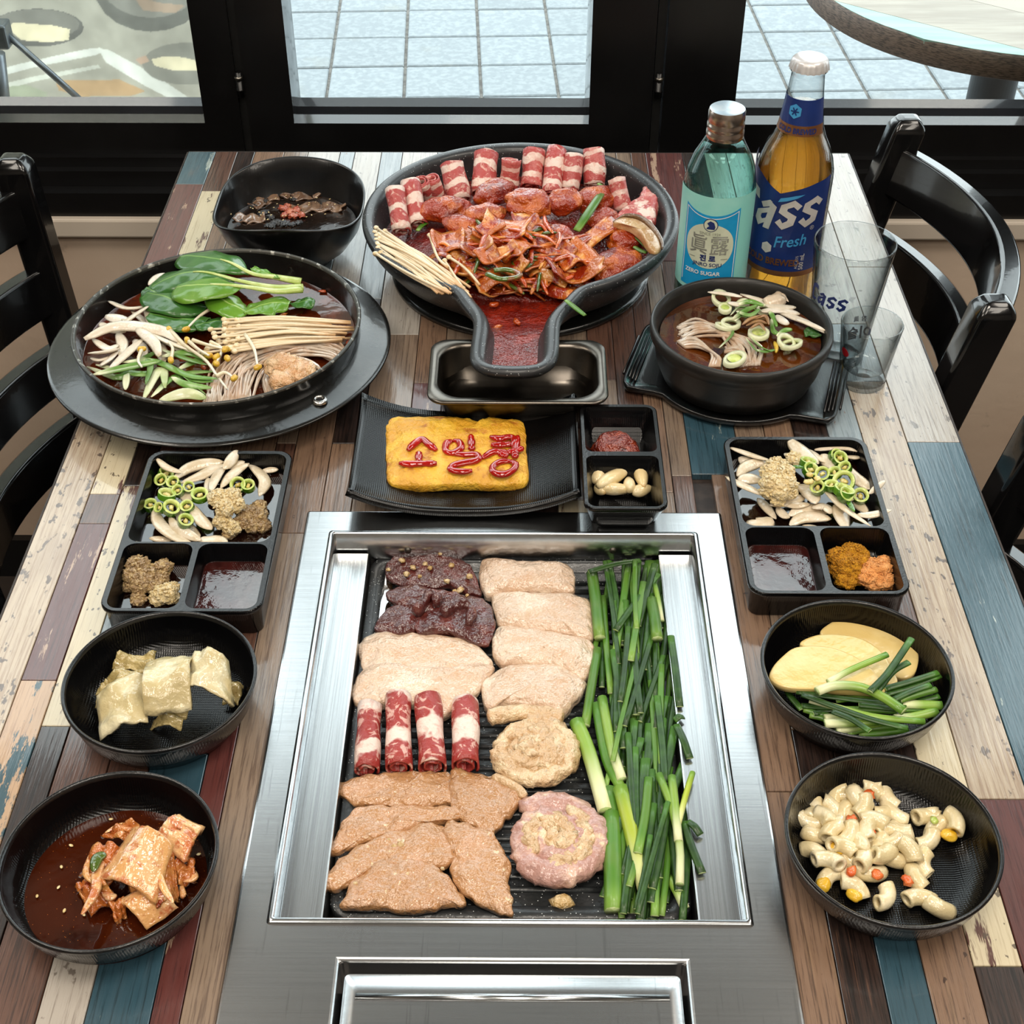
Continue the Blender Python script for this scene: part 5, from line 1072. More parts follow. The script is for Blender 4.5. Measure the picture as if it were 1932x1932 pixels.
# ------------------------------------------------------------------ hot pot contents
k = crop(90, 440, 2.927)
V, F = lathe(HC, [(.0001, TZ + .0305), (.113, TZ + .0305), (.1142, TZ + .0312)], 80)
V[:, 2] += np.array([.0006 * nz(v, 60, 2) for v in V]); thing('red_broth', (V, F), 'broth_red', 'oily red-brown broth filling the hot pot pan', 'broth')
def leaf(pts, hw, h, m, label, group, stem=True, blade=.6, fn=k, cup=.35, hh=None, seed=0, name='bok_choy_leaf', cat='leaf'):
    q = fn(*pts); hz_ = hh if hh else [h] * len(q)
    P = spl([at(x, y, z) for (x, y), z in zip(q, hz_)], 34); nb = int(34 * blade) if stem else 34
    Pb = P[:nb]; w = hw; nv = 9; T = np.gradient(Pb, axis=0); G = []; tt = []
    for i in range(nb):
        u = i / (nb - 1); prof = (math.sin(PI * min(1, (.06 + u * .97)) ** .85) ** .7 if u < .999 else .12); tg_ = T[i] / np.linalg.norm(T[i]); s = np.cross(tg_, (0, 0, 1.)); s /= np.linalg.norm(s)
        row = []
        for j in range(nv):
            v = 2 * j / (nv - 1) - 1; ww = max(.08, prof) * w
            z = cup * w * (abs(v) ** 1.5) * prof * (-.8) + .0010 * math.sin(u * 14 + v * 3 + seed) * abs(v) + .0011 * nz((u * 6, v * 2, seed), 1, seed)
            row.append(Pb[i] + s * v * ww + np.array([0, 0, z]))
        G.append(row)
    G = np.array(G); V, F = sheet(lambda a, b: G[int(round(a * (nb - 1)))][int(round(b * (nv - 1)))], nb, nv, .0006)
    tv = np.tile(np.abs(np.linspace(-1, 1, nv)), nb); t = np.concatenate([tv, tv])
    if not stem: return thing(name, (V, F), m, label, cat, group, t)
    root = tag(empty(name, P[nb // 2]), label, cat, group); mk('blade', V, F, m, root, t=t)
    Ps = P[int(nb * .55):]; n2 = len(Ps); rad = w * np.linspace(.05, .24, n2); Ps = Ps + np.array([0, 0, .0004]); mk('stem', *tube(Ps, rad, 10, .55)[:2], 'choy_stem', root); return root
GL = 'bok choy leaves in the hot pot'
leaf([(728, 130), (860, 128), (1000, 160), (1130, 225), (1260, 245), (1400, 270)], .0200, .058, 'leaf_dark', 'bok choy leaf arching highest at the back of the hot pot', GL, seed=1, hh=[.052, .060, .062, .056, .048, .044])
leaf([(560, 300), (700, 235), (860, 215), (1060, 265), (1250, 300), (1410, 300)], .0190, .056, 'leaf_dark', 'dark bok choy leaf below the highest one', GL, seed=2, hh=[.046, .055, .058, .055, .047, .043])
leaf([(705, 300), (800, 285), (950, 285), (1110, 300), (1260, 322), (1400, 312)], .0205, .062, 'leaf_light', 'bright light green bok choy leaf turned upwards', GL, seed=3, hh=[.056, .062, .064, .060, .052, .047])
leaf([(545, 330), (640, 350), (760, 390), (900, 410)], .0180, .050, 'leaf_dark', 'round bok choy leaf at the left of the bunch', GL, False, seed=4, hh=[.046, .052, .052, .045])
leaf([(560, 440), (680, 465), (800, 480), (900, 468)], .0150, .046, 'leaf_dark', 'lowest left bok choy leaf above the onions', GL, False, seed=5)
leaf([(890, 320), (980, 375), (1060, 415), (1110, 440)], .0150, .052, 'leaf_light', 'folded bok choy leaf at the middle front of the bunch', GL, False, seed=6, hh=[.056, .054, .050, .046])
leaf([(1335, 388), (1250, 382), (1160, 405), (1085, 440)], .0140, .048, 'leaf_light', 'bok choy leaf pointing right above the enoki', GL, False, seed=7)
leaf([(815, 515), (880, 495), (960, 482), (1030, 475)], .0095, .046, 'leaf_dark', 'small bok choy leaf touching the enoki caps', GL, False, seed=8)
leaf([(1465, 360), (1410, 378), (1330, 390)], .0090, .040, 'leaf_dark', 'wet bok choy leaf dipping in the broth at the right', GL, False, seed=9)
leaf([(545, 300), (590, 325), (660, 360)], .0110, .047, 'leaf_dark', 'small dark bok choy leaf at the left tip of the bunch', GL, False, seed=10)
leaf([(1130, 190), (1190, 215), (1280, 250)], .0060, .050, 'leaf_light', 'torn bok choy leaf stub behind the stems', GL, False, seed=11)
ON = [[(355, 378), (440, 412), (545, 400)], [(570, 285), (610, 255), (655, 235)], [(250, 580), (400, 520), (600, 540), (690, 590)], [(265, 590), (330, 632), (380, 615)], [(400, 512), (470, 460), (545, 410)], [(390, 560), (410, 610), (402, 665)], [(360, 735), (440, 660), (505, 600)], [(500, 540), (580, 600), (610, 665)], [(550, 430), (600, 520), (665, 560)], [(580, 560), (690, 610), (795, 645)], [(480, 440), (560, 510), (640, 600)], [(300, 725), (345, 690), (385, 645)], [(238, 662), (320, 655), (385, 640)], [(620, 620), (632, 660), (640, 705)], [(330, 462), (400, 480), (445, 500)], [(480, 600), (520, 640), (530, 690)], [(300, 500), (350, 530), (420, 540)], [(430, 480), (520, 520), (600, 530)], [(250, 690), (290, 700), (340, 680)], [(640, 590), (700, 620), (740, 650)]]
def stretch(p, f):
    c = np.mean(p, 0); return [tuple(c + (np.array(q) - c) * f) for q in p]
for i, p in enumerate(ON): p = stretch(p, 1.2); strip('onion_slice', p, .036 + .010 * ((i * 7) % 5) / 5 + .004 * (i < 10), .0050, 'onion', 'curved raw onion slice in the hot pot', 'onion', 'onion slices in the hot pot', k, .3, roll=jit(.6), ends=.35)
def enoki(P0, P1, bend, group, label, r=.0011, hr=.0027, sag=.0):
    P = spl([P0, (P0 + P1) / 2 + bend, P1], 9); V, F, t = tube(P, np.linspace(r, r * 1.05, 9), 6)
    o = thing('enoki_mushroom', (V, F), 'enoki', label, 'mushroom', group, t)
    mk('cap', *lump(P0, (hr, hr, hr * .8), .12, 1.5, int(P0[0] * 9999) % 50, 2), 'enoki_cap', o)
for i in range(44):
    f = i / 43; lay = i % 4
    hx = 1015 + 40 * math.sin(i * 2.4) + 25 * (lay == 0) - (130 * ((i % 5) == 4)); hy = 468 + 185 * f + (25 if i % 5 == 4 else 0)
    tx = 1700 - 200 * random.random() - 160 * f * (i % 3 == 0); ty = 490 + 105 * f + jit(10)
    P0 = at(*k((hx, hy))[0], .043 + .007 * (lay / 3) * (1 - f * .6)); P1 = at(*k((tx, ty))[0], .036 + .006 * (lay / 3))
    enoki(P0, P1, np.array([jit(.003), jit(.004), .003 + jit(.001)]), 'enoki mushrooms in the hot pot', 'slender enoki mushroom in the hot pot bundle')
for i, p in enumerate([[(962, 385), (850, 450), (765, 530)], [(670, 530), (760, 620), (870, 700), (930, 780), (990, 860)], [(800, 590), (880, 615), (980, 640)], [(690, 560), (760, 640), (840, 660)], [(1090, 560), (1140, 640), (1160, 740)], [(770, 590), (830, 640), (890, 675)], [(900, 600), (960, 640), (930, 720)], [(680, 700), (690, 640), (670, 600)], [(930, 790), (980, 770), (1030, 800)], [(520, 640), (500, 700), (520, 740)]]):
    P = spl([at(x, y, .046 + .003 * (i % 3)) for x, y in k(*p)], 14); V, F, t = tube(P, np.linspace(.0019, .0009, 14), 7)
    o = thing('bean_sprout', (V, F), 'sprout', 'pale bean sprout lying across the hot pot', 'bean sprout', 'bean sprouts in the hot pot', t)
    e = P[0] if i % 2 else P[-1]; mk('sprout_head', *lump(e, (.0040, .0026, .0026), .12, 1.5, i, 2, jit(2)), 'sprout_head', o)
for i, (x, y) in enumerate([(890, 675), (932, 682), (992, 690), (985, 640)]):
    thing('soybean', lump(at(*k((x, y))[0], .047), (.0042, .0027, .0027), .1, 1.5, i, 2, i), 'sprout_head', 'yellow soybean head loose among the bean sprouts', 'bean sprout', 'loose soybean heads')
SC_ = [[(250, 735), (400, 785), (480, 720), (580, 660)], [(280, 775), (440, 740), (600, 710)], [(440, 720), (600, 712), (760, 780), (900, 795)], [(540, 905), (590, 800), (630, 755), (640, 850)], [(600, 890), (720, 790), (900, 770)], [(640, 920), (760, 888), (855, 910)], [(700, 800), (770, 835), (885, 850)], [(560, 925), (700, 942), (850, 946)], [(430, 855), (438, 760)], [(650, 680), (760, 662), (855, 690)], [(735, 745), (820, 705), (885, 690)], [(720, 765), (790, 820), (860, 880)], [(300, 730), (500, 772), (620, 750)], [(640, 645), (760, 690), (860, 720)], [(500, 690), (560, 730), (540, 820)], [(760, 790), (830, 810), (900, 815)], [(640, 760), (720, 770), (730, 810)]]
for i, p in enumerate(SC_): p = stretch(p, 1.2); strip('spring_onion_slice', p, .037 + .007 * ((i * 3) % 4) / 3, .0046 if i in (3, 4, 5, 7) else .0031, 'scallion_white' if i in (3, 5, 7, 8) else 'scallion_green', 'slanted spring onion slice at the front left of the hot pot', 'spring onion', 'spring onion slices in the hot pot', k, .2, roll=jit(.8), ends=.2)
def strands(name, curves, r, m, label, cat, hf, fn, seg=6, n=18):
    vf = []
    for c in curves:
        q = fn(*c); P = spl([at(x, y, hf(i, len(q))) for i, (x, y) in enumerate(q)], n); vf.append(tube(P, r, seg)[:2])
    V, F = join(*vf); o = thing(name, (V, F), m, label, cat); o['kind'] = 'stuff'; return o
CV = []
for i in range(46):
    f = (i % 23) / 22; j = jit(24)
    CV.append([(880 + 230 * f + j, 950 - 10 * f + jit(10)), (905 + 240 * f + jit(34), 790 - 10 * f + jit(30)), (1010 + 220 * f + jit(40), 670 + 40 * f + jit(26)), (1260 + 120 * f + jit(50), 600 + 70 * f + jit(26)), (1480 + 90 * random.random(), 590 + 90 * f + jit(16)), (1660 - 60 * random.random(), 660 + 60 * f + jit(20))])
for i in range(16):
    f = i / 15; CV.append([(1210 + 120 * f, 905 - 20 * f), (1190 + 60 * f, 800), (1260 + 40 * f, 700), (1400 + 60 * f, 690 + 30 * f), (1500, 740 + 20 * f), (1480 + 40 * f, 800)])
_lv = [random.random() for _ in range(200)]
strands('glass_noodles', CV, .0012, 'glass_noodle', 'translucent glass noodles coiled at the front right of the hot pot', 'noodles', lambda i, n: .034 + .009 * math.sin(PI * i / (n - 1)) * random.random(), k)
food('shrimp_paste', 'd0a070', [dict(s=90, c='e0bd92', lo=.45, hi=.65), dict(s=60, c='b5763c', lo=.6, hi=.75, f=.6)], 150, .0020, rough=.3, coat=.6)
sh = tag(empty('shrimp_paste_ball', at(*k((1335, 775))[0], .038)), 'lump of pinkish minced shrimp on the glass noodles', 'shrimp')
for i, (x, y, r) in enumerate([(1290, 735, .0125), (1380, 770, .0115), (1300, 820, .0105), (1430, 760, .0085), (1350, 730, .0095), (1400, 800, .008)]):
    mk('paste_lump', *lump(at(*k((x, y))[0], .046 + .002 * (i == 4)), (r, r, r * .8), .25, 2.2, i + 3, 3, 0, amp2=.12), 'shrimp_paste', sh)
for i, (x, y) in enumerate([(1520, 320), (1660, 600), (1580, 650), (1300, 450), (860, 740), (750, 700)]):
    thing('chili_flake', lump(at(*k((x, y))[0], .0325), (.004, .002, .0012), .3, 1.5, i, 2, i * 1.3), 'chili_strip', 'orange chili flake floating in the hot pot broth', 'chili', 'chili flakes in the hot pot')
# ------------------------------------------------------------------ stir-fry contents
s = crop(660, 240, 3.019)
def hs(x, y, add=0):
    q = at(*s((x, y))[0], .050); d = math.hypot(q[0] - SCn[0], q[1] - SCn[1]) / .13
    return .030 + .026 * max(0, 1 - d ** 2.2) + add
thing('stir_fry_sauce', fillpoly(ring(.0165, .0300)), 'sauce_red', 'glossy dark red sauce running into the pan spout', 'sauce')
V, F = slab(np.column_stack([SCn[0] + .108 * np.cos(np.linspace(0, 2 * PI, 30, endpoint=False)), SCn[1] - .004 + .106 * np.sin(np.linspace(0, 2 * PI, 30, endpoint=False))]), TZ + .026, .010, K=9, n=72, bulge=3.0, amp=.004, fr=45, seed=4)
thing('stir_fry_mound', (V, F), 'sauce_red', 'mound of sauced stir-fry under the toppings in the spouted pan', 'stir-fry')
for i, (a, b, r, ln) in enumerate([((290, 600), (258, 390), .0088, 0), ((388, 560), (345, 345), .0092, 0), ((455, 420), (412, 325), .0080, 0), ((500, 420), (468, 310), .0085, 0), ((620, 420), (580, 240), .0118, 0), ((755, 385), (768, 185), .0118, 0), ((900, 340), (915, 205), .0092, 0), ((1030, 345), (1042, 165), .0108, 0), ((1140, 390), (1170, 165), .0096, 0), ((1248, 360), (1270, 185), .0094, 0), ((1388, 335), (1385, 160), .0108, 0), ((1550, 480), (1520, 320), .0086, 0)]):
    lb = ['leftmost marbled beef roll along the pan wall', 'second marbled beef roll from the left, ending in a pale spiral', 'small beef roll peeking out third from the left', 'beef roll fourth from the left behind red meat', 'wide beef roll with ragged top, fifth from the left', 'ragged white-topped beef roll, sixth from the left', 'short beef roll with a white band, seventh from the left', 'tall beef roll with two red bands at the pan centre', 'beef roll with narrow stripes just right of centre', 'beef roll with pale top, second from the deep red one', 'deep red marbled beef roll at the back right', 'short beef roll at the far right beside the mushroom'][i]
    A = at(*s(a)[0], .044); B = at(*s(b)[0], .066); B = A + (B - A) * 1.16; V, F, T = roll_mesh(A, B, r * 1.14, seed=i + 20, n=36); thing('beef_roll', (V, F), 'beef_rose', lb, 'beef roll', 'beef rolls in the stir-fry pan', T)
def flatmeat(p, h, th, m, seed, fn, **kw): return slab(pxpoly(fn(*p), h + th * .6), TZ + h, th, seed=seed, **kw)
thing('beef_slice', flatmeat([(1490, 545), (1560, 470), (1640, 400), (1690, 330), (1745, 320), (1795, 350), (1770, 430), (1740, 530), (1700, 575), (1590, 560)], .045, .010, 'beef_rose', 3, s, amp=.003, fr=70, edge=.002), 'beef_rose', 'crumpled beef slice leaning on the right pan wall', 'beef')
for i, (x, y, a, b, rot, hh) in enumerate([(555, 470, .0200, .0130, .2, .004), (820, 375, .0190, .0125, .9, .012), (765, 500, .0165, .0110, .3, .006), (1015, 440, .0185, .0150, -.1, .013), (1225, 425, .0150, .0130, .7, .012), (1395, 410, .0180, .0135, .8, .010), (1525, 800, .0220, .0170, .5, .010), (1570, 650, .0150, .0110, .2, .010), (640, 560, .0150, .0100, -.3, .004), (1440, 520, .0140, .0100, .9, .004), (900, 640, .014, .010, .5, .002), (1180, 620, .014, .010, -.4, .002)]):
    lb = ['sauced meat piece below the left beef rolls', 'tall sauced meat piece leaning on the ragged beef roll', 'small dark glazed meat piece left of centre', 'round sauced meat piece at the pan centre', 'sauced meat piece right of the central one', 'sauced meat piece under the long green scallion', 'largest sauced meat lump at the right front of the pan', 'dark glazed meat lump beside the mushroom slice', 'sauced meat piece above the enoki', 'sauced meat piece left of the mushroom slice', 'half-hidden meat piece under cabbage at the centre', 'half-hidden meat piece right of the centre'][i]
    q = at(*s((x, y))[0], hs(x, y, .004) + hh * .4); a, b = a * 1.2, b * 1.2; thing('red_meat_piece', lump(q, (a, b, b * .72), .16, 1.6, i + 30, 4, rot, amp2=.05, fr2=5), 'meat_red', lb, 'meat', 'sauced meat pieces')
def crumple(c, w, l, rot, seed, th=.0016, curl=.5, rough_=.0035, tilt=0, tx=0):
    def f(u, v):
        x = (u - .5) * w; y = (v - .5) * l; e = nz((u * 2.2, v * 2.2, seed), 1, seed)
        x *= 1 + .22 * nz((v * 2, 0, 0), 1, seed); y *= 1 + .18 * nz((u * 2, 1, 0), 1, seed)
        z = curl * (x * x) / w * 2.2 * (1 if seed % 2 else -1) + rough_ * e + .0012 * math.sin(u * 9 + seed) + tilt * y + tx * x
        ca, sa = math.cos(rot), math.sin(rot); return (c[0] + x * ca - y * sa, c[1] + x * sa + y * ca, c[2] + z)
    return sheet(f, 11, 11, th)
CB = [(690, 640, .026, .022, .4), (885, 585, .030, .024, -.3), (985, 665, .022, .018, .6), (1150, 675, .020, .034, .5), (1395, 600, .016, .044, -.7), (1285, 850, .034, .018, .2), (950, 915, .036, .014, .15), (560, 655, .020, .026, .1), (530, 715, .026, .014, -.2), (1330, 925, .036, .010, .25), (700, 795, .016, .024, .7), (825, 745, .018, .022, -.5), (1080, 770, .016, .020, .2), (600, 810, .014, .030, 1.0), (850, 850, .026, .016, .3), (1000, 790, .018, .016, .9), (1190, 900, .016, .026, .9), (720, 700, .020, .016, .1), (1110, 600, .018, .016, -.6), (780, 600, .020, .014, .3), (1260, 730, .018, .022, .4), (1060, 880, .020, .016, -.2), (640, 730, .016, .014, .8), (930, 730, .016, .014, -.9), (1200, 780, .022, .014, .6), (820, 930, .022, .012, .3), (1330, 700, .020, .020, .8), (1010, 560, .018, .020, .2), (1180, 830, .020, .018, 1.2), (900, 800, .020, .018, .4)]
for i, (x, y, w_, l_, rt) in enumerate(CB):
    c = at(*s((x, y))[0], hs(x, y, .007 + .003 * (i % 3))); thing('cabbage_piece', crumple(c, w_ * 1.42, l_ * 1.42, rt, i + 2, curl=.22 + .16 * (i % 3), tx=jit(.3), tilt=jit(.25)), 'cabbage_red', 'crumpled red-sauced cabbage piece in the stir-fry', 'cabbage', 'sauced cabbage pieces')
rs = random.Random(9)
for i in range(72):
    a = rs.random() * 2 * PI; d = math.sqrt(rs.random()); x = 940 + 430 * d * math.cos(a); y = 740 + 210 * d * math.sin(a)
    L = 40 + 60 * rs.random(); th = rs.random() * PI; dx, dy = L * math.cos(th), L * .7 * math.sin(th); h = hs(x, y, .007 + .006 * rs.random())
    m_ = ('chili_strip', 'cabbage_red', 'chili_strip', 'chive_saucy')[i % 4]
    strip('vegetable_strip', [(x - dx, y - dy), (x + jit(16), y + jit(14)), (x + dx, y + dy)], h, .0018 + .0012 * rs.random(), m_, ('thin orange sauced vegetable strip in the stir-fry', 'thin orange sauced vegetable strip in the stir-fry', 'thin orange sauced vegetable strip in the stir-fry', 'sauce-stained green chive strip in the stir-fry')[i % 4], 'vegetable', ('orange vegetable strips', 'orange vegetable strips', 'orange vegetable strips', 'sauced chive strips')[i % 4], s, .6, 9, .4, 7, arch=.003 * rs.random())
strip('scallion_piece', [(1290, 590), (1360, 485), (1430, 380)], [.058, .066, .064], .0044, 'chive_mid', 'bright green scallion length standing up in the stir-fry', 'scallion', 'scallion pieces in the stir-fry', s, .3, ends=.85)
for p, h, lb in [([(385, 590), (410, 560), (445, 540)], .046, 'green scallion bit beside the left beef rolls'), ([(1230, 985), (1280, 1025), (1340, 1072)], .0625, 'green scallion end hanging over the pan rim'), ([(1415, 320), (1440, 340), (1460, 365)], .060, 'green scallion tip behind the long one'), ([(1600, 600), (1670, 660), (1740, 735)], .055, 'scallion length under the mushroom slice'), ([(1620, 680), (1650, 700), (1690, 715)], .054, 'short scallion bit beside the mushroom slice'), ([(1690, 600), (1750, 650), (1800, 668)], .057, 'thin scallion end poking out at the right pan wall')]:
    strip('scallion_piece', p, h, .0026, 'chive_mid', lb, 'scallion', 'scallion pieces in the stir-fry', s, .35, ends=.7)
mq = flatmeat([(1500, 545), (1560, 515), (1640, 530), (1710, 580), (1760, 640), (1772, 690), (1740, 712), (1700, 690), (1650, 620), (1590, 575)], .058, .007, 'shiitake', 5, s, amp=.0008)
mr = tag(mk('mushroom_slice', *mq, 'shiitake'), 'cream shiitake slice with dark skin on the right side of the pan', 'mushroom')
P = spl([at(x, y, .0625) for x, y in s((1500, 540), (1570, 505), (1655, 520), (1725, 575), (1775, 650), (1780, 695))], 20); mk('mushroom_skin', *tube(P, [.0006 + .0022 * math.sin(PI * i / 19) for i in range(20)], 8, 1.2)[:2], 'shiitake_skin', mr)
for i in range(38):
    f = i / 37; lay = i % 3
    P0 = at(*s((140 + 100 * f * (lay == 0) + 45 * random.random(), 575 + 150 * f + jit(18)))[0], .055 + .004 * (lay == 1)); P1 = at(*s((720 - 150 * f - 90 * random.random(), 950 - 70 * random.random() * (1 - f)))[0], .054 + .005 * random.random())
    enoki(P0, P1, np.array([jit(.004), .004 * (.5 - f) + jit(.004), .004 + jit(.002)]), 'enoki mushrooms in the stir-fry pan', 'slender enoki mushroom at the left of the stir-fry pan', .0012, .0024)
for p, h in [([(455, 615), (500, 740), (560, 800)], .062), ([(565, 740), (640, 790), (700, 850), (740, 900)], .060), ([(540, 760), (620, 880), (690, 970)], .058)]:
    q = s(*p); P = spl([at(x, y, h) for x, y in q], 12); V, F, t = tube(P, .0013, 6); o = thing('enoki_mushroom', (V, F), 'enoki', 'loose enoki mushroom straying over the red cabbage', 'mushroom', 'stray enoki mushrooms', t); mk('cap', *lump(P[0], (.0026, .0026, .0021), .1, 1.5, 3, 2), 'enoki_cap', o)
P = spl([at(x, y, hs(x, y, .012)) for x, y in s((780, 835), (860, 865), (950, 855), (965, 835), (900, 812), (820, 815))], 22); thing('zucchini_slice', tube(P, .0028, 8, .7)[:2], 'chive_saucy', 'green-edged zucchini ring in the red sauce', 'zucchini')
for i, (x, y) in enumerate([(1320, 985), (950, 1110), (1130, 930), (840, 1140), (1180, 780), (700, 1010), (820, 1010)]):
    thing('chili_bit', lump(at(*s((x, y))[0], .036 if y > 1000 else hs(x, y, .008)), (.0050, .0026, .0022), .3, 1.5, i, 2, i * .9 + 1.2), 'chili_strip', 'orange chili bit in the sauce near the pan spout', 'chili', 'chili bits near the spout')
# ------------------------------------------------------------------ cold soup in the wavy bowl
b = crop(360, 270, 5.682)
V, F = lathe(WC, [(.0001, TZ + .034), (.058, TZ + .034), (.0610, TZ + .0346)], 64); thing('dark_soup', (V, F), 'broth_black', 'dark cold soup in the wavy black bowl', 'soup')
food('seaweed', '0d0d10', [dict(s=200, c='1d2026')], 300, .0012, rough=.2, coat=.8)
food('jelly', '8a6e58', [dict(s=60, c='6d5341')], 80, .0004, rough=.15, coat=.8)
food('kimchi_lump', 'a8482a', [dict(s=120, c='c7744e', lo=.48, hi=.65), dict(s=90, c='7a2412', lo=.55, hi=.7)], 160, .0014, rough=.2, coat=.8)
food('sesame', 'e3cf9c', [dict(s=300, c='cdb276')], 300, .0002)
for i, (x, y, w_, l_, rt) in enumerate([(820, 590, .016, .010, .3), (740, 650, .013, .010, .8), (700, 810, .014, .012, .2), (560, 810, .012, .010, -.4), (990, 520, .018, .011, .1), (1230, 560, .017, .012, .5), (1400, 690, .015, .013, .1), (1240, 700, .020, .014, .4), (1520, 690, .016, .011, -.2), (1080, 560, .014, .010, -.3), (890, 520, .012, .009, .5)]):
    thing('jelly_piece', crumple(at(*b((x, y))[0], .0345), w_ * 1.35, l_ * 1.35, rt, i * 2 + 1, .0016, .1, .0010), 'jelly', 'flat translucent brown jelly piece afloat in the dark soup', 'jelly', 'jelly pieces in the dark soup')
for i, (x, y, r) in enumerate([(1110, 600, .0042), (780, 750, .0060), (850, 790, .0048), (930, 850, .0062), (1010, 860, .0056), (870, 880, .0050), (1080, 870, .0044), (1150, 850, .0040), (820, 880, .0036), (660, 670, .0040), (600, 830, .0036), (800, 620, .0034)]):
    thing('seaweed_flake', lump(at(*b((x, y))[0], .0348), (r, r * .8, r * .35), .4, 2.5, i, 3, i, amp2=.2, fr2=5), 'seaweed', 'shredded black seaweed clump in the dark soup', 'seaweed', 'seaweed clumps in the dark soup')
kl = tag(empty('kimchi_topping', at(*b((1080, 720))[0], .034)), 'small heap of shredded kimchi in the middle of the dark soup', 'kimchi')
for i, (x, y, r) in enumerate([(1000, 700, .0052), (1060, 740, .0058), (1130, 720, .0054), (1190, 770, .0046), (1040, 670, .004), (1100, 780, .005), (1000, 770, .0042)]): mk('kimchi_shred', *lump(at(*b((x, y))[0], .0358), (r, r * .75, r * .5), .35, 2.4, i + 5, 3, i * .7, amp2=.15), 'kimchi_lump', kl)
sv, sf = lump((0, 0, 0), (.0011, .0007, .0004), .05, 1, 1, 2); sm = None
def seeds(pts, fn, h, label, group, sc=1.0):
    global sm
    for i, (x, y) in enumerate(fn(*pts)):
        if sm is None:
            o = mk('sesame_seed', sv, sf, 'sesame', loc=(0, 0, 0)); sm = o
        else: o = sm.copy(); COL.objects.link(o)
        o.location = at(x, y, h); o.rotation_euler = (jit(.3), jit(.3), jit(3)); o.scale = (sc, sc, sc); tag(o, label, 'sesame seed', group)
seeds([(905, 500), (1035, 518), (1185, 520), (1110, 425), (1165, 425), (1195, 428), (995, 440), (1060, 455), (1040, 428), (1350, 585), (1270, 640), (1265, 662), (1150, 660), (1100, 700), (1165, 710), (1210, 750), (985, 780), (1020, 775), (1070, 765), (1490, 600), (1545, 655), (1465, 660), (1330, 635), (765, 525), (640, 690), (665, 700), (735, 740), (770, 745), (835, 740), (860, 770), (790, 815), (825, 818), (750, 770), (925, 650), (890, 690), (910, 590), (430, 760), (1295, 770), (1240, 790), (990, 825), (1020, 560), (1075, 585), (1440, 760)], b, .0368, 'tan sesame seed floating on the dark soup', 'sesame seeds on the dark soup')
# ------------------------------------------------------------------ noodle soup in the stoneware bowl
n_ = crop(1270, 80, 2.76)
SH = .044
V, F = lathe(TC, [(.0001, TZ + SH), (.062, TZ + SH), (.0668, TZ + SH + .0006)], 72); thing('noodle_broth', (V, F), 'broth_brown', 'orange-brown oily broth in the stoneware bowl', 'broth')
CV = []
for i in range(22):
    f = i / 21; CV.append([(30 + 30 * f + jit(16), 1480 + 70 * f + jit(14)), (120 + 20 * f, 1450 + 60 * f + jit(24)), (230 + 60 * f + jit(24), 1490 + 40 * f + jit(16)), (310 + 130 * f + jit(24), 1600 - 20 * f), (300 + 150 * f + jit(24), 1690 - 8 * f)])
for i in range(16):
    f = i / 15; CV.append([(20 + 40 * f, 1560 + 30 * f), (110 + 30 * f, 1540 + 50 * f), (200 + 40 * f, 1620 + 20 * f), (190 + 50 * f, 1690)])
for i in range(8): CV.append([(270 + jit(10), 1590 + 9 * i * .4), (330, 1575 + 5 * i), (385 - 4 * i, 1640), (360 - 8 * i, 1690)])
strands('glass_noodles', CV, .0013, 'glass_noodle', 'translucent glass noodles at the front left of the stoneware bowl', 'noodles', lambda i, n: SH + .0005 + .0045 * math.sin(PI * i / (n - 1)) * random.random(), n_)
def ringslice(q, r, th, label, group, m='scallion_white', m2='pepper_flesh', tilt=(0, 0), name='spring_onion_ring', wall=.35, cat='spring onion'):
    R = []
    for rr, z in ((r, -th / 2), (r, th / 2), (r * (1 - wall), th / 2), (r * (1 - wall), -th / 2), (r, -th / 2)): R.append(circ((0, 0), rr, z, 18))
    V, F = loft(R); V = V.copy(); V[:, 2] += tilt[0] * V[:, 0] + tilt[1] * V[:, 1]; V += q
    return thing(name, (V, F), m, label, cat, group)
for i, (x, y, r, sol) in enumerate([(250, 1335, .0085, 0), (270, 1385, .0058, 1), (300, 1465, .0085, 0), (265, 1480, .0078, 0), (320, 1650, .0092, 1), (445, 1515, .0090, 1), (615, 1572, .0090, 0), (590, 1560, .0080, 0), (470, 1390, .006, 0), (360, 1370, .006, 0)]):
    q = at(*n_((x, y))[0], SH + .006)
    o = ringslice(q, r, .0035, 'spring onion ring floating in the noodle soup', 'spring onion rings in the noodle soup', tilt=(jit(.4), jit(.4)))
    if sol: mk('ring_core', *[(v + q, f) for v, f in [lathe((0, 0), [(.0001, .0015), (r * .6, .0013), (r * .66, .0008)], 16)]][0], 'pepper_flesh', o)
for i, (p, hh) in enumerate([([(300, 1420), (340, 1380), (400, 1385), (460, 1400)], .012), ([(310, 1440), (370, 1400), (440, 1370)], .014), ([(330, 1400), (400, 1420), (450, 1390)], .015), ([(380, 1540), (420, 1590), (440, 1610)], .008), ([(400, 1530), (450, 1580), (510, 1610)], .007), ([(510, 1440), (520, 1500), (550, 1520)], .009), ([(540, 1530), (580, 1500), (620, 1495)], .009), ([(500, 1400), (520, 1430), (540, 1480)], .010), ([(340, 1365), (400, 1350), (470, 1370)], .015), ([(320, 1450), (350, 1420), (390, 1430)], .012), ([(240, 1590), (300, 1530), (310, 1500)], .006), ([(430, 1600), (480, 1610), (530, 1600)], .006)]):
    strip('scallion_shred', p, SH + hh, .0022, 'scallion_green', 'green spring onion shred heaped in the noodle soup', 'scallion', 'scallion shreds in the noodle soup', n_, .3, roll=jit(1), ends=.4)
food('brown_mushroom', '8f6640', [dict(s=80, c='a9804f', lo=.45, hi=.65)], 120, .0005, coat=.6)
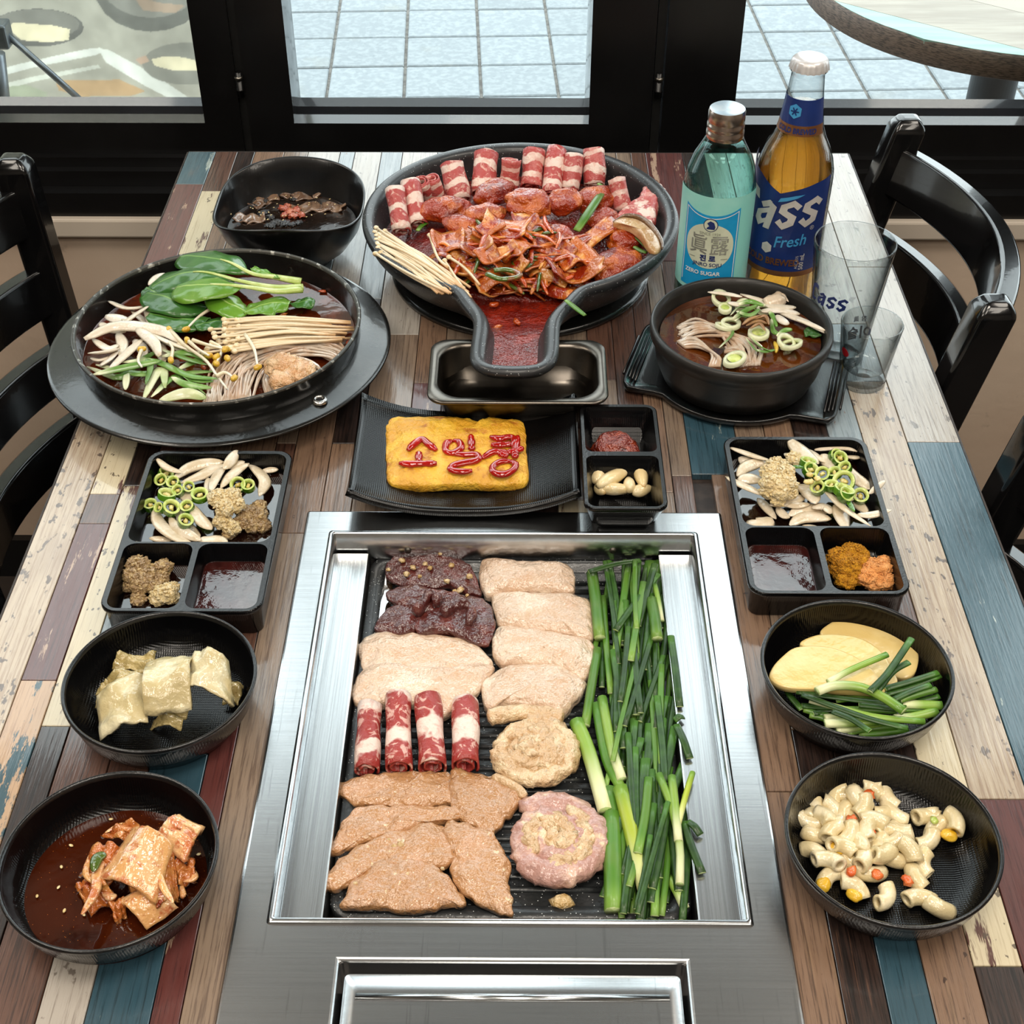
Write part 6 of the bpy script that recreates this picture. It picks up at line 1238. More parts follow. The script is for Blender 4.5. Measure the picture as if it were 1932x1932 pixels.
for i, p in enumerate([[(370, 1460), (430, 1430), (490, 1440)], [(380, 1475), (440, 1450), (495, 1465)], [(400, 1490), (450, 1465), (480, 1500)], [(420, 1440), (480, 1425), (500, 1470)], [(360, 1470), (400, 1440), (460, 1420)]]): strip('mushroom_shred', p, SH + .012 + .001 * i, .0018, 'brown_mushroom', 'brown mushroom shred on top of the noodle soup', 'mushroom', 'mushroom shreds in the noodle soup', n_, .6)
for i, (p, r) in enumerate([([(350, 1310), (470, 1350), (600, 1420), (700, 1460), (795, 1515)], .0040), ([(450, 1400), (560, 1395), (660, 1415)], .0046), ([(480, 1370), (560, 1380), (640, 1380)], .0042), ([(285, 1355), (340, 1365), (400, 1360)], .0036), ([(180, 1300), (280, 1310), (360, 1325)], .0028), ([(540, 1420), (570, 1450), (600, 1470)], .0044), ([(640, 1440), (720, 1470), (790, 1500)], .0030)]): strip('onion_slice', p, SH + .006 + .0012 * i, r, 'onion', 'pale onion slice in the noodle soup bowl', 'onion', 'onion slices in the noodle soup', n_, .4)
food('oyster_mushroom', 'd6c3ab', [dict(s=60, c='c2a88b', lo=.5, hi=.7)], 100, .0006, coat=.6)
thing('mushroom_piece', lump(at(*n_((530, 1350))[0], SH + .007), (.0105, .0075, .005), .25, 1.6, 4, 3, .3), 'oyster_mushroom', 'pale oyster mushroom piece at the back of the noodle soup', 'mushroom')
P = spl([at(x, y, SH + .008) for x, y in n_((475, 1350), (540, 1320), (560, 1300), (600, 1350))], 10); thing('mushroom_piece', tube(P, [.003, .0035, .004, .004, .0035, .003, .0025, .002, .0012, .0006], 8, .5)[:2], 'oyster_mushroom', 'thin curled mushroom slice behind the pale mushroom piece', 'mushroom')
leaf([(690, 1490), (725, 1505), (770, 1530)], .0070, SH + .004, 'leaf_dark', 'dark green leaf piece afloat at the right of the noodle soup', None, False, fn=n_, seed=3, name='green_leaf', cat='leaf')
P = spl([at(x, y, SH + .004) for x, y in n_((528, 1560), (538, 1590), (535, 1615))], 8); thing('yellow_sprout', tube(P, [.001, .0018, .002, .002, .0018, .0016, .0014, .0008], 8)[:2], 'sprout_head', 'yellow sprout bit at the front of the noodle soup', 'bean sprout')
# ------------------------------------------------------------------ omelette with ketchup lettering
o_ = crop(640, 720, 2.972)
mat('egg', 'd99e2a', .42, layers=[dict(s=55, det=6, c='eab83c', lo=.42, hi=.6), dict(s=70, det=5, c='a8561a', lo=.55, hi=.68, f=.8), dict(s=25, c='c47c1c', lo=.55, hi=.72, f=.7)], bump=[dict(s=130, d=.0030), dict(s=360, d=.0012)], coat=.35)
mat('ketchup', '9c0f0a', .12, layers=[dict(s=60, c='b3170f', lo=.45, hi=.65)], bump=[dict(s=120, d=.0004)], coat=1.0)
P = pxpoly(o_((262, 270), (300, 232), (420, 228), (560, 222), (700, 232), (800, 258), (850, 228), (950, 240), (1030, 250), (1045, 300), (1050, 420), (1062, 560), (1010, 598), (860, 606), (640, 600), (480, 610), (330, 605), (275, 580), (265, 460), (262, 360)), .012)
V, F = slab(P, TZ + .0092, .0125, K=22, n=140, bulge=.1, amp=.0013, fr=150, seed=7, edge=.0010)
om = tag(mk('omelette', V, F, 'egg'), 'flat golden rolled omelette on the black rectangular plate', 'omelette')
kt = tag(empty('ketchup_lettering', at(*o_((690, 400))[0], .022)), 'red ketchup lettering squeezed onto the omelette', 'ketchup')
KS = [[(385, 385), (420, 350), (465, 322), (500, 350), (545, 385)], [(448, 395), (446, 425), (448, 460)], [(335, 458), (400, 462), (470, 460), (548, 458)],
      [(630, 330), (600, 350), (600, 390), (640, 400), (680, 375), (675, 340), (640, 328)], [(738, 300), (742, 345), (744, 385)], [(640, 405), (700, 410), (770, 408), (775, 440), (700, 455), (640, 470), (625, 495), (690, 505), (745, 500)],
      [(845, 308), (900, 320), (960, 310), (985, 330), (975, 370)], [(850, 355), (910, 355), (965, 350)], [(800, 430), (860, 395), (910, 395), (940, 400)], [(905, 385), (915, 410), (950, 415)], [(1000, 305), (990, 370), (985, 430)], [(940, 395), (985, 390), (1030, 370)], [(960, 445), (900, 450), (860, 480), (870, 510), (920, 520), (970, 500), (990, 465), (960, 445)]]
for st_ in KS:
    P = spl([at(x, y, .0232) for x, y in o_(*st_)], 26); r = .0038 if st_[0] in ((738, 300), (448, 395)) and False else .0031
    mk('ketchup_stroke', *tube(P, [r * (.55 + .45 * min(1, min(i, 25 - i) / 3)) * (1 + .10 * math.sin(i * .45 + len(st_))) for i in range(26)], 12, .75)[:2], 'ketchup', kt)
# red paste and garlic cloves in the deep dish
food('ssamjang', '7a2410', [dict(s=120, c='9a3a18', lo=.45, hi=.62), dict(s=90, c='4e1408', lo=.55, hi=.7)], 160, .0022, rough=.22, coat=.9)
pc = np.array([SD[0][0], SD[0][1]])
q = at(*o_((1540, 285))[0], .016); thing('red_paste', lump((q[0], SD[0][1] - .002, TZ + .013), (.0185, .0165, .0125), .14, 1.8, 6, 4, 0, flatb=.95, amp2=.05), 'ssamjang', 'mound of brick-red soybean paste in the back compartment', 'paste')
food('garlic_clove', 'dfc895', [dict(s=70, c='ead9b0', lo=.45, hi=.65), dict(k='attr', c='c2985a', lo=.9, hi=1, f=.7)], 120, .0003, rough=.3, coat=.4)
for i, (x0, y0, x1, y1, r, h) in enumerate([(1440, 560, 1470, 465, .0058, .012), (1460, 580, 1620, 490, .0062, .014), (1680, 470, 1705, 585, .0060, .013), (1630, 610, 1620, 545, .0052, .012), (1470, 600, 1630, 605, .0052, .0105), (1440, 588, 1490, 622, .0048, .0095), (1650, 622, 1745, 595, .0050, .0095), (1540, 500, 1620, 475, .0046, .0085)]):
    A, B = at(*o_((x0, y0))[0], h + .003), at(*o_((x1, y1))[0], h + .003); A, B = A - (B - A) * .08, B + (B - A) * .08; r *= 1.15; u = np.linspace(0, 1, 14); P = A + (B - A) * u[:, None]; rad = r * (np.sin(PI * np.clip(u * .93 + .035, 0, 1)) ** .55) * (1.05 - .35 * u)
    V, F, t = tube(P, rad, 12, .88, roll=.4 * i); thing('garlic_clove', (V, F), 'garlic_clove', ['peeled garlic clove standing at the left of the dish', 'long peeled garlic clove lying diagonally on top', 'peeled garlic clove standing at the right of the dish', 'small peeled clove between the diagonal and right ones', 'peeled clove lying flat at the front of the dish', 'clove tip in the front left dish corner', 'peeled clove in the front right dish corner', 'peeled clove half hidden behind the diagonal one'][i], 'garlic', 'garlic cloves in the deep dish', t)
# ------------------------------------------------------------------ three-compartment trays
def pool(pk, z, m, label, name='soy_sauce', shrink=.004, cat='sauce'):
    cx_, cy_, w_, h_, r_, d_, sl = pk; w2, h2 = w_ - 2 * sl * d_ + (z - .004) * 2 * sl - shrink * .2, h_ - 2 * sl * d_ + (z - .004) * 2 * sl - shrink * .2
    thing(name, loft([rrect(cx_, cy_, w2 - .004, h2 - .004, r_ * .6, TZ + .0042, 6), rrect(cx_, cy_, w2, h2, r_ * .75, TZ + z, 6), rrect(cx_, cy_, w2 - .002, h2 - .002, r_ * .75, TZ + z - .0003, 6)], True, True), m, label, cat)
pool(TL[0], .0095, 'soy', 'dark soy dressing under the onions in the left tray'); pool(TL[1], .0075, 'soy', 'thin soy sauce around the minced garlic in the left tray'); pool(TL[2], .0110, 'soy_thick', 'dark brown dipping sauce filling a corner of the left tray')
pool(TR[0], .0095, 'soy', 'dark soy dressing under the onions in the right tray'); pool(TR[1], .0110, 'soy_thick', 'dark brown dipping sauce filling a corner of the right tray')
tl = crop(170, 830, 4.83); tr = crop(1360, 810, 5.084)
OL = [([(610, 170), (700, 250), (830, 295)], .024, .0032), ([(780, 350), (900, 260), (1060, 215), (1200, 205)], .021, .0048), ([(840, 390), (1000, 330), (1120, 270), (1270, 230)], .020, .0050), ([(1340, 100), (1290, 180), (1220, 260)], .026, .0044), ([(1110, 460), (1130, 380), (1180, 290), (1240, 250)], .023, .0048), ([(1200, 430), (1270, 340), (1350, 270), (1440, 220)], .021, .0046), ([(1405, 200), (1340, 220), (1270, 260)], .021, .0040), ([(1450, 230), (1530, 290), (1590, 380), (1540, 500)], .016, .0056), ([(600, 640), (640, 760), (760, 870), (940, 960)], .018, .0062), ([(730, 710), (790, 800), (900, 860), (1000, 910)], .019, .0044), ([(930, 590), (980, 690), (1040, 760), (1100, 810)], .021, .0058), ([(1000, 900), (1080, 930), (1170, 930), (1245, 950)], .017, .0066), ([(335, 905), (400, 950), (500, 970), (610, 965)], .013, .0042), ([(545, 895), (640, 905), (740, 915)], .013, .0028), ([(920, 770), (950, 850), (1000, 880)], .015, .0036), ([(1070, 350), (1085, 430), (1100, 470)], .019, .0042), ([(820, 500), (880, 520), (900, 560)], .019, .0052), ([(1560, 290), (1640, 275), (1710, 270)], .013, .0026), ([(800, 640), (820, 720), (790, 740)], .018, .0034)]
for p, h, r in OL: p = stretch(p, 1.08); strip('onion_slice', p, h, r, 'onion_soy', 'soy-dressed onion slice in the left tray', 'onion', 'onion slices in the left tray', tl, .28, roll=jit(.6), ends=.12)
OR_ = [([(75, 170), (200, 215), (330, 260), (480, 300)], .022, .0034), ([(170, 270), (240, 310), (340, 340)], .017, .0044), ([(155, 450), (230, 370), (330, 330), (440, 320)], .019, .0052), ([(45, 450), (170, 520), (300, 580), (430, 640)], .024, .0050), ([(160, 480), (270, 475), (400, 490)], .021, .0052), ([(350, 660), (430, 740), (530, 860)], .013, .0038), ([(650, 90), (720, 170), (820, 250), (940, 330)], .025, .0058), ([(840, 190), (930, 270), (1040, 330)], .023, .0056), ([(960, 240), (1010, 300), (1080, 380)], .024, .0050), ([(900, 200), (1050, 165), (1200, 165), (1365, 215)], .018, .0066), ([(1190, 260), (1270, 270), (1350, 265)], .016, .0052), ([(1210, 350), (1290, 460), (1380, 530), (1440, 575)], .019, .0048), ([(720, 540), (820, 580), (880, 640), (910, 715)], .022, .0066), ([(880, 760), (950, 740), (1020, 760), (1040, 810)], .019, .0070), ([(980, 570), (1080, 660), (1200, 770), (1440, 930)], .024, .0038), ([(1300, 820), (1450, 820), (1640, 770)], .022, .0034), ([(1420, 620), (1500, 555), (1580, 490)], .024, .0026), ([(470, 730), (600, 700), (720, 670), (810, 640)], .018, .0054), ([(590, 715), (720, 730), (860, 715)], .018, .0034), ([(550, 740), (600, 820), (660, 850)], .016, .0052), ([(650, 830), (780, 770), (920, 775), (1040, 790)], .015, .0058), ([(660, 920), (780, 850), (920, 840), (1060, 860)], .015, .0058), ([(1160, 700), (1150, 800), (1200, 970)], .018, .0068), ([(780, 920), (860, 930), (940, 940)], .012, .0034), ([(250, 880), (330, 920), (430, 900), (490, 850)], .013, .0074), ([(1270, 640), (1330, 730), (1410, 800)], .015, .0044), ([(1230, 690), (1260, 640), (1290, 600)], .020, .0036), ([(620, 230), (660, 260), (700, 300)], .019, .0060)]
for p, h, r in OR_: strip('onion_slice', p, h, r, 'onion_soy', 'soy-dressed onion slice in the right tray', 'onion', 'onion slices in the right tray', tr, .28, roll=jit(.6), ends=.12)
def pepper(q, r, label, group, seed, th=.0026):
    tx, ty = .25 + jit(.5), jit(.5); r = r * 1.05
    def ringm(prof):
        R = [circ((0, 0), rr, z, 20) for rr, z in prof]; V, F = loft(R); V = V.copy()
        c, s_ = math.cos(tx), math.sin(tx); V = np.stack([V[:, 0], V[:, 1] * c - V[:, 2] * s_, V[:, 1] * s_ + V[:, 2] * c], 1); c, s_ = math.cos(ty), math.sin(ty)
        return np.stack([V[:, 0] * c + V[:, 2] * s_, V[:, 1], -V[:, 0] * s_ + V[:, 2] * c], 1) + q, F
    o = thing('green_chili_ring', ringm([(r * .98, -th), (r, -th * .4), (r, th * .4), (r * .97, th * .9)]), 'pepper_green', label, 'chili', group)
    mk('chili_flesh', *ringm([(r * .97, th * .9), (r * .85, th), (r * .66, th * .8), (r * .60, 0), (r * .66, -th), (r * .98, -th)]), 'pepper_flesh', o)
    mk('seed_core', *lump(q, (r * .42, r * .3, th * .7), .4, 2, seed, 2, seed), 'pepper_seed', o)
for i, (x, y, r) in enumerate([(690, 310, .0058), (650, 370, .0052), (760, 390, .0050), (700, 500, .0066), (1000, 505, .0064), (740, 620, .0064), (635, 620, .0040), (885, 610, .0050), (870, 740, .0056), (550, 595, .0052), (1350, 410, .0060), (1440, 420, .0052), (900, 430, .0044), (800, 465, .0044)]): pepper(at(*tl((x, y))[0], .024 if i not in (9, 0, 1) else .016), r, 'sliced green chili ring in the left tray', 'green chili rings in the left tray', i)
for i, (x, y, r) in enumerate([(835, 320, .0062), (860, 390, .0060), (975, 430, .0056), (1090, 420, .0054), (1180, 500, .0082), (1180, 590, .0078), (930, 560, .0056), (1140, 280, .0058), (1190, 370, .0050), (1340, 640, .0060), (1190, 630, .0060), (1100, 250, .0050), (1060, 540, .0052)]): pepper(at(*tr((x, y))[0], .029 if i not in (9,) else .021), r, 'sliced green chili ring in the right tray', 'green chili rings in the right tray', i + 30)
for p, h in [([(640, 370), (730, 360), (820, 370)], .030), ([(1100, 540), (1110, 600), (1080, 580)], .028), ([(1190, 650), (1240, 720), (1280, 790)], .026)]: strip('green_chili_strip', p, h, .0022, 'pepper_green', 'thin green chili strip on the onions of the right tray', 'chili', 'green chili strips in the right tray', tr, .4)
for i, (x, y) in enumerate([(855, 435), (860, 500), (925, 470), (830, 505)]): thing('chili_seed', lump(at(*tr((x, y))[0], .034), (.0030, .0026, .0016), .2, 1.5, i, 2, i), 'pepper_seed', 'cream chili seed among the right tray chili rings', 'chili', 'chili seeds in the right tray')
def heap(name, pts, fn, m, label, cat, seed, part='clump', sub=4, grain=.00105):
    c = np.mean([at(x, y, h) for (x, y), h in zip(fn(*[p[:2] for p in pts]), [p[2] for p in pts])], 0); e = tag(empty(name, c), label, cat)
    for i, (x, y, h, r) in enumerate(pts): mk(part, *lump(at(*fn((x, y))[0], h), (r, r * .92, r * .62), .16, 2.0, seed + i, sub, i, amp2=.13, fr2=11), m, e)
    vf = []                                  # loose grains over the clumps
    rg = random.Random(seed)
    for i, (x, y, h, r) in enumerate(pts):
        c0 = at(*fn((x, y))[0], h)
        for _ in range(int(46 * (r / .008) ** 2)):
            a_, u_ = rg.random() * 2 * PI, rg.random() ** .7; d_ = np.array([math.cos(a_) * u_, math.sin(a_) * u_ * .92, math.sqrt(max(0, 1 - u_ * u_)) * .66]) * r * 1.02; q_ = grain * (.6 + .8 * rg.random())
            vv, ff = ico(1); vf.append((vv * np.array([q_ * (1 + rg.random()), q_, q_ * .8]) @ np.array([[math.cos(a_ * 3), math.sin(a_ * 3), 0], [-math.sin(a_ * 3), math.cos(a_ * 3), 0], [0, 0, 1]]) + c0 + d_, ff))
    mk('grains', *join(*vf), m, e, kind='stuff')
heap('minced_garlic', [(1180, 530, .026, .0085), (1290, 520, .027, .0080), (1230, 620, .026, .0080), (1330, 590, .025, .0070), (1200, 740, .019, .0070), (1290, 800, .016, .0070)], tl, 'minced_garlic', 'golden minced garlic heaped on the left tray onions', 'garlic', 3)
heap('soaked_garlic', [(1430, 680, .014, .0080), (1530, 700, .013, .0075), (1480, 780, .012, .0070), (1580, 790, .011, .0060), (1270, 850, .012, .0060), (1380, 760, .014, .0065), (1540, 610, .012, .0060)], tl, 'garlic_soy', 'soy-soaked minced garlic at the right of the left tray', 'garlic', 13)
heap('soy_garlic', [(440, 1140, .017, .0085), (400, 1230, .015, .0080), (520, 1230, .015, .0075), (460, 1320, .013, .0080), (660, 1170, .014, .0080), (640, 1260, .012, .0070), (580, 1330, .012, .0065), (370, 1330, .010, .0060), (440, 1450, .009, .0060)], tl, 'garlic_soy', 'brown soy-soaked minced garlic in the small left corner', 'garlic', 23)
heap('pale_garlic', [(680, 1400, .013, .0085), (740, 1360, .012, .0060), (620, 1450, .010, .0065), (740, 1440, .010, .0060)], tl, 'minced_garlic', 'paler minced garlic lump at the front of the small compartment', 'garlic', 43)
heap('grated_garlic', [(540, 350, .031, .0085), (480, 420, .030, .0085), (600, 420, .032, .0090), (500, 520, .031, .0095), (620, 520, .031, .0090), (560, 600, .028, .0085), (460, 600, .026, .0070), (650, 610, .026, .0070), (550, 680, .023, .0060)], tr, 'minced_garlic', 'golden grated garlic heap on the right tray onions', 'garlic', 53)
heap('garlic_dab', [(700, 280, .024, .0065), (750, 320, .024, .0055)], tr, 'minced_garlic', 'small garlic dab behind the right tray chili rings', 'garlic', 63, sub=3)
food('curry_powder', 'b5770a', [dict(s=160, c='cf9012', lo=.45, hi=.6), dict(s=120, c='8a5406', lo=.58, hi=.7, f=.7)], 300, .0020, rough=.8, coat=0)
food('seasoning_powder', 'dc9250', [dict(s=160, c='e8a566', lo=.45, hi=.6), dict(s=120, c='c9793a', lo=.58, hi=.7, f=.6)], 300, .0014, rough=.85, coat=0)
heap('curry_powder', [(1150, 1240, .013, .0105), (1280, 1200, .014, .0100), (1230, 1330, .014, .0105), (1340, 1280, .013, .0090), (1130, 1340, .010, .0080), (1200, 1440, .010, .0090), (1310, 1410, .011, .0085), (1240, 1160, .012, .0070)], tr, 'curry_powder', 'mustard-yellow curry powder heap in the right tray', 'powder', 73, grain=.0006)
heap('seasoning_powder', [(1500, 1350, .014, .0110), (1570, 1300, .013, .0085), (1420, 1420, .013, .0090), (1550, 1440, .012, .0095), (1480, 1470, .010, .0080), (1600, 1400, .010, .0070)], tr, 'seasoning_powder', 'pale orange seasoning powder heap in the right tray', 'powder', 83, grain=.0005)
# ------------------------------------------------------------------ pickled cabbage bowl
p_ = crop(0, 1130, 2.721)
food('pickled_cabbage', 'c9b88a', [dict(s=40, st=(1, 1, 1), c='ddd2ae', lo=.42, hi=.62), dict(s=30, c='a9925c', lo=.6, hi=.75, f=.6)], 80, .0008, rough=.28, coat=.5)
food('pickled_leaf', 'a3905c', [dict(s=50, c='bca974', lo=.42, hi=.62), dict(s=40, c='7d6a38', lo=.6, hi=.75, f=.6)], 90, .0014, rough=.25, coat=.6)
def quadsheet(corners, hs_, fn, th, arch=.006, seed=0, nu=20, nv=14, ruf=.0012, rib=.0004, dirv=0):
    C = [at(x, y, h) for (x, y), h in zip(fn(*corners), hs_)]
    def f(u, v):
        e = nz((u * 3, v * 3, seed), 1, seed); uu = min(1, max(0, u + .02 * math.sin(v * 9 + seed))) if 0 < u < 1 else u + .025 * nz((v * 4, seed, 0), 1, seed)
        p = C[0] * (1 - uu) * (1 - v) + C[1] * uu * (1 - v) + C[2] * uu * v + C[3] * (1 - uu) * v
        w_ = u if dirv else v
        return p + np.array([0, 0, arch * math.sin(PI * (v if dirv == 0 else u)) + ruf * e * 2 + rib * math.sin(w_ * 46)])
    return sheet(f, nu, nv, th)
for i, (cs_, hh, ar, m_, lb, dv) in enumerate([
    ([(520, 730), (500, 500), (740, 390), (760, 640)], [.012, .018, .024, .018], .006, 'pickled_cabbage', 'long white pickled cabbage stem slanting to the front left', 0),
    ([(740, 590), (755, 330), (990, 300), (985, 560)], [.024, .027, .030, .024], .012, 'pickled_cabbage', 'curled white pickled cabbage piece in the middle', 1),
    ([(925, 470), (1005, 285), (1170, 330), (1200, 570)], [.026, .034, .032, .020], .010, 'pickled_cabbage', 'short white pickled cabbage piece on the right, on top', 0),
    ([(490, 490), (560, 390), (800, 380), (760, 470)], [.014, .020, .020, .016], .006, 'pickled_leaf', 'limp pickled cabbage leaf behind the white stems', 0),
    ([(580, 370), (640, 285), (810, 290), (780, 390)], [.016, .020, .018, .018], .005, 'pickled_leaf', 'brownish cabbage leaf fold at the back left', 1),
    ([(760, 650), (850, 570), (985, 560), (930, 680)], [.008, .012, .012, .007], .006, 'pickled_leaf', 'crumpled cabbage leaf under the front of the pile', 0),
    ([(1140, 540), (1170, 420), (1250, 450), (1225, 560)], [.008, .012, .010, .008], .004, 'pickled_leaf', 'thin cabbage leaf edge at the right', 0),
    ([(490, 560), (500, 470), (560, 440), (600, 560)], [.010, .012, .014, .014], .004, 'pickled_leaf', 'translucent leaf tip at the far left of the pile', 0)]):
    thing('pickled_cabbage', quadsheet(cs_, hh, p_, .0026 if 'cabbage' in m_ else .0014, ar, i, ruf=.0024 if 'cabbage' in m_ else .0036, dirv=dv), m_, lb, 'cabbage', 'pickled cabbage pieces')
# ------------------------------------------------------------------ kimchi bowl
V, F = lathe(BK, [(.0001, TZ + .0095), (.050, TZ + .0095), (.0530, TZ + .0100)], 64); thing('kimchi_broth', (V, F), 'broth_kimchi', 'dark red-brown kimchi juice in the front left bowl', 'broth')
food('kimchi_stem', 'dba468', [dict(s=45, st=(1, 1, 1), c='e6bf8e', lo=.42, hi=.62), dict(s=90, det=8, rg=.7, c='b8521e', lo=.48, hi=.62, f=.8), dict(s=170, det=8, rg=.7, c='8f2a0c', lo=.58, hi=.66, f=.85)], 80, .0008, rough=.24, coat=.7)
food('kimchi_leaf', 'b5642a', [dict(s=60, c='cf8c4c', lo=.42, hi=.6), dict(s=70, c='8a2a0c', lo=.55, hi=.68), dict(s=40, c='6f6a2a', lo=.66, hi=.76, f=.6)], 110, .0016, rough=.2, coat=.8)
for i, (cs_, hh, ar, m_, lb, dv, th) in enumerate([
    ([(500, 1450), (690, 1190), (890, 1270), (800, 1570)], [.022, .032, .032, .024], .010, 'kimchi_stem', 'broad kimchi stem lying on top of the pile', 0, .0034),
    ([(800, 1230), (930, 1120), (1050, 1185), (960, 1350)], [.024, .030, .026, .022], .005, 'kimchi_stem', 'upright kimchi stem end pointing to the back right', 1, .0050),
    ([(610, 1560), (760, 1480), (920, 1590), (760, 1700)], [.018, .024, .016, .011], .006, 'kimchi_stem', 'front kimchi stem dipping into the juice', 0, .0034),
    ([(780, 1290), (890, 1290), (920, 1560), (810, 1600)], [.026, .024, .014, .020], .006, 'kimchi_leaf', 'wrinkled kimchi leaf falling to the right', 1, .0016),
    ([(900, 1340), (1000, 1350), (1010, 1460), (920, 1480)], [.018, .014, .012, .014], .004, 'kimchi_leaf', 'small kimchi leaf at the right rim', 0, .0016),
    ([(400, 1420), (500, 1270), (640, 1300), (560, 1480)], [.014, .022, .024, .020], .005, 'kimchi_leaf', 'kimchi leaf folded at the left of the pile', 0, .0016),
    ([(520, 1230), (600, 1160), (730, 1170), (680, 1260)], [.018, .020, .020, .022], .004, 'kimchi_leaf', 'red kimchi leaf at the back of the pile', 0, .0018),
    ([(390, 1480), (480, 1440), (600, 1530), (470, 1640)], [.012, .016, .018, .011], .006, 'kimchi_leaf', 'crinkled kimchi leaf at the front left', 0, .0016),
    ([(560, 1560), (640, 1540), (650, 1640), (600, 1670)], [.014, .016, .010, .010], .003, 'kimchi_leaf', 'small green-tinged kimchi leaf at the front', 0, .0016),
    ([(640, 1330), (760, 1300), (820, 1500), (700, 1520)], [.016, .018, .016, .014], .004, 'kimchi_leaf', 'inner kimchi leaf under the broad stem', 1, .006)]):
    thing('kimchi_piece', quadsheet(cs_, hh, p_, th, ar, i + 20, ruf=.0008 if 'stem' in m_ else .0034, rib=.0005, dirv=dv), m_, lb, 'kimchi', 'kimchi pieces')
for i, (p, h, r) in enumerate([([(560, 1290), (500, 1400), (490, 1500), (420, 1620)], .026, .0032), ([(480, 1280), (440, 1400), (480, 1460)], .022, .0020), ([(820, 1400), (840, 1480), (890, 1560)], .030, .0022), ([(700, 1480), (690, 1440), (720, 1400)], .034, .0018), ([(930, 1460), (940, 1520), (950, 1530)], .014, .0020), ([(540, 1200), (620, 1160), (700, 1165)], .021, .0016), ([(980, 1380), (1000, 1430), (940, 1450)], .016, .0022), ([(520, 1490), (560, 1530), (600, 1520)], .020, .0024)]): strip('kimchi_shred', p, h, r, 'kimchi_stem', 'thin kimchi shred on the kimchi pile', 'kimchi', 'kimchi shreds', p_, .5)
strip('green_kimchi_leaf', [(480, 1400), (500, 1330), (545, 1310)], .030, .0036, 'chive_saucy', 'dark green leaf end on the left of the kimchi', 'leaf', None, p_, .3)
seeds([(365, 1265), (315, 1375), (570, 1130), (1020, 1310), (190, 1525), (300, 1480), (430, 1620), (700, 1200), (330, 1600)], p_, .0108, 'sesame seed floating in the kimchi juice', 'sesame seeds in the kimchi juice', 1.3)
# ------------------------------------------------------------------ potato and chive bowl
m_c = crop(1420, 1110, 2.8)
food('potato', 'd9bc76', [dict(s=25, c='e2ca8c', lo=.4, hi=.65), dict(s=90, c='cba85c', lo=.6, hi=.75, f=.5)], 60, .0003, rough=.3, coat=.4)
for i, (p, h, lb, tl_) in enumerate([([(355, 240), (420, 185), (500, 160), (620, 170), (740, 225), (830, 300), (876, 350), (860, 440), (800, 470), (700, 440), (560, 360), (440, 290)], .012, 'potato slice at the back of the bowl', (0, .05)), ([(250, 300), (330, 255), (450, 250), (580, 275), (680, 340), (740, 430), (765, 495), (700, 500), (560, 420), (400, 350)], .017, 'potato slice between the other two', (0, .03)), ([(92, 480), (105, 420), (160, 360), (220, 320), (320, 308), (440, 325), (560, 375), (650, 450), (700, 545), (560, 545), (380, 535), (180, 525)], .021, 'front potato slice overlapping the others', (0, .02))]):
    thing('potato_slice', slab(pxpoly(m_c(*p), h + .004), TZ + h, .0048, n=72, bulge=0, amp=.0003, fr=40, seed=i, tilt=tl_, crisp=True), 'potato', lb, 'potato', 'potato slices')
PC = [([(230, 545), (400, 570), (640, 600), (810, 610)], 'chive_dark', .022), ([(260, 560), (420, 620), (620, 690), (820, 740)], 'chive_dark', .027), ([(300, 590), (450, 630), (650, 680), (910, 705)], 'chive_pale', .024), ([(160, 500), (200, 570), (260, 640)], 'chive_dark', .016), ([(380, 715), (520, 710), (660, 700)], 'chive_pale', .022), ([(440, 750), (560, 730), (700, 700)], 'chive_pale', .018), ([(500, 765), (620, 740), (760, 730)], 'chive_mid', .016), ([(560, 770), (680, 765), (820, 745)], 'chive_mid', .014), ([(340, 545), (430, 515), (560, 520), (680, 570), (800, 650)], 'chive_pale', .031), ([(620, 545), (720, 440), (840, 265)], 'chive_dark', .036), ([(660, 540), (740, 440), (825, 390)], 'chive_dark', .032), ([(400, 495), (520, 430), (710, 350)], 'chive_pale', .031), ([(700, 530), (840, 490), (980, 445)], 'chive_dark', .026), ([(700, 560), (840, 520), (990, 460)], 'chive_dark', .024), ([(740, 590), (840, 545), (940, 510)], 'chive_dark', .027), ([(780, 590), (880, 560), (970, 535)], 'chive_mid', .025), ([(800, 610), (900, 590), (985, 570)], 'chive_dark', .022), ([(790, 610), (900, 615), (1000, 620)], 'chive_pale', .021), ([(750, 690), (850, 680), (975, 650)], 'chive_pale', .020), ([(760, 640), (860, 640), (950, 640)], 'chive_mid', .018), ([(270, 640), (340, 660), (400, 670)], 'chive_mid', .015), ([(300, 670), (380, 690), (470, 740)], 'chive_mid', .014), ([(420, 650), (520, 690), (620, 755)], 'chive_dark', .029), ([(260, 620), (420, 630), (560, 640)], 'chive_dark', .017), ([(480, 640), (600, 640), (760, 650)], 'chive_mid', .019), ([(380, 690), (470, 680), (560, 660)], 'chive_pale', .017), ([(600, 770), (720, 770), (800, 760)], 'chive_pale', .011), ([(320, 660), (440, 640), (520, 650)], 'chive_dark', .016), ([(560, 615), (660, 625), (780, 640)], 'chive_dark', .023), ([(440, 590), (560, 580), (700, 600)], 'chive_mid', .019)]
for i, (p, mm_, h) in enumerate(PC):
    P = spl([at(x, y, h) for x, y in m_c(*p)], 12); V, F, t = tube(P, .0024 + .0010 * (mm_ == 'chive_pale' and i not in (2, 11)), 8, .40 if mm_ == 'chive_dark' else .75)
    tag(mk('seasoned_chive', V, F, mm_, t=t, fm=[0] * (len(F) - 2) + [1, 1], extra=('chive_cut',)), 'seasoned chive in the potato bowl', 'chive', 'seasoned chives in the potato bowl')
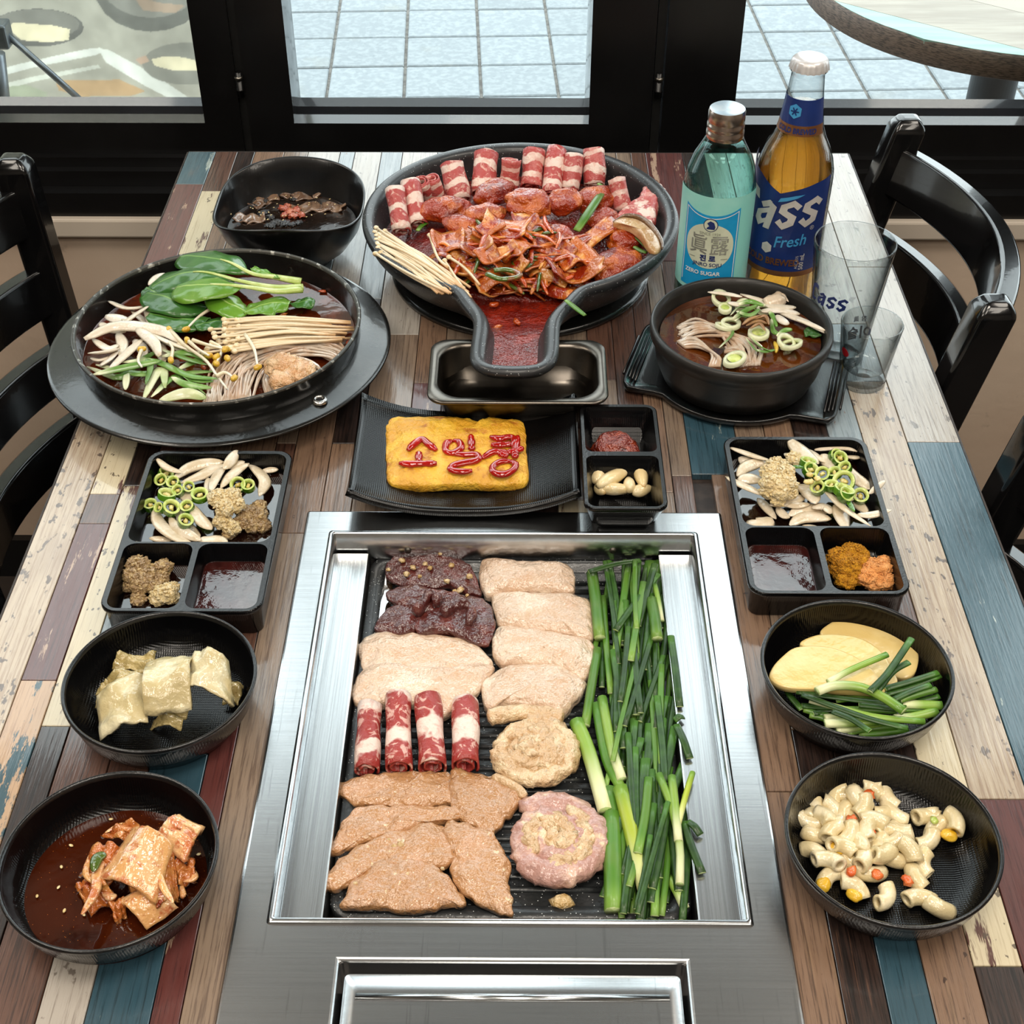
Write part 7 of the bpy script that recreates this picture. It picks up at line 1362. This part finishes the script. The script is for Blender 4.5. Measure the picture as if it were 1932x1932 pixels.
# ------------------------------------------------------------------ macaroni salad
food('macaroni', 'd9c79a', [dict(s=70, c='e6d9b6', lo=.45, hi=.65), dict(s=60, c='c9af74', lo=.6, hi=.75, f=.5)], 120, .0004, rough=.28, coat=.6)
def macaroni_mesh(L, r, bend):
    n = 10; P = []
    for i in range(n):
        a = (i / (n - 1) - .5) * bend; R = L / bend; P.append((R * math.sin(a), R * math.cos(a) - R, 0))
    Vo, Fo, _ = tube(P, r, 14, 1, False); Vi, Fi, _ = tube(P, r * .52, 14, 1, False)
    V = np.concatenate([Vo, Vi]); m = len(Vo); F = list(Fo) + [tuple(m + i for i in f[::-1]) for f in Fi]
    for k_ in range(14):
        k2 = (k_ + 1) % 14; F.append((k2, k_, m + k_, m + k2)); e = (n - 1) * 14; F.append((e + k_, e + k2, m + e + k2, m + e + k_))
    return V, F
MM = []
for (L, r, bd) in ((.0165, .0050, 1.5), (.0150, .0052, 1.2), (.0175, .0048, 1.8)):
    V, F = macaroni_mesh(L, r, bd); me = bpy.data.meshes.new('macaroni'); me.from_pydata(V.tolist(), [], [list(f) for f in F]); me.materials.append(MATS['macaroni']); me.polygons.foreach_set('use_smooth', [True] * len(me.polygons)); MM.append(me)
MP = [(560, 990), (620, 1030), (330, 1120), (435, 1090), (510, 1095), (640, 1060), (710, 1110), (585, 1155), (330, 1190), (290, 1240), (390, 1210), (470, 1200), (700, 1190), (640, 1220), (740, 1190), (520, 1240), (420, 1270), (345, 1310), (330, 1390), (430, 1320), (510, 1310), (700, 1275), (780, 1290), (570, 1340), (660, 1350), (745, 1350), (400, 1430), (490, 1420), (590, 1430), (410, 1510), (740, 1430), (835, 1380), (895, 1450), (930, 1340), (920, 1205), (980, 1230), (1075, 1230), (960, 1270), (630, 1510), (540, 1570), (860, 1530), (710, 1635), (880, 1630), (985, 1690), (430, 1170), (600, 1270), (690, 1410), (480, 1360), (560, 1120)]
for i, (x, y) in enumerate(MP):
    lay = .0088 + (.0062 if i in (7, 10, 13, 20, 23, 26, 28, 45, 46, 47, 48, 16, 31, 36) else 0); o = bpy.data.objects.new('macaroni', MM[i % 3]); COL.objects.link(o); o.location = at(*m_c((x, y))[0], lay); o.rotation_euler = (jit(.7), jit(.35), (i * 2.4) % 6.28)
    if i == 42: o.rotation_euler = (0, 0, -.1)
    tag(o, 'cream elbow macaroni in the salad bowl', 'macaroni', 'elbow macaroni in the salad bowl')
food('carrot', 'd65a24', [dict(s=100, c='e2743a')], 150, .0004, coat=.5); food('corn', 'd9a51c', [dict(s=100, c='e6ba3a')], 120, .0003, coat=.5)
for i, (x, y, h) in enumerate([(618, 1088, .018), (522, 1222, .016), (590, 1265, .017), (820, 1340, .016), (522, 1495, .016), (820, 1545, .016), (655, 1510, .013), (615, 1285, .017)]): thing('carrot_bit', lump(at(*m_c((x, y))[0], h), (.0038, .0030, .0022), .35, 1.6, i, 2, i), 'carrot', 'small orange carrot bit in the macaroni salad', 'carrot', 'carrot bits in the salad')
for i, (x, y, h) in enumerate([(1040, 1305, .012), (375, 1565, .009), (535, 1615, .008), (450, 1370, .014)]): thing('corn_kernel', lump(at(*m_c((x, y))[0], h), (.0052, .0040, .0034), .15, 1.3, i, 3, i * 1.1), 'corn', ['corn kernel on the right clump of macaroni', 'corn kernel at the left edge of the salad bowl', 'corn kernel tucked under the front macaroni', 'pale corn kernel inside the macaroni heap'][i], 'corn', 'corn kernels in the salad')
thing('cucumber_bit', lump(at(*m_c((960, 1225))[0], .016), (.0024, .0030, .0014), .2, 1.5, 2, 2), 'pepper_flesh', 'tiny green cucumber bit on the right macaroni clump', 'cucumber')
# ------------------------------------------------------------------ look-alikes that the photo does tell apart: say which one, counted from the left
ORD = ['leftmost', 'second from left', 'third from left', 'fourth from left', 'fifth from left', 'sixth from left', 'seventh from left', 'eighth from left', 'ninth from left', 'tenth from left', 'eleventh from left', 'twelfth from left', 'thirteenth from left', 'fourteenth from left', 'fifteenth from left', 'sixteenth from left', 'seventeenth from left', 'eighteenth from left', 'nineteenth from left', 'twentieth from left'] + [w_ + ' from left' for w_ in 'twenty-first twenty-second twenty-third twenty-fourth twenty-fifth twenty-sixth twenty-seventh twenty-eighth twenty-ninth thirtieth'.split()]
_by = {}
for _o in list(COL.objects):
    if _o.parent is None and _o.get('label') and _o.get('group'): _by.setdefault((_o['group'], _o['label']), []).append(_o)
def _imx(o):
    vs_ = [np.array(o.location)] if o.type == 'EMPTY' or o.data is None else [np.array(o.location)]
    v = vs_[0] - CAMP; return float(np.dot(v, _r) / np.dot(v, _f))
for (_g, _lb), _os in _by.items():
    if 1 < len(_os) <= 30:
        for _i, _o in enumerate(sorted(_os, key=_imx)):
            _o['label'] = _lb + ', ' + ORD[_i] if _i + 1 < len(_os) else _lb + ', rightmost'
